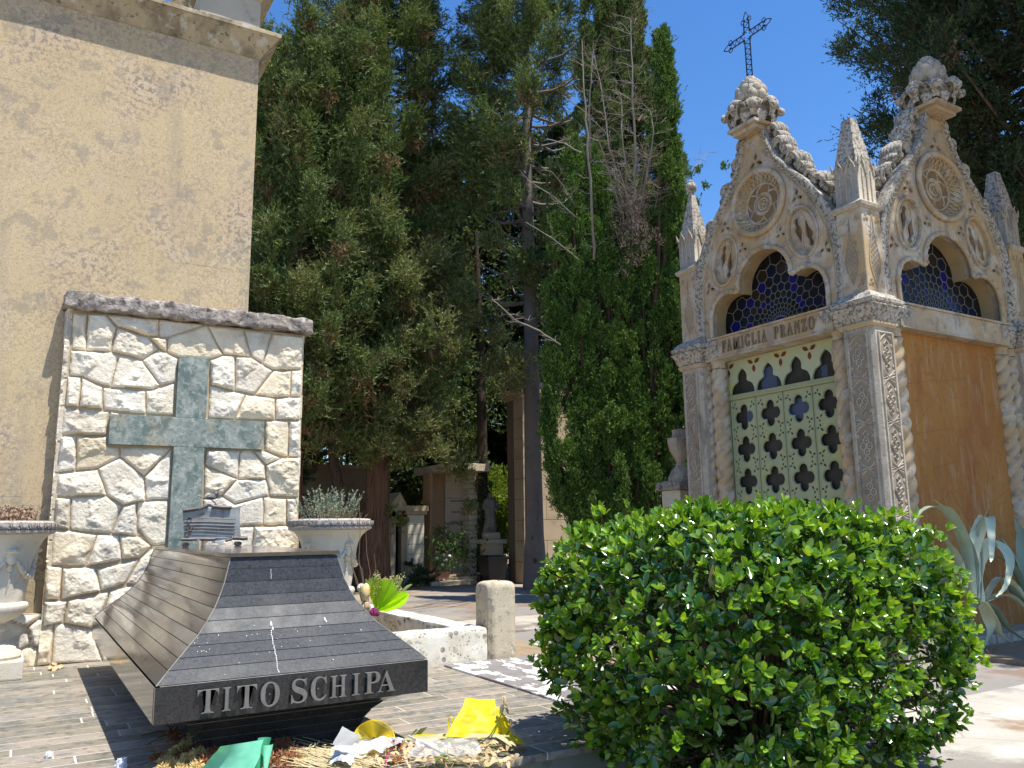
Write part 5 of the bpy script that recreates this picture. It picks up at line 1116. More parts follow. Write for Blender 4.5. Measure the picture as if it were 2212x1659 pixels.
for ci, (sx, sy) in enumerate(((-1, -1), (-1, 1), (1, 1), (1, -1))):
    cx, cy = sx*(PC+.15), sy*PC
    def sq(w, z, c=.0): 
        if c <= 0: return [loc(cx-w, cy-w, z), loc(cx+w, cy-w, z), loc(cx+w, cy+w, z), loc(cx-w, cy+w, z)]
        return [loc(cx+a*w-(c if abs(b) else 0)*0, cy+b*w, z) for a, b in ()]
    def oct_(w, c, z): return [loc(cx+a, cy+b, z) for a, b in ((-w+c, -w), (w-c, -w), (w, -w+c), (w, w-c), (w-c, w), (-w+c, w), (-w, w-c), (-w, -w+c))]
    mb = MB(); W_ = .16
    mb.loft([oct_(W_+.05, .03, LG-.1), oct_(W_+.05, .03, LG+.22), oct_(W_+.02, .03, LG+.26), oct_(W_, .03, LG+.28), oct_(W_, .03, 3.30)])
    mb.build('pier', CSTONE_G, ch)
    mb = MB()
    for kk in range(4):
        cN = [(0, -1), (1, 0), (0, 1), (-1, 0)][kk]; sN = [(-1, 0), (0, -1), (1, 0), (0, 1)][kk]
        if (sN[0]*sx+sN[1]*sy) < 0: continue
        TT = lambda s, z, d, cN=cN, sN=sN: loc(cx+cN[0]*s+sN[0]*(W_+d), cy+cN[1]*s+sN[1]*(W_+d), z)
        carved_strip(mb, TT, -.095, .095, LG+.36, 3.24, .004)
        mb.tube([TT(-.095, 3.25, .002), TT(.095, 3.25, .002)], .009*KS, 4)
        g0 = MB(); g0.add([TT(-.097, LG+.35, .0015), TT(.097, LG+.35, .0015), TT(.097, 3.25, .0015), TT(-.097, 3.25, .0015)], [(0, 1, 2, 3)]); g0.build('sunk_panel', SUNK, ch)
    mb.build('carved_pier_relief', CSTONE_G, ch, smooth=50)
    # capital: neck, flaring acanthus and abacus
    mb = MB(); mb.loft([oct_(.165, .01, 3.302), oct_(.182, .01, 3.325), oct_(.182, .01, 3.345)]); mb.build('capital_neck', CSTONE, ch)
    mb = MB()
    def wring(w, z, amp, n=22):
        r = []
        c4_ = [(-w, -w), (w, -w), (w, w), (-w, w)]
        for i in range(4):
            a, b = c4_[i], c4_[(i+1) % 4]
            for t in range(n):
                u = t/n; x = a[0]+(b[0]-a[0])*u; y = a[1]+(b[1]-a[1])*u
                m_ = 1+amp*abs(math.sin(u*n*PI/2.5+z*9)); r.append(loc(cx+x*m_, cy+y*m_, z))
        return r
    mb.loft([wring(.165, 3.347, 0), wring(.172, 3.37, .06), wring(.185, 3.41, .09), wring(.20, 3.45, .11), wring(.222, 3.485, .09), wring(.212, 3.50, .03)])
    mb.build('acanthus_capital', CSTONE_L, ch, smooth=35)
    mb = MB(); mb.loft([wring(.215, 3.502, .0), wring(.228, 3.52, .03), wring(.228, 3.545, .03), wring(.205, 3.562, 0), wring(.18, 3.60, 0), wring(.14, 3.63, 0)]); mb.build('abacus', CSTONE_L, ch, smooth=35)
    # pinnacle
    px, py = sx*(PC+.15), sy*PC; cx, cy = px, py
    mb = MB(); mb.loft([oct_(.135, .006, 3.62), oct_(.135, .006, 4.41)]); mb.build('pinnacle_shaft', CSTONE, ch)
    mb = MB()
    for kk in range(4):
        cN = [(0, -1), (1, 0), (0, 1), (-1, 0)][kk]; sN = [(-1, 0), (0, -1), (1, 0), (0, 1)][kk]
        TT = lambda s, z, d, cN=cN, sN=sN: loc(cx+cN[0]*s+sN[0]*(.135+d), cy+cN[1]*s+sN[1]*(.135+d), z)
        lattice_panel(mb, TT, 0, .11, 3.67, 4.37, .003)
        g0 = MB(); g0.prism([(.058*math.sin(PI*t)*(1+.5*math.sin(2*PI*t)), 3.69+.66*t) for t in np.linspace(0.02, .98, 20)]+[(-.058*math.sin(PI*t)*(1+.5*math.sin(2*PI*t)), 3.69+.66*t) for t in np.linspace(.98, .02, 20)], -.002, .0012, T=TT); g0.build('sunk_panel', SUNK, ch)
    mb.build('pinnacle_lattice', CSTONE, ch, smooth=50)
    mb = MB(); mb.loft([oct_(.14, .004, 4.411), oct_(.165, .004, 4.43), oct_(.17, .004, 4.46), oct_(.15, .004, 4.475)]); mb.build('pinnacle_cornice', CSTONE_G, ch)
    mb = MB(); mb.loft([oct_(.145, .004, 4.476), oct_(.125, .004, 4.50), oct_(.125, .004, 4.86)])
    for kk in range(4):
        cN = [(0, -1), (1, 0), (0, 1), (-1, 0)][kk]; sN = [(-1, 0), (0, -1), (1, 0), (0, 1)][kk]
        TT = lambda s, z, d, cN=cN, sN=sN: loc(cx+cN[0]*s+sN[0]*(.125+d), cy+cN[1]*s+sN[1]*(.125+d), z)
        for a in (-1, 0, 1):
            mb.tube([TT(a*.062-.0, 4.50, .0), TT(a*.062, 4.80, .0)], .010*KS, 5)
        for a in (-.062, .062):
            mb.tube([TT(a-.055, 4.76, .004), TT(a-.035, 4.84, .004), TT(a, 4.90, .006), TT(a+.035, 4.84, .004), TT(a+.055, 4.76, .004)], .010*KS, 5)
            mb.tube([TT(a, 4.89, .004), TT(a+.0, 4.925, .022)], [.012*KS, .006], 5)
        mb.tube([TT(-.12, 4.82, .01), TT(-.13, 4.90, .03)], [.018*KS, .006], 5)
    mb.build('pinnacle_foot', CSTONE_G, ch, smooth=40)
    front_left = (sx == -1 and sy == 1)
    mb = MB(); tw = .020 if front_left else .048; tz = 5.42 if front_left else 5.34
    lv = [oct_(.118+(tw-.118)*t, .004, 4.86+(tz-4.86)*t) for t in np.linspace(0, 1, 12)]
    mb.loft(subloft(lv, 4, .006))
    if front_left:
        mb.blob(loc(cx, cy, 5.48), .062*KS, 16, 9, rf=lambda t, p: 1+.12*abs(math.sin(t*4)))
        mb.blob(loc(cx, cy, 5.55), .028*KS, 8, 6)
    mb.build('pinnacle_spire', CSTONE_L, ch, smooth=35)
# ---- wall panels on the three closed sides
for k in (1, 2, 3):
    T = side(k); mb = MB()
    v = [(-.9, LG-.1, -.32), (.9, LG-.1, -.32), (.9, LG-.1, -.17), (-.9, LG-.1, -.17), (-.9, 3.343, -.32), (.9, 3.343, -.32), (.9, 3.343, -.17), (-.9, 3.343, -.17)]
    mb.add([T(*p) for p in v], [(0, 1, 2, 3), (4, 7, 6, 5), (0, 4, 5, 1), (1, 5, 6, 2), (2, 6, 7, 3), (3, 7, 4, 0)]); mb.build('plaster_wall', ORANGE, ch)
mb = MB(); mb.box(OX-1.50*KS, OX+1.50*KS, OY-1.36*KS, OY+1.36*KS, GZ-.1, GZ+.12, bev=.01); mb.build('base_step', CSTONE_G, ch)
# ---- roof: dark slabs behind the gables
mb = MB(); mb.loft([[loc(a*w*1.12, b*w, z) for a, b in ((-1, -1), (1, -1), (1, 1), (-1, 1))] for w, z in ((.90, 4.42), (.90, 4.50), (.80, 4.80), (.60, 5.02), (.32, 5.16), (.05, 5.2))])
mb.build('roof', mat('dark_lichened_roof_stone', (.12, .115, .11), (.20, .19, .17), 7, .95, .1, bump=.01, bscale=30), ch)
# ---- door on the front
DP = -.25
def quat(cx, cz, a=.0735, r=.0545, n=60, ky=1.06):
    pts = []
    for i in range(n):
        t = 2*PI*i/n; best = .03
        for q in range(4):
            b = t-q*PI/2; disc = r*r-(a*math.sin(b))**2
            if disc > 0 and math.cos(b) > 0: best = max(best, a*math.cos(b)+math.sqrt(disc))
        pts.append((cx+best*math.cos(t), cz+best*math.sin(t)*ky))
    return pts
door = MB()
def sb(m_, T, a, b, z0, z1, d0, d1, mi=0):
    m_.add([T(*p) for p in [(a, z0, d0), (b, z0, d0), (b, z0, d1), (a, z0, d1), (a, z1, d0), (b, z1, d0), (b, z1, d1), (a, z1, d1)]], [(0, 1, 2, 3), (4, 7, 6, 5), (0, 4, 5, 1), (1, 5, 6, 2), (2, 6, 7, 3), (3, 7, 4, 0)], mi)
sb(door, T0, -.76, .76, 2.912, 2.962, DP-.03, DP+.025); sb(door, T0, -.80, -.725, LG+.12, 3.34, DP-.04, DP+.012); sb(door, T0, .725, .80, LG+.12, 3.34, DP-.04, DP+.012)
sb(door, T0, -.76, .76, 2.932, 2.942, DP+.026, DP+.034)
dobj = door.build('iron_door', DOORG, ch)
rows = [2.715, 2.375, 2.036, 1.697, 1.358, 1.02]
for li in range(4):
    sx0, sx1 = -.716+.358*li+.004, -.716+.358*(li+1)-.004; cx = (sx0+sx1)/2
    pol = [[(sx0, LG+.13), (sx1, LG+.13), (sx1, 2.910), (sx0, 2.910)]]
    for z in rows:
        pol.append(quat(cx, z))
        for (a, b) in ((-1, -1), (1, -1), (1, 1), (-1, 1)):
            ax, az = cx+a*.122, z+b*.124; an = math.atan2(-b, -a)
            for q, L in ((0, .046), (2.2, .031), (-2.2, .031)):
                o_ = .007; pol.append(petal(ax+math.cos(an+q)*o_, az+math.sin(an+q)*o_, an+q, L, .0108))
    mb = MB(); add_plate(mb, T0, pol, DP-.022, DP, .0025); leaf = mb.build('door_leaf', DOORG, dobj, smooth=30)
    mb = MB()
    for z in rows: mb.tube([T0(x, zz, DP+.001) for x, zz in quat(cx, z, .0765, .0595)], .004*KS, 4, closed=True)
    for s_ in (sx0+.008, sx1-.008): mb.tube([T0(s_, LG+.14, DP+.002), T0(s_, 2.90, DP+.002)], .006*KS, 4)
    mb.build('panel_beading', DOORG, leaf)
def ptre(cx, z0, w, h):      # pointed trefoil opening
    r = densify([(w, 0), (w*.98, h*.17), (w*.80, h*.36), (w*.50, h*.45), (w*.40, h*.52), (w*.42, h*.70), (w*.28, h*.86), (0, h)], 3)
    return [(cx+x, z0+z) for x, z in r]+[(cx-x, z0+z) for x, z in r[::-1][1:]]
pol = [[(-.725, 2.957), (.725, 2.957), (.725, 3.342), (-.725, 3.342)]]
for i in range(4): pol.append(ptre(-.537+.358*i, 2.970, .165, .275))
mb = MB(); add_plate(mb, T0, pol, DP-.03, DP-.004, .003); fan = mb.build('fanlight_panel', DOORT, dobj)
mb = MB()
for i in range(5):
    for t in trefoil3(-.716+.358*i, 3.262, .078, .021, -90, .012):
        t = [(min(max(x, -.722), .722), z) for x, z in t]
        vs, fs = plate([t], DP-.003, DP+.003); mb.add([T0(*v) for v in vs], fs)
mb.build('painted_leaves', REDLEAF, dobj)
mb = MB(); sb(mb, T0, -.73, .73, LG+.12, 3.34, DP-.06, DP-.045); mb.build('door_glass', DARKGLASS, dobj)
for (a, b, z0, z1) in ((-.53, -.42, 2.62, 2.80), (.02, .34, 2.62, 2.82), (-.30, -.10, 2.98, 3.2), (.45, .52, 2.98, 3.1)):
    mb = MB(); sb(mb, T0, a, b, z0, z1, DP-.0445, DP-.043); mb.build('pane_reflection_patch', BLUEGLASS, dobj)  # blue-grey patches paint reflections onto the dark door glass

sb_ = MB(); sb(sb_, T0, -.9, .9, LG-.05, LG+.118, -.34, .05); sb_.build('door_sill', CSTONE_G, ch)
# interior floor is dark behind the glass: nothing else is seen
# ---- wrought iron cross on the front finial
def I(s, z, d=0): return T0(s, z+.035, -.09+d)
mb = MB(); r_ = .0075*KS; w = .036; zc = 6.765; A = .245
for s_ in (-w, w):
    mb.tube([I(s_, 6.22), I(s_, zc-w)], r_, 5); mb.tube([I(s_, zc+w), I(s_, 6.93)], r_, 5)
for z_ in (zc-w, zc+w):
    mb.tube([I(-A+.02, z_), I(-w, z_)], r_, 5); mb.tube([I(w, z_), I(A-.02, z_)], r_, 5)
def wig(p, q, n):      # running scroll between the rails
    L = math.dist(p, q); ux, uz = (q[0]-p[0])/L, (q[1]-p[1])/L; pts = []
    for i in range(n*8+1):
        t = i/(n*8); o_ = math.sin(t*n*2*PI)*w*.72; pts.append(I(p[0]+ux*L*t-uz*o_, p[1]+uz*L*t+ux*o_))
    mb.tube(pts, .0045*KS, 4)
wig((0, 6.24), (0, zc-w), 8); wig((0, zc+w), (0, 6.92), 2); wig((-A+.02, zc), (-w, zc), 3); wig((w, zc), (A-.02, zc), 3)
def curl(cx, cz, r, a0, sg, n=16, turns=1.25):
    mb.tube([I(cx+r*(1-.6*i/n)*math.cos(a0+sg*turns*2*PI*i/n), cz+r*(1-.6*i/n)*math.sin(a0+sg*turns*2*PI*i/n)) for i in range(n+1)], .0055*KS, 4)
for (ux, uz) in ((0, 1), (-1, 0), (1, 0)):
    bx, bz = (0, 6.93) if uz else (ux*(A-.02), zc)
    vx, vz = -uz, ux
    for s_ in (-1, 1):
        curl(bx+vx*s_*.045+ux*.01, bz+vz*s_*.045+uz*.01, .034, math.atan2(-vz*s_, -vx*s_), s_*(1 if uz or ux > 0 else 1), 16)
        mb.tube([I(bx+vx*s_*.012, bz+vz*s_*.012), I(bx+vx*s_*.035+ux*.05, bz+vz*s_*.035+uz*.05), I(bx+vx*s_*.02+ux*.085, bz+vz*s_*.02+uz*.085), I(bx+ux*.115, bz+uz*.115)], .006*KS, 4)
for s_ in (-1, 1):
    for t_ in (-1, 1): mb.tube([I(s_*w, zc+t_*w), I(s_*(w+.02), zc+t_*(w+.02)), I(s_*(w+.012), zc+t_*(w+.035))], [.007, .005, .003], 4)
mb.tube([I(0, 6.15), I(0, 6.26)], .02, 6)
mb.build('wrought_iron_cross', IRON, ch)
# ================================================================== FOLIAGE
def unit(a): return a/np.maximum(np.linalg.norm(a, axis=-1, keepdims=True), 1e-9)
def quads(P, D, L, Wd, rng):
    """diamond leaves: base P, direction D, length L, width Wd"""
    n = len(P); S_ = unit(np.cross(D, rng.normal(size=(n, 3))))
    a = P; b = P+D*(L*.45)[:, None]+S_*(Wd*.5)[:, None]; c = P+D*L[:, None]; d = P+D*(L*.45)[:, None]-S_*(Wd*.5)[:, None]
    return np.stack([a, b, c, d], 1).reshape(-1, 3)
def sprays(C, R, O, rng, twigs=22, leaves=9, ll=.10, lw=.03, up=.35, spread=.75, droop=0.0):
    """C clump centres (n,3), R radii, O outward directions -> leaf quads"""
    n = len(C)
    d = unit(O[:, None, :]*.75+rng.normal(size=(n, twigs, 3))*spread+np.array([0, 0, up])[None, None])
    st = C[:, None, :]+rng.normal(size=(n, twigs, 3))*(R[:, None, None]*.28)
    TL = R[:, None]*rng.uniform(.55, 1.15, (n, twigs))
    t = rng.uniform(.15, 1.0, (n, twigs, leaves))
    P = st[:, :, None, :]+d[:, :, None, :]*(TL[:, :, None]*t)[..., None]
    P[..., 2] -= droop*(t*TL[:, :, None])**2
    D = unit(d[:, :, None, :]+rng.normal(size=(n, twigs, leaves, 3))*.42)
    P = P.reshape(-1, 3); D = D.reshape(-1, 3); m = len(P)
    return quads(P, D, ll*rng.uniform(.6, 1.3, m), lw*rng.uniform(.7, 1.3, m), rng)
def leafmesh(name, V, m, parent):
    n = len(V)//4
    return mesh_np(name, V, np.arange(n*4).reshape(n, 4), m, parent)
def limb(mb, pts, r0, r1, n=6):
    m_ = len(pts); mb.tube(pts, [r0+(r1-r0)*i/(m_-1) for i in range(m_)], n)
def sunholes(C, R, O):
    """gaps in the crowns that let the sun reach the pale tomb pier and the white wall"""
    k_ = np.ones(len(C), bool)
    for (xa, xb, ya, yb, z) in ((6.9, 8.5, 16.0, 17.9, 1.3), (7.4, 9.1, 19.7, 21.0, 1.0), (9.0, 10.3, 16.9, 18.1, 1.9)):
        t = C[:, 2]-z; x0 = C[:, 0]-.2*t; y0 = C[:, 1]+.36*t; k_ &= ~((x0 > xa-.15) & (x0 < xb+.15) & (y0 > ya-.15) & (y0 < yb+.15))
    return C[k_], R[k_], O[k_]
def conifer(name, label, base, h, prof, z0, seed, nb=90, mats=(F_CON, BARK_R), ll=.10, lw=.033, cl=(.26, .46), twigs=22, leaves=9, per=6, tr=.28, lean=(0, 0), up=.35, group='cypress trees of the cemetery', brown=.0, azlim=None, sk=1.0, droop=.15, trunkz=None, extra=(), r_in=.35, bare_trunk=True):
    """prof(t) crown radius at relative height t"""
    rng = np.random.default_rng(seed); t_ = thing(name, label, 'tree', base, group)
    tm = MB(); top = Vector((base[0]+lean[0], base[1]+lean[1], base[2]+h)); b0 = Vector(base)
    pts = []; 
    for i in range(15):
        t = i/14; pts.append(b0.lerp(top, t)+Vector((mn.noise(Vector((t*3, seed, 0)))*.12, mn.noise(Vector((t*3, 0, seed)))*.12, 0))*min(1, t*4))
    rs = [tr*(1.35 if i == 0 else 1.0)*(1-i/14)**.7+.01 for i in range(15)]
    rings = []
    tm.tube(pts, rs, 14)
    C, R, O, isb = [], [], [], []
    lb = MB()
    for i in range(nb):
        t = (i+rng.random())/nb; z = z0+(h-z0)*t; az = i*2.39996+rng.uniform(-.4, .4)
        if azlim and not (azlim[0] < (az % (2*PI)) < azlim[1]) and rng.random() < .6: continue
        Rr = prof(t)*rng.uniform(.72, 1.12)
        if Rr < .1: continue
        bt = b0.lerp(top, z/h); o_ = np.array([math.cos(az), math.sin(az), 0.0])
        rise = rng.uniform(.1, .55)*Rr; pp = []
        for k_ in range(7):
            u = k_/6; pp.append(np.array(bt)+o_*Rr*u+np.array([0, 0, rise*u**1.3-.15*Rr*math.sin(PI*u)])+rng.normal(size=3)*.03*u)
        limb(lb, [tuple(q) for q in pp], tr*.22*(1-t)+.018, .008, 5)
        for k_ in range(per):
            u = r_in+(1-r_in)*(k_+rng.random()*.7)/per; j = min(5, int(u*6)); f = u*6-j
            c = pp[j]*(1-f)+pp[j+1]*f+rng.normal(size=3)*np.array([.18, .18, .10])*Rr*.35*u
            C.append(c); R.append(rng.uniform(*cl)*(.75+.4*(1-abs(2*u-1)))*sk); O.append(unit(o_*.8+np.array([0, 0, .35])+rng.normal(size=3)*.25))
    C = np.array(C); R = np.array(R); O = np.array(O)
    C, R, O = sunholes(C, R, O)
    if extra:
        eC, eR, eO = sunholes(np.array([q[0] for q in extra]), np.array([q[1] for q in extra]), unit(np.array([q[2] for q in extra], float)))
        leafmesh('drooping_boughs', sprays(eC, eR, eO, rng, twigs, leaves, ll, lw, up, .62, droop), F_OLIVE, t_)
    V = sprays(C, R, O, rng, twigs, leaves, ll, lw, up, .62, droop)
    tm.build('trunk', mats[1], t_, smooth=60); lb.build('limbs', mats[1], t_, smooth=60)
    leafmesh('crown', V, mats[0], t_)
    if brown > 0:
        sel = rng.random(len(C)) < brown
        V = sprays(C[sel]+np.array([0, 0, -.15]), R[sel]*.75, O[sel]*.4+np.array([0, 0, -.6]), rng, int(twigs*.7), leaves, ll*.8, lw*.8, -.5, .6, .1)
        leafmesh('dead_sprays', V, F_BROWN, t_)
    return t_
GB = GZ-.05
# --- the big conifer left of the middle, seen over the memorial wall
def pr1(t): return 2.55*(1-.55*t)*(1 if t > .06 else .75)
def at_px(x, y, Y): p = on(1, Y, x, y); return (float(p[0]), float(p[1]), float(p[2]))
def bough(cx, cy, Y, n, sx, sz, r, seed, dy=.6):
    g = random.Random(seed); out_ = []
    c = at_px(cx, cy, Y)
    for i in range(n):
        out_.append(((c[0]+g.gauss(0, sx), c[1]+g.gauss(0, dy), c[2]+g.gauss(0, sz)), r*g.uniform(.7, 1.15), (g.uniform(-.5, .6), -.6, .5)))
    return out_
ex1 = bough(1000, 740, 14.8, 16, .7, .28, .42, 1)+bough(1060, 790, 14.6, 10, .4, .22, .36, 2)+bough(900, 720, 15.2, 18, .8, .35, .42, 3)+bough(720, 700, 15.5, 14, .7, .4, .40, 4)+bough(960, 1010, 15.5, 9, .45, .28, .34, 5)+bough(860, 950, 15.5, 16, .7, .45, .40, 6)+bough(730, 880, 15.8, 16, .6, .5, .38, 7)+bough(880, 1130, 16.0, 6, .35, .25, .28, 8)+bough(640, 620, 14.8, 10, .5, .25, .38, 9)+bough(820, 560, 15.0, 14, .7, .5, .42, 10)+bough(980, 630, 14.9, 10, .5, .35, .38, 11)
conifer('cypress_tree', 'broad shaggy cypress with reddish trunk and drooping branches rising behind the memorial wall', (6.35, 16.3, GB), 15.5, pr1, 2.9, 1, nb=125, per=6, twigs=46, leaves=16, ll=.085, lw=.019, brown=.22, extra=ex1, tr=.27, droop=.12, cl=(.30, .50))
def pr1b(t): return 1.9*(1-.35*t)
conifer('cypress_tree', 'cypress on the left against the building edge, partly hidden by the stone cornice', (4.35, 15.4, GB), 11.2, pr1b, 3.2, 2, nb=120, per=6, twigs=40, ll=.085, lw=.019, leaves=14, brown=.15, tr=.2)
# --- tall slender trunk in the middle
def pr2(t): return 2.1*(.55+.9*t) if t < .4 else 2.1*(.91-.35*(t-.4))
conifer('pine_tree', 'tall conifer on a straight bare knotted grey trunk in the middle', (8.95, 14.2, GB), 15.5, pr2, 5.6, 3, nb=100, per=6, twigs=44, leaves=15, ll=.085, lw=.019, mats=(F_CON, BARK_G), tr=.19, brown=.08, cl=(.28, .48), up=.5)
# --- columnar cypresses on the right of the middle
def column(name, label, base, h, rad, z0, seed, n=420, m=F_COL, ll=.055, lw=.016, bark=BARK_R, twigs=24, leaves=9, tr=.16, spires=(), cl=(.18, .30), extra=(), group='columnar cypresses left of the chapel'):
    rng = np.random.default_rng(seed); t_ = thing(name, label, 'tree', base, group)
    tm = MB(); b = np.array(base); tm.tube([(b[0], b[1], b[2]+h*.9*i/8) for i in range(9)], [tr*(1-i/9)+.02 for i in range(9)], 10)
    C, R, O = [], [], []
    for (sx, sy, r_, za, zb, cnt) in ([(0, 0, rad, z0, h, n)] if not spires else spires):
        for i in range(int(cnt*.33)):
            # flame shaped tufts standing up from the surface of the stem
            t = rng.random()**.85; z = za+(zb-za)*t; rr = r_*(1-t**1.9)**.85*(min(1, .35+t*3.2)); az = rng.uniform(0, 2*PI); q = rng.uniform(.55, 1.05)
            L = rng.uniform(.32, .62)*(1-.35*t); fr = rng.uniform(.10, .17); ox, oy = math.cos(az), math.sin(az)
            for k_ in range(6):
                u = k_/5; rad = rr*q+.10*u-.05*u*u
                C.append((b[0]+sx+rad*ox+rng.normal()*.02, b[1]+sy+rad*oy+rng.normal()*.02, b[2]+z+L*(u-.35))); R.append(fr*(1.15-.75*u)*1.2); O.append((ox*.45, oy*.45, 1.0))
        for k_ in range(4):
            az = k_*PI/2+.4; tm.tube([(b[0]+sx*.3, b[1]+sy*.3, b[2]+.5), (b[0]+sx*.8+math.cos(az)*r_*.3, b[1]+sy*.8+math.sin(az)*r_*.3, b[2]+(za+zb)*.4), (b[0]+sx+math.cos(az)*r_*.35, b[1]+sy+math.sin(az)*r_*.35, b[2]+zb*.9)], [tr*.5, tr*.3, .01], 5)
    for (c_, r_, o_) in extra: C.append(c_); R.append(r_); O.append((0, 0, 1.0))
    C = np.array(C); R = np.array(R); O = unit(np.array(O))
    V = sprays(C, R, O, rng, twigs, leaves, ll, lw, .5, .38)
    tm.build('trunk', bark, t_, smooth=60); leafmesh('crown', V, m, t_); return t_
bx, by = 8.5, 10.9
column('columnar_cypress', 'bright green columnar cypress with several pointed stems left of the chapel', (bx, by, GB), 8, 1.1, .9, 11,
       tr=.09, extra=bough(1507, 395, 10.6, 8, .05, .30, .13, 71), spires=((-.74, .44, .30, 1.3, 6.6, 270), (-.50, .25, .32, 1.0, 7.9, 330), (-.12, .05, .34, .75, 7.7, 330), (.22, -.18, .34, .8, 6.1, 260), (.52, -.42, .34, .8, 6.4, 270), (.05, .05, .74, .85, 4.4, 330), (.90, -.64, .32, 1.1, 8.8, 400), (.80, -.78, .26, 4.2, 9.9, 170), (1.02, -.55, .22, 3.0, 7.0, 150)))
column('columnar_cypress', 'tall dark columnar cypress with its top out of the picture behind the dead branches', (9.95, 11.8, GB), 13.5, .9, 1.2, 12, m=F_CON, tr=.07,
       spires=((0, 0, .85, 1.2, 12.8, 950), (.55, -.35, .45, 2.5, 11.0, 420), (-.6, .4, .6, 2.5, 13.4, 620), (-.2, .2, .6, 5.0, 14.0, 450)), cl=(.2, .36))
# dead snags standing in front of that cypress
dead = thing('dead_cypress', 'bare bleached dead stems and twigs in the gap of the columnar cypress', 'dead tree', (bx, by-.2, GB))
def snag(mb, tw, pxs, Y, r0, seed, ntw=26, tl=.45):
    g = random.Random(seed); pts = [Vector(at_px(x, y, Y+((.9, .3)[i_] if i_ < 2 and len(pxs) > 2 and pxs[0][1] > pxs[-1][1]+60 else 0))) for i_, (x, y) in enumerate(pxs)]
    fine = []
    for a, b in zip(pts, pts[1:]):
        for i in range(4): fine.append(a.lerp(b, i/4)+Vector((g.uniform(-1, 1), g.uniform(-1, 1), 0))*.012)
    fine.append(pts[-1]); m_ = len(fine)
    mb.tube(fine, [r0*(1-i/m_)**.8+.004 for i in range(m_)], 6)
    for i in range(ntw):
        p = fine[g.randrange(1, m_)]; az = g.uniform(0, 2*PI); L = tl*g.uniform(.3, 1)
        q = [p, p+Vector((math.cos(az)*L*.5, math.sin(az)*L*.5, L*.12)), p+Vector((math.cos(az)*L*.85, math.sin(az)*L*.85, L*.45*g.uniform(-.2, 1.4)))]
        tw.tube(q, [.006, .004, .0015], 3)
        for k_ in range(3):
            a2 = az+g.uniform(-1, 1); b_ = q[1].lerp(q[2], g.random()); tw.tube([b_, b_+Vector((math.cos(a2)*.12, math.sin(a2)*.12, g.uniform(-.03, .12)))], [.003, .001], 3)
mb, tw = MB(), MB()
snag(mb, tw, [(1284, 560), (1278, 450), (1270, 320), (1262, 200), (1257, 85)], 9.9, .019, 1, 22, .28)
snag(mb, tw, [(1276, 340), (1272, 240), (1276, 180), (1281, 110)], 9.9, .013, 2, 10, .16)
snag(mb, tw, [(1345, 470), (1335, 380), (1316, 320), (1300, 200), (1280, 100)], 10.0, .014, 3, 40, .5)
snag(mb, tw, [(1372, 480), (1372, 330), (1366, 180), (1362, 40)], 9.8, .022, 4, 80, .55)
snag(mb, tw, [(1356, 470), (1352, 380), (1345, 300), (1340, 200)], 9.9, .015, 5, 40, .45)
snag(mb, tw, [(1380, 490), (1400, 360), (1412, 290), (1405, 240)], 9.7, .014, 6, 45, .45)
snag(mb, tw, [(1340, 460), (1310, 350), (1290, 290)], 9.8, .013, 7, 26, .4)
for i in range(11):
    g = random.Random(i+40); x0_ = g.uniform(1345, 1425); snag(mb, tw, [(x0_, 590-abs(x0_-1385)), (x0_+g.uniform(-20, 20), 460), (x0_+g.uniform(-40, 40), g.uniform(320, 420))], 9.9+g.random()*.5, .010, i+60, 26, .32)
for a, b in (((1245, 470), (1150, 395)), ((1250, 560), (1135, 480)), ((1240, 440), (1190, 370)), ((1310, 290), (1215, 205)), ((1255, 330), (1180, 300))):
    snag(mb, tw, [a, ((a[0]+b[0])/2, (a[1]+b[1])/2-6), b], 9.7, .008, a[0], 6, .2)
snag(mb, tw, [(1210, 745), (1165, 715), (1110, 690), (1065, 648)], 10.0, .011, 90, 12, .3)
snag(mb, tw, [(1460, 560), (1490, 400), (1500, 360), (1530, 330)], 10.4, .010, 91, 16, .35)
mb.build('dead_stems', DEADWOOD, dead, smooth=60); tw.build('dead_twigs', mat('grey_brown_dead_twigs', (.25, .21, .17), (.34, .30, .25), 3, .95, .1), dead)
# brown dead foliage low in the gap
rng = np.random.default_rng(5); C = np.array([at_px(1378+rng.normal()*22, 505+rng.normal()*45, 10.3+rng.uniform(-.3, .3)) for _ in range(60)])
leafmesh('dead_foliage', sprays(C, np.full(60, .18), np.tile([[0, 0, 1.0]], (60, 1)), rng, 12, 5, .06, .008, .3, .6), mat('grey_brown_dead_needles', (.26, .20, .15), (.20, .15, .11), 4, .95, .1, island=.3), dead)
# thin dark trunk between
mb = MB(); t_ = thing('thin_tree', 'thin dark tree trunk just left of the grey knotted trunk', 'tree', (9.35, 17.2, GB))
mb.tube([(9.35, 17.2, GB), (9.4, 17.2, 3), (9.42, 17.3, 6), (9.3, 17.3, 9)], [.15, .13, .11, .05], 10); mb.build('trunk', mat('black_brown_bark', (.05, .04, .03), (.08, .06, .045), 6, .95, .1, bump=.02, bscale=15), t_, smooth=60)
rng = np.random.default_rng(15); n = 60; C = np.stack([rng.normal(9.35, .7, n), rng.normal(17.3, .6, n), rng.uniform(4.6, 10, n)], 1)
C, _r, _o = sunholes(C, rng.uniform(.3, .5, n), unit(rng.normal(size=(n, 3))+[0, -.5, .4])); leafmesh('crown', sprays(C, _r, _o, rng, 26, 10, .10, .03), F_DARK, t_)
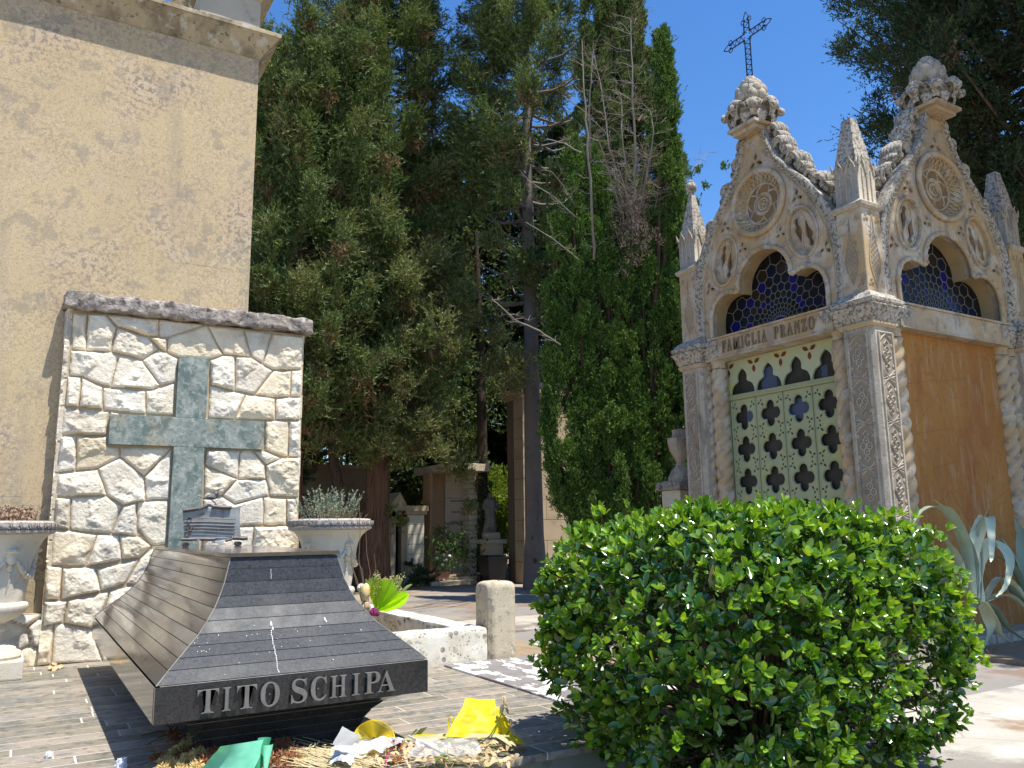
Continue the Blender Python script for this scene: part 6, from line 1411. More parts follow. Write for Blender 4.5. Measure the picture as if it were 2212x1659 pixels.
# second leaning trunk beside the big one
mb = MB(); t_ = thing('leaning_tree', 'dark leaning tree stem left of the reddish trunk', 'tree', (6.1, 17.6, GB))
mb.tube([(6.55, 17.6, GB), (6.2, 17.6, 1.6), (5.9, 17.7, 3), (5.75, 17.8, 5), (5.7, 17.9, 8)], [.16, .14, .12, .10, .05], 10); mb.build('trunk', BARK, t_, smooth=60)
rng = np.random.default_rng(16); n = 110; C = np.stack([rng.normal(5.3, 1.2, n), rng.normal(18.0, .7, n), rng.uniform(3.3, 10, n)], 1)
C, _r, _o = sunholes(C, rng.uniform(.3, .5, n), unit(rng.normal(size=(n, 3))+[0, -.5, .4])); leafmesh('crown', sprays(C, _r, _o, rng, 26, 10, .10, .03), F_DARK, t_)
# --- trees further back
def pr3(t): return 2.6*(1-.6*t)
bk = [('dense_evergreen', 'dark evergreen far behind, right above the bamboo', (11.6, 21.8, GB), 13.5, 26, 'F_DARK'),
      ('dense_evergreen', 'dark evergreen far behind the burial plots, left of the slender trunk', (9.9, 22.5, GB), 12.5, 21, 'F_DARK'),
      ('dense_evergreen', 'dark evergreen far behind the reddish trunk', (6.8, 23.5, GB), 14.5, 22, 'F_DARK'),
      ('dense_evergreen', 'dark evergreen far behind between the slender trunk and the columnar cypress', (13.8, 20.5, GB), 13.5, 23, 'F_DARK'),
      ('dense_evergreen', 'farthest dark evergreen at the left edge of the tree group', (3.6, 19.8, GB), 11.0, 24, 'F_DARK'),
      ('dense_evergreen', 'dark evergreen far behind the columnar cypresses', (14.0, 18.2, GB), 12.0, 25, 'F_DARK')]
for nm, lb_, b_, h_, sd_, mm in bk:
    conifer(nm, lb_, b_, h_, pr3, .8, sd_, nb=100, per=6, twigs=18, leaves=8, mats=(F_DARK, BARK), ll=.18, lw=.07, cl=(.4, .65), tr=.25, group='dark evergreens far behind')
# light green pine clump between trunks
t_ = thing('young_pine', 'light green young pine between the reddish trunk and the bamboo', 'tree', (9.6, 19.2, GB))
mb = MB(); mb.tube([(9.9, 19.4, GB), (9.9, 19.4, 2.5), (9.8, 19.4, 4.6)], [.09, .07, .02], 7); mb.build('trunk', BARK, t_)
ex = bough(1000, 930, 19.0, 16, .9, .6, .42, 31)+bough(1050, 880, 19.2, 14, .6, .7, .4, 32)+bough(960, 850, 19.5, 8, .5, .5, .4, 33)
rng = np.random.default_rng(17)
leafmesh('crown', sprays(np.array([e[0] for e in ex]), np.array([e[1] for e in ex]), unit(np.array([e[2] for e in ex])), rng, 22, 10, .11, .03), F_CON, t_)
# --- big dark cypress above and behind the chapel on the right
def pr5(t): return 4.0*(.42+2.2*t) if t < .26 else 4.0*(1.0-.3*(t-.26))
conifer('cypress_tree', 'large dark cypress hanging over the chapel at the upper right', (17.4, 7.7, GB), 16.5, pr5, 6.6, 41, nb=240, per=8, twigs=32, leaves=14, mats=(F_DARK, BARK), brown=.06, tr=.3, cl=(.34, .56), ll=.085, lw=.022)
SHADE_TREES = []
def pr6(t): return 2.15*(1-.25*t)
conifer('cypress_tree', 'cypress right of the picture whose crown shades the side of the chapel', (11.1, 2.4, GB), 12.5, pr6, 5.2, 42, nb=120, per=8, twigs=16, leaves=7, mats=(F_DARK, BARK), tr=.22, cl=(.4, .6), ll=.14, lw=.06)
# bamboo
t_ = thing('bamboo_bush', 'sunlit yellow green bamboo standing behind the headless statue', 'bush', (10.0, 17.9, GB))
mb = MB(); g = random.Random(2); C = []
for i in range(26):
    x0_, y0_ = 10.05+g.gauss(0, .22), 17.9+g.gauss(0, .2); x1_, y1_ = x0_+g.gauss(0, .35), y0_+g.gauss(0, .3); hh = g.uniform(2.2, 3.1)
    mb.tube([(x0_, y0_, GB), ((x0_+x1_)/2, (y0_+y1_)/2, hh*.6), (x1_, y1_, hh)], [.016, .013, .004], 4)
    for k_ in range(10): u = g.uniform(.35, 1.05); C.append((x0_+(x1_-x0_)*u+g.gauss(0, .12), y0_+(y1_-y0_)*u+g.gauss(0, .12), GB+(hh-GB)*u+g.gauss(0, .1)))
mb.build('canes', mat('dark_green_cane', (.07, .10, .03), None, 3, .5, .4), t_)
C = np.array(C); rng = np.random.default_rng(4)
leafmesh('leaves', sprays(C, np.full(len(C), .24), unit(rng.normal(size=(len(C), 3))+[0, -.3, -.1]), rng, 12, 6, .12, .022, -.1, .9, .4), F_BAM, t_)

# ================================================================== HEDGE
HX0, HX1, HY0, HY1, HZ1 = 2.27, 4.24, 2.40, 3.80, 1.62
hc = np.array([(HX0+HX1)/2, (HY0+HY1)/2, .98]); hr = np.array([(HX1-HX0)/2, (HY1-HY0)/2, .645])
hedge = thing('clipped_hedge', 'clipped glossy green hedge bush in the right foreground', 'hedge', (float(hc[0]), float(hc[1]), GZ))
def superell(dirs, e=4.2):
    a = np.abs(dirs/hr); s_ = (a**e).sum(1)**(-1/e); return dirs*s_[:, None]
def hedge_layer(n, depth0, depth1, seed, size, per=5, tilt=.6, holes=0.0):
    rng = np.random.default_rng(seed); d = unit(rng.normal(size=(n*2, 3))); P = superell(d)
    # thin out by area: rejection by keeping uniform on the box-like surface
    q = (P/hr); P = P[rng.random(len(P)) < np.clip((np.linalg.norm(P, axis=1)/hr.max())**2*1.2, .15, 1)][:n]
    q = P/hr; nrm = unit(np.sign(q)*np.abs(q)**2.6/hr)
    bump = fbm(P[:, 0]*1.0+P[:, 2]*.7+5, P[:, 1]+P[:, 2]*.6+5, 3.2, 6, 3)+.9*fbm(P[:, 0]+P[:, 1]*.5+9, P[:, 2]+P[:, 1]*.5+9, 8.5, 16, 2)
    below = np.clip((-.12-P[:, 2])/.5, 0, 1)
    P = P*(1-below*.16)[:, None] if True else P
    P = P+nrm*(bump*.10-rng.uniform(depth0, depth1, len(P)))[:, None]
    if holes > 0:
        hn = fbm(P[:, 0]+20, P[:, 1]*.7+P[:, 2]+20, 6.5, 9, 2); lowz = np.clip((.25-P[:, 2])/.8, 0, 1)
        k_ = hn > -.33+holes*(.2+lowz); P, nrm = P[k_], nrm[k_]
    P = P+hc; ok = ~((P[:, 0] < 2.85) & (P[:, 1] > 3.44) & (P[:, 2] < .60)); ok &= P[:, 2] > GZ+.03; P, nrm = P[ok], nrm[ok]
    n = len(P); ax = unit(nrm*.8+np.array([0, 0, .55])+rng.normal(size=(n, 3))*.38)
    V = []
    u = unit(np.cross(ax, rng.normal(size=(n, 3)))); w = np.cross(ax, u)
    ph0 = rng.uniform(0, 2*PI, n)
    # leaf outline: obovate, folded along the midrib, 9 points, 8 tris -> quads
    T_ = np.array([[0, 0, 0], [.30, .20, .02], [.62, .31, .03], [.88, .20, .01], [1.0, 0, -.05], [.30, -.20, .02], [.62, -.31, .03], [.88, -.20, .01], [.33, 0, -.045], [.66, 0, -.055]])
    Fq = [(0, 1, 8, 0), (1, 2, 9, 8), (2, 3, 4, 9), (0, 8, 5, 0), (8, 9, 6, 5), (9, 4, 7, 6)]
    F4 = np.array([(8, 0, 0, 1)]) 
    quads_ = [(1, 2, 9, 8), (2, 3, 4, 9), (5, 8, 9, 6), (6, 9, 4, 7)]
    allV = []
    for k_ in range(per):
        a = ph0+k_*2*PI/per+rng.uniform(-.3, .3, n); tl = rng.uniform(.35, 1.15, n)*tilt/.6
        rad = u*np.cos(a)[:, None]+w*np.sin(a)[:, None]; d_ = unit(ax*np.cos(tl)[:, None]+rad*np.sin(tl)[:, None])
        sd_ = unit(np.cross(ax, rad)+rng.normal(size=(n, 3))*.15); up_ = unit(np.cross(d_, sd_)); up_ *= np.sign((up_*ax).sum(1))[:, None]
        L = size*rng.uniform(.6, 1.25, n); wd = L*rng.uniform(.68, .98, n); curl_ = rng.uniform(-.5, 1.5, n)
        tt = T_[None]; base = P+d_*.004
        X = base[:, None]+d_[:, None]*(tt[..., 0]*L[:, None])[..., None]+sd_[:, None]*(tt[..., 1]*wd[:, None])[..., None]+up_[:, None]*((tt[..., 2]*1.6-.12*curl_[:, None]*tt[..., 0]**2)*L[:, None])[..., None]
        allV.append(X)
    X = np.concatenate(allV, 0); m_ = len(X); off = np.arange(m_)*10
    q4 = np.array(quads_)
    F = (off[:, None, None]+q4[None]).reshape(-1, 4)
    tri = np.array([(0, 1, 8), (0, 8, 5)]); Ft = (off[:, None, None]+tri[None]).reshape(-1, 3)
    return X.reshape(-1, 3), F, Ft
def mesh_mixed(name, V, F4, F3, m, parent, smooth=True):
    me = bpy.data.meshes.new(name); me.vertices.add(len(V)); me.vertices.foreach_set('co', V.ravel())
    li = np.concatenate([F4.ravel(), F3.ravel()]); me.loops.add(len(li)); me.loops.foreach_set('vertex_index', li)
    n4, n3 = len(F4), len(F3); me.polygons.add(n4+n3)
    me.polygons.foreach_set('loop_start', np.concatenate([np.arange(n4)*4, n4*4+np.arange(n3)*3]))
    me.update(calc_edges=True)
    return link_mesh(name, me, m, parent, smooth)
V, F4, F3 = hedge_layer(3700, -.01, .08, 1, .061, 5, .62, .34); mesh_mixed('leaves', V, F4, F3, HEDGE, hedge)
V, F4, F3 = hedge_layer(3300, .06, .20, 2, .056, 4, .8, .42); mesh_mixed('inner_leaves', V, F4, F3, HEDGE, hedge)
V, F4, F3 = hedge_layer(2000, -.05, .01, 3, .048, 5, .42, .45); mesh_mixed('young_leaves', V, F4, F3, HEDGE_Y, hedge)
V, F4, F3 = hedge_layer(230, -.09, -.03, 4, .042, 6, .40, 0); mesh_mixed('top_shoots', V, F4, F3, HEDGE_Y, hedge)
mb = MB(); g = random.Random(6)
for i in range(420):
    d = Vector((g.gauss(0, 1), g.gauss(0, 1), g.gauss(0, .8)+.25)).normalized(); p = superell(np.array([d]))[0]
    a = Vector((float(hc[0])+p[0]*.15, float(hc[1])+p[1]*.15, GZ+.1+g.random()*.3)); fq = g.uniform(.9, 1.03); b = Vector((hc[0]+p[0]*fq, hc[1]+p[1]*fq, hc[2]+p[2]*fq))
    if b.x < 2.87 and b.y > 3.42 and b.z < .6: continue
    m_ = a.lerp(b, .55)+Vector((g.gauss(0, .05), g.gauss(0, .05), .05)); mb.tube([a, m_, b], [.008, .005, .002], 4)
mb.build('branches', TWIG, hedge)
dl = thing('dry_leaf', 'single dry tan leaf caught in the top of the hedge', 'leaf', at_px(1540, 1245, 2.55))
c = Vector(at_px(1540, 1245, 2.52)); mb = MB()
for k_ in range(3):
    a = k_*.5-.4; e1 = Vector((.3*math.sin(a), -.35+.3*k_, 1)).normalized(); s_ = Vector((1, -.2*k_, .1)).normalized(); L = .085
    v = [c-e1*L*.6, c-e1*L*.2+s_*.016, c+e1*L*.25+s_*.013, c+e1*L*.6, c+e1*L*.25-s_*.012, c-e1*L*.2-s_*.017, c+Vector((0, -.012, 0))]
    mb.add([tuple(q+Vector((k_*.008-.008, 0, 0))) for q in v], [(0, 1, 6), (1, 2, 6), (2, 3, 6), (3, 4, 6), (4, 5, 6), (5, 0, 6)])
mb.build('blade', mat('dry_tan_leaf', (.42, .30, .16), (.34, .22, .11), 20, .8, .2), dl)

# ================================================================== AGAVES
AG = mat('grey_green_agave_blade', (.27, .33, .23), (.20, .25, .17), 3, .55, .3, layers=[((.30, .36, .28), 'noise', 2.5, .55, .7, .6, (1, 1, .5))])
AGV = mat('yellow_edged_agave_blade', (.62, .65, .46), (.44, .52, .34), 3, .55, .3, layers=[((.60, .58, .34), 'noise', 4, .5, .65, .7, (1, 1, .3))])
def blade(mb, pts, w, me=0, fold=.25, T=None):
    pts = [Vector(p) for p in pts]; fine = []
    for i in range(len(pts)-1):
        p0 = pts[max(i-1, 0)]; p1 = pts[i]; p2 = pts[i+1]; p3 = pts[min(i+2, len(pts)-1)]
        for t in range(6):
            t /= 6; fine.append(.5*((2*p1)+(-p0+p2)*t+(2*p0-5*p1+4*p2-p3)*t*t+(-p0+3*p1-3*p2+p3)*t**3))
    fine.append(pts[-1]); n = len(fine); rings = []; side_ = None
    d0 = (pts[-1]-pts[0]); side_ = Vector((d0.y, -d0.x, 0)); side_ = side_.normalized() if side_.length > .02 else Vector((.78, -.62, 0))
    for i, p in enumerate(fine):
        t = i/(n-1); t_ = (fine[min(i+1, n-1)]-fine[max(i-1, 0)]).normalized(); s_ = (side_-t_*side_.dot(t_)).normalized(); u_ = s_.cross(t_)
        ww = w*(.75+.5*math.sin(PI*min(t*1.3, 1)))*(1-t**3.2)+.001; zig = .035*w*(1 if i % 2 else -1)
        rings.append([tuple(p-s_*(ww+zig)+u_*ww*fold), tuple(p-s_*ww*.5+u_*ww*fold*.3), tuple(p), tuple(p+s_*ww*.5+u_*ww*fold*.3), tuple(p+s_*(ww+zig)+u_*ww*fold), tuple(p+s_*ww*.5-u_*ww*.10), tuple(p-u_*ww*.22), tuple(p-s_*ww*.5-u_*ww*.10)])
    mb.loft(rings, me, True, True)
ag = thing('agave', 'large variegated agave with bent striped leaves against the orange chapel wall', 'agave plant', (8.45, 4.35, GZ))
AY = 4.4
def ap(x, y, dy=0): return Vector(at_px(x, y, AY+dy))
for pts, w, m_ in (([(2100, 1290), (2085, 1180), (2050, 1110), (2020, 1095), (1990, 1105), (1968, 1140)], .055, AG),
                   ([(2105, 1290), (2098, 1200), (2060, 1120), (2016, 1078)], .045, AG),
                   ([(2085, 1270), (2070, 1210), (2045, 1170), (2034, 1145)], .035, AG),
                   ([(2112, 1300), (2108, 1230), (2085, 1180), (2066, 1142)], .038, AG),
                   ([(2118, 1290), (2122, 1200), (2112, 1140), (2130, 1110), (2135, 1079)], .042, AG),
                   ([(2120, 1300), (2105, 1190), (2125, 1125), (2138, 1125), (2142, 1195), (2140, 1215)], .058, AGV),
                   ([(2110, 1290), (2118, 1210), (2140, 1178), (2165, 1185), (2180, 1215), (2172, 1265), (2150, 1290)], .068, AGV),
                   ([(2130, 1290), (2160, 1250), (2190, 1265), (2212, 1290), (2240, 1330)], .045, AGV),
                   ([(2130, 1300), (2170, 1285), (2210, 1310), (2245, 1350)], .045, AGV),
                   ([(2125, 1300), (2150, 1320), (2180, 1360), (2225, 1390)], .045, AG),
                   ([(2120, 1300), (2135, 1330), (2140, 1360), (2128, 1395)], .050, AGV),
                   ([(2125, 1300), (2145, 1340), (2160, 1370), (2190, 1390)], .045, AGV),
                   ([(2115, 1300), (2095, 1330), (2105, 1370), (2112, 1390)], .030, AG)):
    mb = MB(); L = [ap(x, y, .25*math.sin(i*.9)*.4-.02*i) for i, (x, y) in enumerate(pts)]
    for p in L: p.z = max(p.z, GZ+.02)
    blade(mb, L, w*.9); mb.build('agave_leaf', m_, ag, smooth=50)
ag2 = thing('agave', 'shaded dark agave at the right edge beside the twisted column', 'agave plant', (9.1, 4.55, GZ))
for pts, w in (([(2215, 1300), (2195, 1240), (2170, 1210), (2140, 1200)], .06), ([(2215, 1300), (2200, 1230), (2185, 1195), (2160, 1165), (2150, 1190)], .04), ([(2218, 1300), (2212, 1200), (2205, 1150), (2190, 1120)], .055), ([(2222, 1300), (2240, 1200), (2245, 1140)], .05), ([(2215, 1310), (2180, 1270), (2165, 1240)], .05)):
    mb = MB(); blade(mb, [Vector(at_px(x, y, 4.55+.05*i)) for i, (x, y) in enumerate(pts)], w); mb.build('agave_leaf', AG, ag2, smooth=50)
# weeds at the edge of the bed
wd = thing('weeds', 'low green weeds along the edge of the soil bed below the agave', 'weeds', (8.6, 3.7, GZ)); mb = MB(); g = random.Random(3)
for i in range(160):
    x, y = g.uniform(7.6, 10.5), g.uniform(3.35, 3.9)+g.random()*.6; L = g.uniform(.03, .09)
    for k_ in range(4):
        a = g.uniform(0, 6.28); mb.add([(x, y, GZ+.03), (x+math.cos(a)*L*.5+.006, y+math.sin(a)*L*.5, GZ+.03+L*.5), (x+math.cos(a)*L, y+math.sin(a)*L, GZ+.03+L*.7), (x+math.cos(a)*L*.5-.006, y+math.sin(a)*L*.5, GZ+.03+L*.5)], [(0, 1, 2, 3)])
o = mb.build('weed_leaves', mat('weed_green', (.10, .16, .04), (.16, .18, .06), 6, .8, .2, island=.4), wd, recalc=False)
# ================================================================== BACKGROUND TOMBS
BY = 17.1
def bpx(x, y, Y=BY): return at_px(x, y, Y)
TANW = mat('tan_ashlar', (.46, .36, .24), (.38, .29, .19), 1.5, .95, .1, layers=[((.24, .18, .12), 'noise', 3, .56, .7, .5)], bump=.003)
PALEW = mat('pale_ashlar_pier', (.62, .57, .45), (.54, .48, .37), 1.6, .95, .1, layers=[((.34, .30, .24), 'noise', 2.2, .58, .72, .6, (1, 1, .6))], bump=.003)
REDW = mat('reddish_tomb_wall', (.36, .235, .145), (.29, .19, .115), 2, .9, .2)
MARB = mat('grey_beige_marble_panel', (.50, .43, .34), (.44, .38, .30), 2, .5, .3, layers=[((.36, .31, .25), 'noise', 5, .55, .68, .5, (1, 1, 4))])
TXT = mat('dark_plaque_lettering', (.05, .04, .035), None, 4, .7, .2)
JOINT = mat('dark_joint', (.16, .12, .08), None, 4, .95, .1)
x0, x1 = bpx(880, 1200)[0], bpx(916, 1200)[0]; zt = bpx(898, 1112)[2]
pier = thing('stone_tomb_portal', 'small pale stone tomb with a sunlit block pier and dark narrow doorway', 'tomb', ((x0+x1)/2, BY, GZ))
mb = MB(); n_ = 7
for i in range(n_): a = GZ+(zt-GZ)*i/n_; mb.box(x0, x1, BY, BY+1.6, a+.004, GZ+(zt-GZ)*(i+1)/n_-.004, bev=.006)
mb.build('block_pier', PALEW, pier)
mb = MB(); mb.box(x0-.05, x1+.04, BY-.06, BY+1.65, zt+.002, zt+.08); mb.box(x0-.09, x1+.06, BY-.10, BY+1.7, zt+.082, zt+.20); mb.build('cornice', TANW, pier)
xa, xb = bpx(846, 1200)[0], bpx(879, 1200)[0]; zp_ = bpx(862, 1075)[2]; zc_ = (xa+xb)/2
mb = MB(); mb.box(xa, zc_-.07, BY+.05, BY+1.6, GZ-.05, zp_-.3); mb.box(zc_+.07, x0-.002, BY+.05, BY+1.6, GZ-.05, zp_-.3); mb.box(xa, x0-.002, BY+.05, BY+1.6, zp_-.42, zp_-.298)
mb.box(xa-.03, zc_-.12, BY-.02, BY+.05, GZ-.05, GZ+.45); mb.box(zc_+.12, x0-.003, BY-.02, BY+.05, GZ-.05, GZ+.45); mb.build('door_surround', TANW, pier)
mb = MB(); mb.box(zc_-.069, zc_+.069, BY+.25, BY+.4, GZ-.05, zp_-.43); mb.build('doorway_shade_block', mat('black_doorway_shade', (.012, .011, .01), None, 4, .9, .1), pier)  # black block stands in for the shade inside the doorway
mb = MB(); mb.box(xa-.06, x0-.001, BY-.08, BY+1.62, zp_-.297, zp_-.18); mb.prism([(xa-.05, zp_-.179), (x0-.02, zp_-.179), (zc_, zp_+.12)], -(BY+1.5), -(BY-.02), T=lambda x, y, z: (x, -z, y)); mb.build('pediment', TANW, pier)
# bright white wall further back
w = thing('white_wall', 'bright sunlit white wall seen between the reddish trunk and the tomb portal', 'wall', (bpx(828, 1200, 20.5)[0], 20.5, GZ))
a, b = bpx(790, 1200, 20.5)[0], bpx(850, 1200, 20.5)[0]
mb = MB(); mb.box(a, b, 20.5, 20.8, GZ-.05, bpx(828, 1140, 20.5)[2]); mb.build('wall_body', mat('white_limewash', (.78, .76, .68), (.70, .68, .60), 2, .95, .1), w)
mb = MB(); mb.box(a-.03, b+.03, 20.45, 20.85, bpx(828, 1140, 20.5)[2]+.002, bpx(828, 1140, 20.5)[2]+.08); mb.build('coping', CONC, w)
# low dark wall at the far left between the rubble wall and the trunks
w = thing('boundary_wall', 'brown shaded boundary wall behind the right urn and the trunks', 'wall', (5.2, 19.0, GZ))
mb = MB(); za = bpx(700, 1012, 19)[2]; mb.box(2.3, bpx(812, 1200, 19)[0], 19.0, 19.3, GZ-.1, za); mb.build('wall_body', mat('brown_boundary_stone', (.33, .26, .17), (.26, .20, .13), 1.6, .95, .1, layers=[((.12, .09, .06), 'noise', 6, .55, .7, .5)]), w)
mb = MB(); mb.box(2.25, bpx(813, 1200, 19)[0], 18.93, 19.37, za+.002, za+.10); mb.build('coping', REDW, w)
# family tomb with marble name wall under a flat slab
x0, x1 = bpx(918, 1200, 17.5)[0], bpx(962, 1200, 17.5)[0]; x2 = bpx(1012, 1200, 17.5)[0]; zr = bpx(980, 1020, 17.0)[2]
nm = thing('name_wall_tomb', 'modern tomb with flat concrete roof over a marble wall of names', 'tomb', ((x0+x2)/2, 17.5, GZ))
mb = MB(); mb.box(x0+.03, x1-.002, 17.56, 17.7, GZ-.05, zr); mb.box(x0+.03, x0+.10, 17.3, 17.559, GZ-.05, zr); mb.build('red_wall', REDW, nm)
mb = MB(); e_ = 4; hh = (zr-.55)/e_
for i in range(e_): mb.box(x1, x2, 17.5, 17.6, .55+hh*i+.004, .55+hh*(i+1)-.004, bev=.004)
mb.build('marble_panel', MARB, nm)
mb = MB(); mb.box(x0+.10, x2+.04, 16.5, 18.4, zr+.002, zr+.17, bev=.01); mb.build('flat_roof', CONC, nm)
mb = MB(); mb.box(x0, x2, 16.9, 17.49, GZ-.05, .50); mb.box(x0-.3, x2-.3, 16.5, 16.898, GZ-.05, .44); mb.build('steps', CONC, nm)
def text(mb, s, xc, z, h, Y, wid=None, mat_i=0):
    cu = bpy.data.curves.new('t', 'FONT'); cu.body = s; cu.size = h/.70; cu.align_x = 'CENTER'; cu.extrude = .002
    o = bpy.data.objects.new('t', cu); COL.objects.link(o); dg = bpy.context.evaluated_depsgraph_get(); me = bpy.data.meshes.new_from_object(o.evaluated_get(dg))
    mb.add([(xc+v.co.x*.85, Y-.003-v.co.z, z+v.co.y) for v in me.vertices], [tuple(p.vertices) for p in me.polygons], mat_i)
    bpy.data.objects.remove(o); bpy.data.curves.remove(cu); bpy.data.meshes.remove(me)
xm = (x1+x2)/2
mb = MB()
for s, zz, h in (("MARISA RESOLO", bpx(985, 1083)[2], .045), ("LUIGI RESOLO", bpx(985, 1108, 17.5)[2], .045), ("NATALE MARIA", bpx(985, 1129, 17.5)[2]+.0, .045), ("RESOLO FRANCESCO", bpx(985, 1134, 17.5)[2]-.01, .05), ("RESOLO PIETRO", bpx(985, 1165, 17.5)[2], .05), ("ALESSIO IOLA", bpx(985, 1172, 17.5)[2]-.02, .05)):
    text(mb, s, xm+.02, zz, h, 17.5)
for zz in (1090, 1096, 1117, 1122, 1141, 1147, 1160):
    text(mb, "1 1 92", x2-.09, bpx(985, zz, 17.5)[2], .03, 17.5)
for zz in (1141, 1147, 1182): text(mb, "1 9 31", x1+.08, bpx(985, zz, 17.5)[2], .03, 17.5)
mb.build('lettering', TXT, nm)
mb = MB(); mb.lathe([(.07, 0), (.075, .01), (.06, .02), (.0, .02)], 0, 0, 20, T=lambda x, y, z: (x1+.09+x*.8, 17.5-z, bpx(985, 1168, 17.5)[2]+y*1.3)); mb.build('oval_portrait_frame', TANW, nm)
# ivy covered stone pillar
a, b = bpx(1014, 1200, 17.2)[0], bpx(1034, 1200, 17.2)[0]; zi = bpx(1024, 1000, 17.2)[2]
pv = thing('ivy_pillar', 'rough pale stone pillar overgrown with hanging ivy beside the name wall', 'pillar', ((a+b)/2, 17.3, GZ))
mb = MB(); z = GZ; g = random.Random(1)
while z < zi:
    h = g.uniform(.09, .15); mb.box(a+g.uniform(-.015, .015), b+.26, 17.2+g.uniform(-.015, .015), 17.7, z+.004, min(z+h, zi)-.004, bev=.012); z += h
mb.build('stacked_stones', PALEW, pv)
rng = np.random.default_rng(8); n = 46; C = np.stack([rng.uniform(a+.14, b+.32, n), rng.uniform(17.02, 17.16, n), GZ+.2+(zi-GZ)*rng.random(n)], 1)
leafmesh('hanging_ivy', sprays(C, np.full(n, .16), np.tile([[0, -.3, -.8]], (n, 1)), rng, 10, 5, .06, .03, -.6, .5), F_DARK, pv)
# pedestal with statue
xa, xb = bpx(1048, 1200, 16.8)[0], bpx(1088, 1200, 16.8)[0]; xc = (xa+xb)/2; zb_ = bpx(1068, 1165, 16.8)[2]; GREYST = mat('grey_weathered_statue_stone', (.30, .29, .26), (.20, .195, .18), 5, .9, .15, bump=.006, bscale=40)
pd = thing('statue_pedestal', 'stone pedestal carrying the draped statue', 'pedestal', (xc, 16.9, GZ))
mb = MB(); w_ = (xb-xa)/2
mb.box(xc-w_*.85, xc+w_*.85, 16.75, 17.25, GZ+.2, zb_-.10, bev=.008); mb.box(xc-w_*1.1, xc+w_*1.1, 16.67, 17.33, zb_-.098, zb_, bev=.012); mb.box(xc-w_*1.3, xc+w_*1.4, 16.6, 17.4, GZ-.05, GZ+.198, bev=.02); mb.box(xc-w_*.7, xc+w_*.7, 16.8, 17.2, zb_+.002, zb_+.16, bev=.03)
mb.build('pedestal_block', PALEW, pd)
st = thing('draped_statue', 'weathered grey stone figure in long draped robe standing on the pedestal', 'statue', (xc, 17.0, zb_+.16))
mb = MB(); z0_ = zb_+.162; Hs = bpx(1066, 1068, 17)[2]-z0_
mb.lathe([(.16, 0), (.17, .06), (.15, .2), (.14, .45), (.15, .62), (.175, .76), (.165, .84), (.09, .90), (.06, .92), (.02, .925)], 0, 0, 44, rf=lambda r, z, t: r*(1+.10*math.sin(t*9+z*3)*(1-z)+.05*math.sin(t*4)), T=lambda x, y, z: (xc+x*1.0, 17.0+y*.75, z0_+z*Hs))
for s_ in (-1, 1): mb.tube([(xc+s_*.15, 16.98, z0_+.80*Hs), (xc+s_*.19, 16.93, z0_+.62*Hs), (xc+s_*.07, 16.86, z0_+.60*Hs)], [.05, .045, .03], 8)
mb.blob((xc-.01, 16.97, z0_+Hs*.965), (.055, .06, .075), 12, 9); mb.blob((xc-.01, 17.0, z0_+Hs*.96), (.075, .06, .085), 12, 8)
mb.build('robed_figure', GREYST, st, smooth=60)
# litter bin
xa, xb = bpx(1040, 1200, 16.2)[0], bpx(1086, 1200, 16.2)[0]; xc = (xa+xb)/2; zt = bpx(1062, 1206, 16.2)[2]
bn = thing('waste_bin', 'black wheeled waste bin in front of the statue pedestal', 'bin', (xc, 16.2, GZ)); w_ = (xb-xa)/2
BK = mat('black_plastic', (.014, .014, .015), None, 4, .45, .4)
mb = MB(); mb.loft([[(xc-w_*.72, 16.0, GZ+.02), (xc+w_*.72, 16.0, GZ+.02), (xc+w_*.72, 16.35, GZ+.02), (xc-w_*.72, 16.35, GZ+.02)], [(xc-w_*.9, 15.93, zt), (xc+w_*.9, 15.93, zt), (xc+w_*.9, 16.42, zt), (xc-w_*.9, 16.42, zt)]]); mb.build('bin_body', BK, bn)
mb = MB(); mb.box(xc-w_, xc+w_, 15.90, 16.46, zt+.002, zt+.045, bev=.012); mb.box(xc-w_*.8, xc+w_*.8, 15.95, 16.4, zt+.046, zt+.07, bev=.01); mb.build('bin_lid', BK, bn)
for s_ in (-1, 1):
    mb = MB(); mb.lathe([(.0, 0), (.08, 0), (.09, .01), (.09, .04), (.08, .05), (0, .05)], 0, 0, 18, T=lambda x, y, z: (xc+s_*w_*.8+z-.025, 16.40+x, GZ+.09+y)); mb.build('wheel', BK, bn)
# planter with leafy plants
def shrub(name, label, c, n, R_, m, ll=.07, cat='plant', fl=None, pot=None, group=None):
    t_ = thing(name, label, cat, (c[0], c[1], c[2]), group); rng = np.random.default_rng(int(abs(c[0]*100))); C = np.array(c)+rng.normal(size=(n, 3))*np.array([R_*.5, R_*.4, R_*.45])+np.array([0, 0, R_*.7])
    leafmesh('leaves', sprays(C, np.full(n, R_*.5), unit(rng.normal(size=(n, 3))+[0, 0, .4]), rng, 9, 4, ll, ll*.5), m, t_)
    if fl:
        mb = MB()
        for i in range(fl[1]): q = C[rng.integers(n)]; mb.blob((q[0], q[1]-R_*.3, q[2]+.03), fl[2], 7, 5, rf=lambda t, p: 1+.3*math.sin(t*5))
        mb.build('flowers', fl[0], t_)
    return t_
F_SHR = leafmat('shrub_leaf', (.09, .16, .05), (.06, .12, .035), trans=.2)
pp = thing('terracotta_trough', 'pink terracotta planter trough on the steps of the name wall', 'planter', (bpx(945, 1235, 16.7)[0], 16.7, .5))
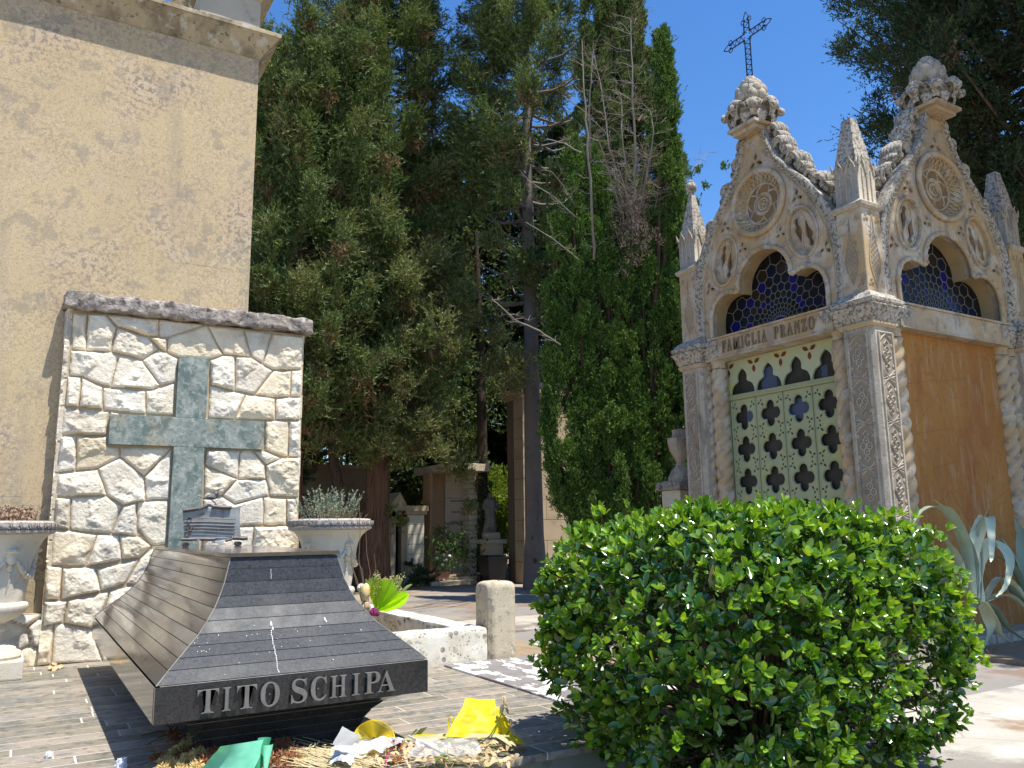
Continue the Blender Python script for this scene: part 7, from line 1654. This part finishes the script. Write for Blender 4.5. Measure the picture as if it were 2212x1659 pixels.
cx = bpx(945, 1235, 16.7)[0]; mb = MB(); mb.loft([[(cx-.22, 16.62, .503), (cx+.22, 16.62, .503), (cx+.22, 16.8, .503), (cx-.22, 16.8, .503)], [(cx-.27, 16.58, .62), (cx+.27, 16.58, .62), (cx+.27, 16.84, .62), (cx-.27, 16.84, .62)], [(cx-.25, 16.60, .62), (cx+.25, 16.60, .62), (cx+.25, 16.82, .62), (cx-.25, 16.82, .62)], [(cx-.24, 16.61, .58), (cx+.24, 16.61, .58), (cx+.24, 16.81, .58), (cx-.24, 16.81, .58)]]); mb.build('trough', mat('pink_terracotta', (.50, .22, .16), None, 4, .8, .2), pp)
shrub('flowering_plant', 'white flowering plant growing in the terracotta trough', (cx+.1, 16.7, .6), 14, .35, F_SHR, fl=(mat('white_petal', (.75, .72, .70), None, 4, .8, .2), 10, .03))
shrub('leafy_plant', 'dark leafy plant beside the marble name wall', (bpx(985, 1200, 17.0)[0], 17.1, .75), 30, .55, F_SHR)
shrub('spiky_shrub', 'dark spiky shrub at the foot of the lit pier', (bpx(918, 1250, 16.7)[0], 16.75, GZ), 14, .25, F_DARK, ll=.14)
shrub('rose_bush', 'dark bush with one red rose left of the grey trunk', (bpx(1115, 1240, 17.5)[0], 17.6, GZ), 40, .7, F_DARK, fl=(mat('red_petal', (.55, .02, .03), None, 4, .6, .2), 1, .035))
# brown building behind the slender trunk
Y5 = 15.6; xl = at_px(1130, 1000, Y5)[0]; zt = at_px(1160, 862, Y5)[2]
rb = thing('ashlar_building', 'warm brown stone burial building with projecting cornice behind the grey trunk', 'building', (xl+1.6, Y5+1.5, GZ))
mb = MB(); nrow = 9
for i in range(nrow):
    a = GZ+(zt-GZ)*i/nrow; b = GZ+(zt-GZ)*(i+1)/nrow; x = xl-(.6 if i % 2 else .0)
    while x < xl+3.8:
        mb.box(max(x, xl)+.003, min(x+1.2, xl+3.8)-.003, Y5, Y5+.4, a+.004, b-.004, bev=.006); x += 1.2
mb.build('ashlar_wall', TANW, rb)
mb = MB(); mb.box(xl+.004, xl+3.79, Y5+.012, Y5+.7, GZ-.05, zt-.01); mb.build('wall_core', JOINT, rb)
mb = MB(); mb.box(xl-.05, xl+3.85, Y5-.05, Y5+.75, zt+.001, zt+.10); mb.box(xl-.14, xl+3.95, Y5-.14, Y5+.85, zt+.102, zt+.20, bev=.02); mb.build('cornice', TANW, rb)
mb = MB(); mb.box(xl+.5, xl+3.7, Y5+.1, Y5+.7, zt+.202, zt+.42); mb.build('roof', mat('dark_roof_slab', (.06, .06, .065), None, 4, .9, .1), rb)
# pedestal tomb with an urn just left of the chapel
Y6 = 8.5
def q6(x, y): return at_px(x, y, Y6)
xa = q6(1470, 1080)[0]; xb = xa+.45; D6 = float(on(0, xa, 1430, 1080)[1])-Y6; zc6 = q6(1465, 1040)[2]; zc7 = q6(1465, 1058)[2]; xm = (xa+xb)/2
pt = thing('urn_monument', 'grey stone pedestal topped by a small weathered urn directly left of the chapel', 'monument', (xm+.12, Y6+.3, GZ))
mb = MB(); mb.box(xa, xb, Y6, Y6+D6, GZ-.05, zc7, bev=.01); mb.box(xa-.012, xa, Y6+.07, Y6+D6-.07, GZ+.1, zc7-.12); mb.build('pedestal_block', PALEW, pt)
mb = MB(); mb.box(xa-.06, xb+.06, Y6-.06, Y6+D6+.06, zc7+.002, zc6, bev=.015); mb.build('pedestal_cap', CAPSTONE, pt)
xm = xa+.20; zq = [q6(1468, y)[2] for y in (1042, 1030, 1015, 1005, 995, 985, 970, 950, 943, 940, 930, 925)]
mb = MB(); mb.box(xm-.18, xm+.20, Y6+D6/2-.19, Y6+D6/2+.19, zc6+.002, zq[0], bev=.02); mb.lathe([(.18, zq[0]+.001), (.18, zq[1]), (.13, zq[2]), (.075, zq[3]), (.06, zq[4]), (.09, zq[5]), (.14, zq[6]), (.165, zq[7]), (.16, zq[8]), (.10, zq[9]), (.09, zq[10]), (.10, zq[11]), (.02, zq[11]+.02)], xm, Y6+D6/2, 24); mb.build('urn', CSTONE_G, pt, smooth=40)
# purple flowers pushed into the chapel door
c = Vector(T0(.20, 1.665, DP+.05)); fl = thing('purple_flower', 'small purple flower spray tucked into the green chapel door', 'flower', c)
mb = MB(); g = random.Random(4)
for i in range(16): mb.blob(c+Vector((g.gauss(0, .01), g.gauss(0, .04), g.gauss(0, .016)-i*.001)), .014, 6, 5, rf=lambda t, p: 1+.3*math.sin(t*5))
mb.build('petals', mat('purple_petal', (.30, .07, .22), (.42, .15, .32), 60, .7, .2), fl)
mb = MB(); mb.tube([c, c+Vector((-.01, .08, -.05)), c+Vector((0, .12, -.09))], .004, 4); mb.build('stem', mat('pale_stem', (.4, .42, .3), None, 4, .7, .2), fl)

# ================================================================== OFFERINGS ON THE PLATFORM
def cloth(name, outline, c, m, parent, amp=.01, seed=0, th=0.0, n=26):
    """crumpled sheet: outline list of 3D corners of a quad strip, subdivided"""
    A, B, C_, D_ = [Vector(p) for p in outline]; V = []; F = []
    nr = (B-A).cross(D_-A).normalized()
    for j in range(n+1):
        for i in range(n+1):
            u, v = i/n, j/n; p = A.lerp(B, u).lerp(D_.lerp(C_, u), v); q = p*7+Vector((seed, seed, 0))
            fold = abs(mn.noise(q*1.2))*3.6+abs(mn.noise(q*2.6))*1.5+abs(mn.noise(q*6))*.35
            V.append(tuple(p+nr*fold*amp))
    for j in range(n):
        for i in range(n): F.append((j*(n+1)+i, j*(n+1)+i+1, (j+1)*(n+1)+i+1, (j+1)*(n+1)+i))
    o = mesh_np(name, V, np.array(F), m, parent, 22); return o
def fz(x, y, z=.58): p = on(2, z, x, y); return Vector((float(p[0]), float(p[1]), float(p[2])))
def fy(x, y, Y): return Vector(at_px(x, y, Y))
YEL = mat('yellow_florist_paper', (.75, .66, .02), (.66, .55, .02), 9, .5, .4, trans=.35)
GRN = mat('mint_green_florist_paper', (.22, .62, .42), (.10, .42, .24), 3, .6, .3, trans=.15)
GRN2 = mat('deep_green_paper_back', (.02, .22, .10), None, 3, .6, .3)
LIME = mat('lime_green_wrapping', (.36, .62, .02), (.28, .52, .02), 5, .35, .5, trans=.45)
WHT = mat('white_florist_tissue', (.82, .82, .80), (.76, .76, .74), 8, .55, .4, trans=.2)
FOIL = mat('crumpled_silver_foil', (.85, .86, .88), None, 4, .28, .5, metal=.45, bump=.004, bscale=90)
STRAW = mat('dry_straw_stems', (.62, .52, .30), (.50, .40, .21), 30, .9, .1, island=.25)
BRF = mat('dried_brown_petals', (.20, .085, .035), (.30, .14, .06), 30, .95, .1, island=.45)
YLF = mat('dried_yellow_petals', (.66, .52, .22), (.55, .40, .15), 30, .95, .1, island=.35)
TANL = mat('dry_tan_petals', (.60, .46, .27), (.48, .34, .18), 30, .9, .1, island=.3)
GRL = mat('olive_green_leaf', (.14, .20, .04), (.10, .15, .03), 12, .5, .4, trans=.2)
CLR = mat('cloudy_cellophane', (.75, .75, .72), None, 4, .2, .6, alpha=.35)
def petals(mb, c, R_, n, seed, ll=.02, flat=.6, mi=0):
    g = random.Random(seed)
    for i in range(n):
        d = Vector((g.gauss(0, 1), g.gauss(0, 1), g.gauss(0, 1)*flat+.4)).normalized(); p = c+d*R_*g.random()**.5; e = (d+Vector((g.gauss(0, .5), g.gauss(0, .5), g.gauss(0, .5)))).normalized(); s_ = e.orthogonal().normalized()*ll*.16*g.uniform(.6, 1.6); L = ll*g.uniform(.6, 1.5)
        mb.add([tuple(p), tuple(p+e*L*.5+s_), tuple(p+e*L), tuple(p+e*L*.5-s_)], [(0, 1, 2, 3)], mi)
# 1 dried yellow and brown flower heap at the left
c0 = fz(390, 1648, .60); b1 = thing('dried_bouquet', 'heap of dried yellow and brown flower heads at the left front of the tomb', 'bouquet', (c0.x, c0.y, PZ))
mb = MB()
for i, (x, y) in enumerate(((355, 1650), (378, 1628), (400, 1612), (418, 1595), (440, 1600), (405, 1640), (372, 1655), (430, 1630), (350, 1668), (390, 1668), (425, 1660))):
    petals(mb, fz(x, y, .595+.008*(i % 3)), .030, 300, i, .013)
mb.build('yellow_petals', YLF, b1, recalc=False); mb = MB()
for i, (x, y) in enumerate(((380, 1600), (460, 1628), (455, 1640), (392, 1630), (465, 1612), (340, 1640), (420, 1620), (375, 1585), (440, 1650))): petals(mb, fz(x, y, .60), .028, 150, i+20, .018)
g = random.Random(5)
for i in range(26):
    a = fz(g.uniform(335, 430), g.uniform(1570, 1650), .58); d = Vector((g.gauss(0, 1), g.gauss(0, .6), g.gauss(0, .3))).normalized()*g.uniform(.04, .10); mb.tube([a-d, a+Vector((0, 0, .01)), a+d], [.0025, .003, .002], 4)
mb.build('brown_petals', BRF, b1, recalc=False)
# 2 green paper wrap
c0 = fz(520, 1640, .6); b2 = thing('green_paper_wrap', 'mint green paper cone lying before the tomb among dried flowers', 'wrapping paper', (c0.x, c0.y, PZ))
V = []; F = []
A = fy(430, 1690, 3.55); A.z = PZ+.01; tip = fy(555, 1588, 3.62)
cloth('paper_front', [fz(408, 1695, .57), fy(545, 1690, 3.42), fy(573, 1597, 3.56), fy(478, 1612, 3.62)], 0, GRN, b2, .004, 3)
mb = MB(); rings = []
ax0 = fy(572, 1600, 3.57); 
for i in range(9):
    t = i/8; base = fy(545+14*t, 1680-80*t, 3.50+.07*t); r_ = .012+.022*t
    rings.append([tuple(base+Vector((.012+r_*math.cos(a)+.01, r_*.8*math.sin(a)+.02, 0))) for a in np.linspace(-2.6, 2.0, 12)])
mb.loft(rings, closed=False); mb.build('rolled_paper_edge', GRN2, b2, smooth=60)
mb = MB(); rings = []
for i in range(9):
    t = i/8; base = fy(565+6*t, 1665-55*t, 3.47+.06*t); r_ = .008+.014*t
    rings.append([tuple(base+Vector((.018+r_*math.cos(a), r_*.8*math.sin(a)+.01, 0))) for a in np.linspace(-2.9, -.6, 8)])
mb.loft(rings, closed=False); mb.build('paper_lip', GRN, b2, smooth=60)
# 3 brown dried mums right of the green wrap
c0 = fz(610, 1640, .59); b3 = thing('dried_chrysanthemums', 'dried dark red and brown chrysanthemum heads right of the green wrap', 'bouquet', (c0.x, c0.y, PZ)); mb = MB()
for i, (x, y, zz) in enumerate(((578, 1632, .59), (600, 1612, .615), (618, 1608, .62), (610, 1635, .6), (590, 1650, .59), (634, 1640, .6), (625, 1655, .58), (570, 1655, .58), (640, 1625, .59))): petals(mb, fz(x, y, zz), .024, 170, i+50, .017)
mb.build('brown_petals', BRF, b3, recalc=False); mb = MB()
petals(mb, fz(556, 1612, .63), .010, 60, 9, .010); mb.tube([fz(556, 1614, .63), fz(560, 1640, .58)], .002, 4); petals(mb, fz(645, 1648, .59), .02, 60, 12, .02); mb.build('yellow_bud', YLF, b3, recalc=False)
mb = MB(); petals(mb, fz(572, 1640, .60), .012, 50, 31, .012); petals(mb, fz(655, 1655, .58), .012, 60, 32, .012); mb.build('red_petals', mat('dried_red_petal', (.30, .02, .03), None, 4, .8, .2), b3, recalc=False)
# 4 bundle of straw like stems
c0 = fz(720, 1650, .58); b4 = thing('straw_bundle', 'bundle of pale dry straw stems lying along the platform edge', 'dried stems', (c0.x, c0.y, PZ)); mb = MB(); g = random.Random(8)
for i in range(170):
    x = g.uniform(640, 790); y = 1625+ (x-640)*.16+g.gauss(0, 11); a = fz(x-55*g.uniform(.5, 1), y-8+g.gauss(0, 3), .575+g.uniform(0, .035)); b = fz(x+60*g.uniform(.5, 1), y+14+g.gauss(0, 4), .575+g.uniform(0, .03)); mb.tube([a, a.lerp(b, .5)+Vector((0, 0, g.uniform(0, .01))), b], [.0016, .0022, .0012], 3)
    if g.random() < .5: petals(mb, a, .01, 4, i, .015)
mb.build('straws', STRAW, b4, recalc=False)
# 5 white tissue, cellophane and foil
c0 = fz(750, 1610, .6); b5 = thing('white_flower_wrap', 'white tissue and clear film with crumpled foil right of the straw bundle', 'wrapping paper', (c0.x, c0.y, PZ))
cloth('translucent_corner', [fy(716, 1610, 3.62), fy(760, 1612, 3.66), fy(778, 1590, 3.68), fy(738, 1570, 3.70)], 0, mat('grey_translucent_film', (.42, .42, .41), None, 4, .4, .4, trans=.3), b5, .004, 4)
cloth('white_tissue', [fz(690, 1637, .575), fz(790, 1640, .60), fz(800, 1605, .62), fz(740, 1600, .62)], 0, WHT, b5, .010, 9)
cloth('white_tissue', [fz(778, 1635, .60), fz(850, 1628, .62), fz(838, 1598, .64), fz(770, 1602, .62)], 0, WHT, b5, .014, 19)
cloth('foil', [fz(712, 1652, .60), fz(765, 1655, .62), fz(770, 1632, .62), fz(728, 1630, .61)], 0, FOIL, b5, .012, 29)
cloth('foil', [fz(835, 1620, .62), fz(870, 1616, .63), fz(872, 1600, .65), fz(840, 1602, .64)], 0, FOIL, b5, .010, 39)
# 6 yellow mesh fan
c0 = fz(810, 1585, .6); b6 = thing('yellow_mesh_wrap', 'fan of yellow netting standing against the foot of the tomb', 'wrapping net', (c0.x, c0.y, PZ)); mb = MB()
def netpt(u, v): 
    a = PI*(.95-.9*u); r_ = v; x = 812+45*math.cos(a)*r_-4; y = 1600-44*math.sin(a)*r_**.9; p = fy(x, y, 3.78+.05*math.sin(u*9)*v); return p
NU, NV = 34, 18
for i in range(NU+1): mb.tube([netpt(i/NU, .15+.85*j/8) for j in range(9)], .0009, 3)
for j in range(NV+1): mb.tube([netpt(i/16, .15+.85*j/NV) for i in range(17)], .0009, 3)
mb.tube([netpt(i/24, 1.0) for i in range(25)], .0028, 5)
mb.build('netting', YEL, b6)
V = [tuple(netpt(i/12, .12+.85*j/6)+Vector((0, .012, 0))) for j in range(7) for i in range(13)]; F = [(j*13+i, j*13+i+1, (j+1)*13+i+1, (j+1)*13+i) for j in range(6) for i in range(12)]
mesh_np('net_film', V, np.array(F), mat('sheer_yellow_film', (.62, .58, .10), None, 4, .5, .3, alpha=.45), b6)
# 7 big yellow ribbon wrap on the right with stems
c0 = fz(1050, 1590, .6); b7 = thing('yellow_ribbon_wrap', 'bright yellow paper wrap folded over dried lilies on the platform edge', 'wrapping paper', (c0.x, c0.y, PZ))
cloth('yellow_fold', [fy(960, 1592, 3.62), fy(1110, 1600, 3.60), fy(1075, 1530, 3.70), fy(998, 1528, 3.72)], 0, YEL, b7, .008, 3)
cloth('yellow_fold', [fy(998, 1530, 3.715), fy(1072, 1532, 3.705), fy(1068, 1512, 3.76), fy(1004, 1510, 3.76)], 0, YEL, b7, .004, 13)
cloth('yellow_tail', [fz(1090, 1602, .60), fz(1132, 1612, .57), fz(1128, 1604, .57), fy(1076, 1532, 3.70)], 0, YEL, b7, .004, 23)
cloth('yellow_tail', [fz(870, 1598, .60), fz(980, 1604, .61), fz(985, 1590, .63), fz(900, 1588, .62)], 0, YEL, b7, .005, 33)
mb = MB(); rings = []
for i in range(14):
    t = i/13; a = t*PI*1.9; p = fy(967+3*math.sin(a)*2.2+8*t, 1592-44*math.sin(t*PI)**.9-0, 3.66); rings.append([tuple(p+Vector((-.002, -.006, 0))), tuple(p+Vector((.012, .006, 0)))])
mb.loft(rings, closed=False); mb.build('ribbon_loop', YEL, b7, smooth=60)
mb = MB()
def leafy_strip(mb, a, b, w, sag=.01):
    n = 10; rings = []
    side_ = (b-a).cross(Vector((0, -.6, 1))).normalized()
    for i in range(n+1):
        t = i/n; p = a.lerp(b, t)+Vector((0, 0, -sag*math.sin(PI*t)*-1)); ww = w*math.sin(PI*min(t*.9+.06, 1))**.7; rings.append([tuple(p-side_*ww), tuple(p-Vector((0, 0, ww*.3))), tuple(p+side_*ww)])
    mb.loft(rings, closed=False)
leafy_strip(mb, fz(865, 1598, .62), fz(1100, 1590, .63), .016); leafy_strip(mb, fz(1070, 1590, .64), fz(1105, 1612, .60), .014)
mb.build('pale_long_leaf', mat('pale_khaki_leaf', (.46, .42, .22), (.36, .34, .17), 6, .6, .3), b7, smooth=60)
mb = MB(); mb.tube([fz(1030, 1612, .60), fz(1058, 1590, .66), fy(1076, 1560, 3.62), fy(1088, 1530, 3.62)], .0032, 5); mb.tube([fz(1085, 1600, .62), fy(1100, 1580, 3.6)], .003, 5); mb.tube([fz(1085, 1625, .6), fz(1112, 1640, .57)], .003, 5); mb.build('green_stem', GRL, b7)
mb = MB()
for i, (x, y, Y) in enumerate(((1090, 1524, 3.62), (1104, 1574, 3.6))):
    mb = MB(); c = fy(x, y, Y)
    for k_ in range(5):
        a = k_*1.25; d = Vector((math.cos(a)*.4, math.sin(a)*.4, 1 if k_ % 2 else -.6)).normalized(); leafy_strip(mb, c, c+d*.045, .010)
    mb.build('dried_lily', TANL, b7, smooth=60)
mb = MB()
for i in range(16): g = random.Random(i+200); c = fz(g.uniform(1080, 1125), g.uniform(1608, 1655), .60-.05*(i > 10)); d = Vector((g.gauss(0, 1), g.gauss(0, 1), g.gauss(0, .7))).normalized()*.045; leafy_strip(mb, c-d*.5, c+d*.5, .010); mb.build('dried_lily_petal', TANL, b7, smooth=60, recalc=False); mb = MB()

# 8 mixed debris, white cloth and leaves along the front edge
c0 = fz(960, 1640, .58); b8 = thing('withered_bouquet', 'withered mixed bouquet with white cloth and curled green leaf at the platform edge', 'bouquet', (c0.x, c0.y, PZ)); mb = MB(); g = random.Random(12)
for i in range(180):
    c = fz(g.uniform(780, 1070), g.uniform(1606, 1650), .575+g.uniform(0, .035)); d = Vector((g.gauss(0, 1), g.gauss(0, .8), g.gauss(0, .4))).normalized()*g.uniform(.015, .035); leafy_strip(mb, c-d, c+d, .008)
for i in range(60):
    c = fz(g.uniform(760, 1060), g.uniform(1605, 1655), .58+g.uniform(0, .03)); d = Vector((g.gauss(0, 1), g.gauss(0, .5), g.gauss(0, .2))).normalized()*g.uniform(.05, .12); mb.tube([c-d, c+Vector((0, 0, .006)), c+d], .0016, 3)
mb.build('tan_petals', TANL, b8, smooth=60, recalc=False)
RUS = mat('russet_petals', (.34, .13, .04), (.26, .09, .04), 30, .9, .1, island=.4)
mb = MB(); petals(mb, fz(855, 1612, .63), .024, 260, 3, .018); mb.build('russet_flower', RUS, b8, recalc=False); mb = MB(); petals(mb, fz(860, 1645, .6), .018, 120, 4, .016); mb.build('russet_flower', RUS, b8, recalc=False)
mb = MB(); mb.tube([fz(862, 1602, .63), fz(845, 1615, .62), fz(835, 1635, .61), fz(832, 1665, .59)], .0024, 5); mb.build('magenta_string', mat('magenta_string', (.50, .03, .22), None, 4, .6, .3), b8)
mb = MB(); mb.tube([fz(883, 1590, .65), fz(905, 1600, .64), fz(940, 1618, .63), fz(985, 1642, .61)], [.005, .006, .0045, .003], 7); mb.build('foil_wrapped_stem', FOIL, b8, smooth=60)
cloth('white_cloth', [fz(940, 1668, .50), fz(1083, 1660, .50), fz(1085, 1632, .60), fz(945, 1630, .60)], 0, WHT, b8, .010, 3)
cloth('cloudy_film', [fz(880, 1640, .60), fz(1050, 1636, .61), fz(1020, 1600, .63), fz(900, 1606, .63)], 0, CLR, b8, .012, 8)
mb = MB(); rings = []
for i in range(12):
    t = i/11; p = fz(932+62*t, 1655-22*math.sin(PI*t*.8), .60+.015*math.sin(PI*t)); w_ = .014*math.sin(PI*min(t+.05, 1)); rings.append([tuple(p+Vector((0, -w_, w_*.8))), tuple(p), tuple(p+Vector((0, w_, w_*.8)))])
mb.loft(rings, closed=False); mb.build('curled_green_leaf', GRL, b8, smooth=60)
mb = MB()
for (x, y) in ((905, 1583), (915, 1578), (893, 1586)): leafy_strip(mb, fz(x-12, y+12, .58), fy(x+8, y-8, 3.85), .022)
mb.build('green_leaf', GRL, b8, smooth=60)
# foil scraps on the paving
for (x, y, s_, lb_) in ((105, 1632, .022, 'small crumpled foil scrap on the slate paving at the lower left'), (262, 1652, .035, 'crumpled silver foil ball at the bottom edge left of the dried flowers')):
    c = fz(x, y, PZ+s_*.5); m_ = MB(); m_.blob(c, s_, 14, 10, rf=lambda t, p: .55+.9*abs(mn.noise(Vector((math.cos(t)*2.5+x, math.sin(t)*2.5, p*2.5))))); o = m_.build('foil_scrap', FOIL, None); tag(o, lb_, 'litter')
lf = MB(); g = random.Random(14)
for i in range(9): c = fz(g.uniform(108, 135), g.uniform(1432, 1450), PZ+.012); d = Vector((g.gauss(0, 1), g.gauss(0, 1), g.uniform(0, .8))).normalized()*.05; leafy_strip(lf, c-d*.6, c+d*.6, .018)
o = lf.build('dry_leaves', TANL, None, smooth=60, recalc=False); tag(o, 'few dry orange leaves on the slate beside the left urn base', 'leaves', kind='stuff')
# bouquet in lime green wrap right of the tomb
VY = 6.0
def v(x, y, d=0): return Vector(at_px(x, y, VY+d))
bq = thing('lime_green_bouquet', 'bouquet in lime green wrapping with yellow sprays in a vase right of the tomb', 'bouquet', (v(815, 1330).x, VY, PZ))
vx = v(812, 1335).x
mb = MB(); mb.lathe([(.0, PZ), (.05, PZ), (.055, PZ+.02), (.045, PZ+.1), (.055, PZ+.2), (.062, PZ+.24), (.05, PZ+.245)], vx, VY, 20); mb.build('vase', mat('brass_brown_vase', (.42, .28, .10), None, 4, .4, .5), bq, smooth=50)
mb = MB(); mb.lathe([(.0, PZ+.247), (.075, PZ+.25), (.08, PZ+.265), (.075, PZ+.28), (.0, PZ+.282)], vx, VY, 20); mb.build('vase_collar', mat('mint_vase_collar', (.55, .72, .60), None, 4, .5, .4), bq, smooth=50)
apex = v(812, 1320, -.01); rim_px = [(790, 1262, .05), (800, 1248, .0), (815, 1252, -.06), (830, 1250, -.10), (848, 1256, -.12), (853, 1268, -.14), (862, 1280, -.15), (874, 1277, -.13), (884, 1283, -.08), (876, 1303, -.16), (855, 1316, -.2), (835, 1322, -.18)]
rim_ = [v(x, y, d) for x, y, d in rim_px]; rings = []
for i, p in enumerate(rim_):
    r = []
    for t in np.linspace(0, 1, 9):
        q = apex.lerp(p, float(t)); w_ = .012*math.sin(PI*t)*(1 if i % 2 else -1); r.append(tuple(q+Vector((w_*.3, -w_-.02*math.sin(PI*t), w_*.2))))
    rings.append(r)
rings2 = []
for a, b in zip(rings, rings[1:]):
    for t in (0, .33, .66): rings2.append([tuple(Vector(p).lerp(Vector(q), t)+Vector((0, -.008*math.sin(PI*t), 0))) for p, q in zip(a, b)])
rings2.append(rings[-1]); mb = MB(); mb.loft(rings2, closed=False); mb.build('lime_wrapping', LIME, bq, smooth=60)
mb = MB(); g = random.Random(3)
for i in range(26):
    a = apex; b = v(g.uniform(808, 880), g.uniform(1234, 1275), g.uniform(-.1, .05)); mb.tube([a, a.lerp(b, .5), b], .0016, 3)
    for k_ in range(26): q = a.lerp(b, g.uniform(.55, 1.0))+Vector((g.gauss(0, .010), g.gauss(0, .010), g.gauss(0, .010))); mb.blob(q, g.uniform(.003, .0055), 5, 4)
mb.build('yellow_sprays', mat('pale_yellow_spray', (.58, .50, .22), (.48, .44, .16), 30, .9, .1, island=.2), bq)
mb = MB()
for (a, b) in (((850, 1275), (856, 1245)), ((858, 1275), (868, 1250)), ((800, 1262), (822, 1240)), ((796, 1275), (790, 1250)), ((866, 1282), (890, 1262)), ((782, 1300), (776, 1270))): leafy_strip(mb, v(*a, -.05), v(*b, -.04), .013)
mb.build('leaves', GRL, bq, smooth=60)
mb = MB()
for pts in ([(790, 1290), (775, 1210), (778, 1150), (776, 1085)], [(790, 1290), (782, 1230), (762, 1200), (752, 1150)], [(785, 1300), (770, 1250), (760, 1222), (746, 1205)], [(795, 1300), (798, 1260), (812, 1230), (808, 1195)], [(788, 1290), (800, 1240), (792, 1195), (790, 1140)], [(790, 1300), (770, 1260), (758, 1215)]):
    mb.tube([v(x, y, .03) for x, y in pts], [.004, .0032, .0026, .0016][:len(pts)], 4)
mb.build('dry_twigs', mat('brown_dry_twig', (.24, .14, .08), (.30, .19, .11), 9, .9, .1), bq)
def flower_head(name, c, r, m, n=14):
    mb = MB(); g = random.Random(int(c.x*1000))
    for i in range(n):
        a = i*2.4; rr = r*(.35+.65*i/n); d = Vector((math.cos(a)*rr, math.sin(a)*rr*.8, r*(1-i/n)*.9)); p = c+d*.4
        mb.blob(p+d*.3, (r*.42, r*.42, r*.5), 7, 5, rf=lambda t, q: 1+.25*math.sin(t*3+i))
    return mb.build(name, m, bq, smooth=60)
mb = MB(); c = v(789, 1277, -.05); mb.lathe([(.002, -.075), (.022, -.06), (.036, -.03), (.038, 0), (.030, .03), (.016, .05), (.004, .058)], 0, 0, 16, rf=lambda r, z, a: r*(1+.12*math.sin(a*5+z*60)), T=lambda x, y, z: (c.x+x+.1*z, c.y+y, c.z+z)); mb.build('tulip_like_flower', mat('red_tipped_yellow_petal', (.72, .50, .08), (.62, .56, .42), 14, .7, .2, layers=[((.60, .08, .03), 'noise', 16, .52, .62, .9)]), bq, smooth=60)
flower_head('white_dried_flower', v(789, 1312, -.05), .040, mat('cream_dried_petal', (.56, .46, .32), (.46, .30, .17), 30, .9, .1)); flower_head('purple_rose', v(808, 1326, -.12), .040, mat('deep_purple_petal', (.16, .02, .07), (.24, .04, .12), 30, .7, .2)); flower_head('white_flower', v(780, 1272, .02), .034, mat('white_dry_petal', (.66, .60, .50), None, 30, .9, .1))
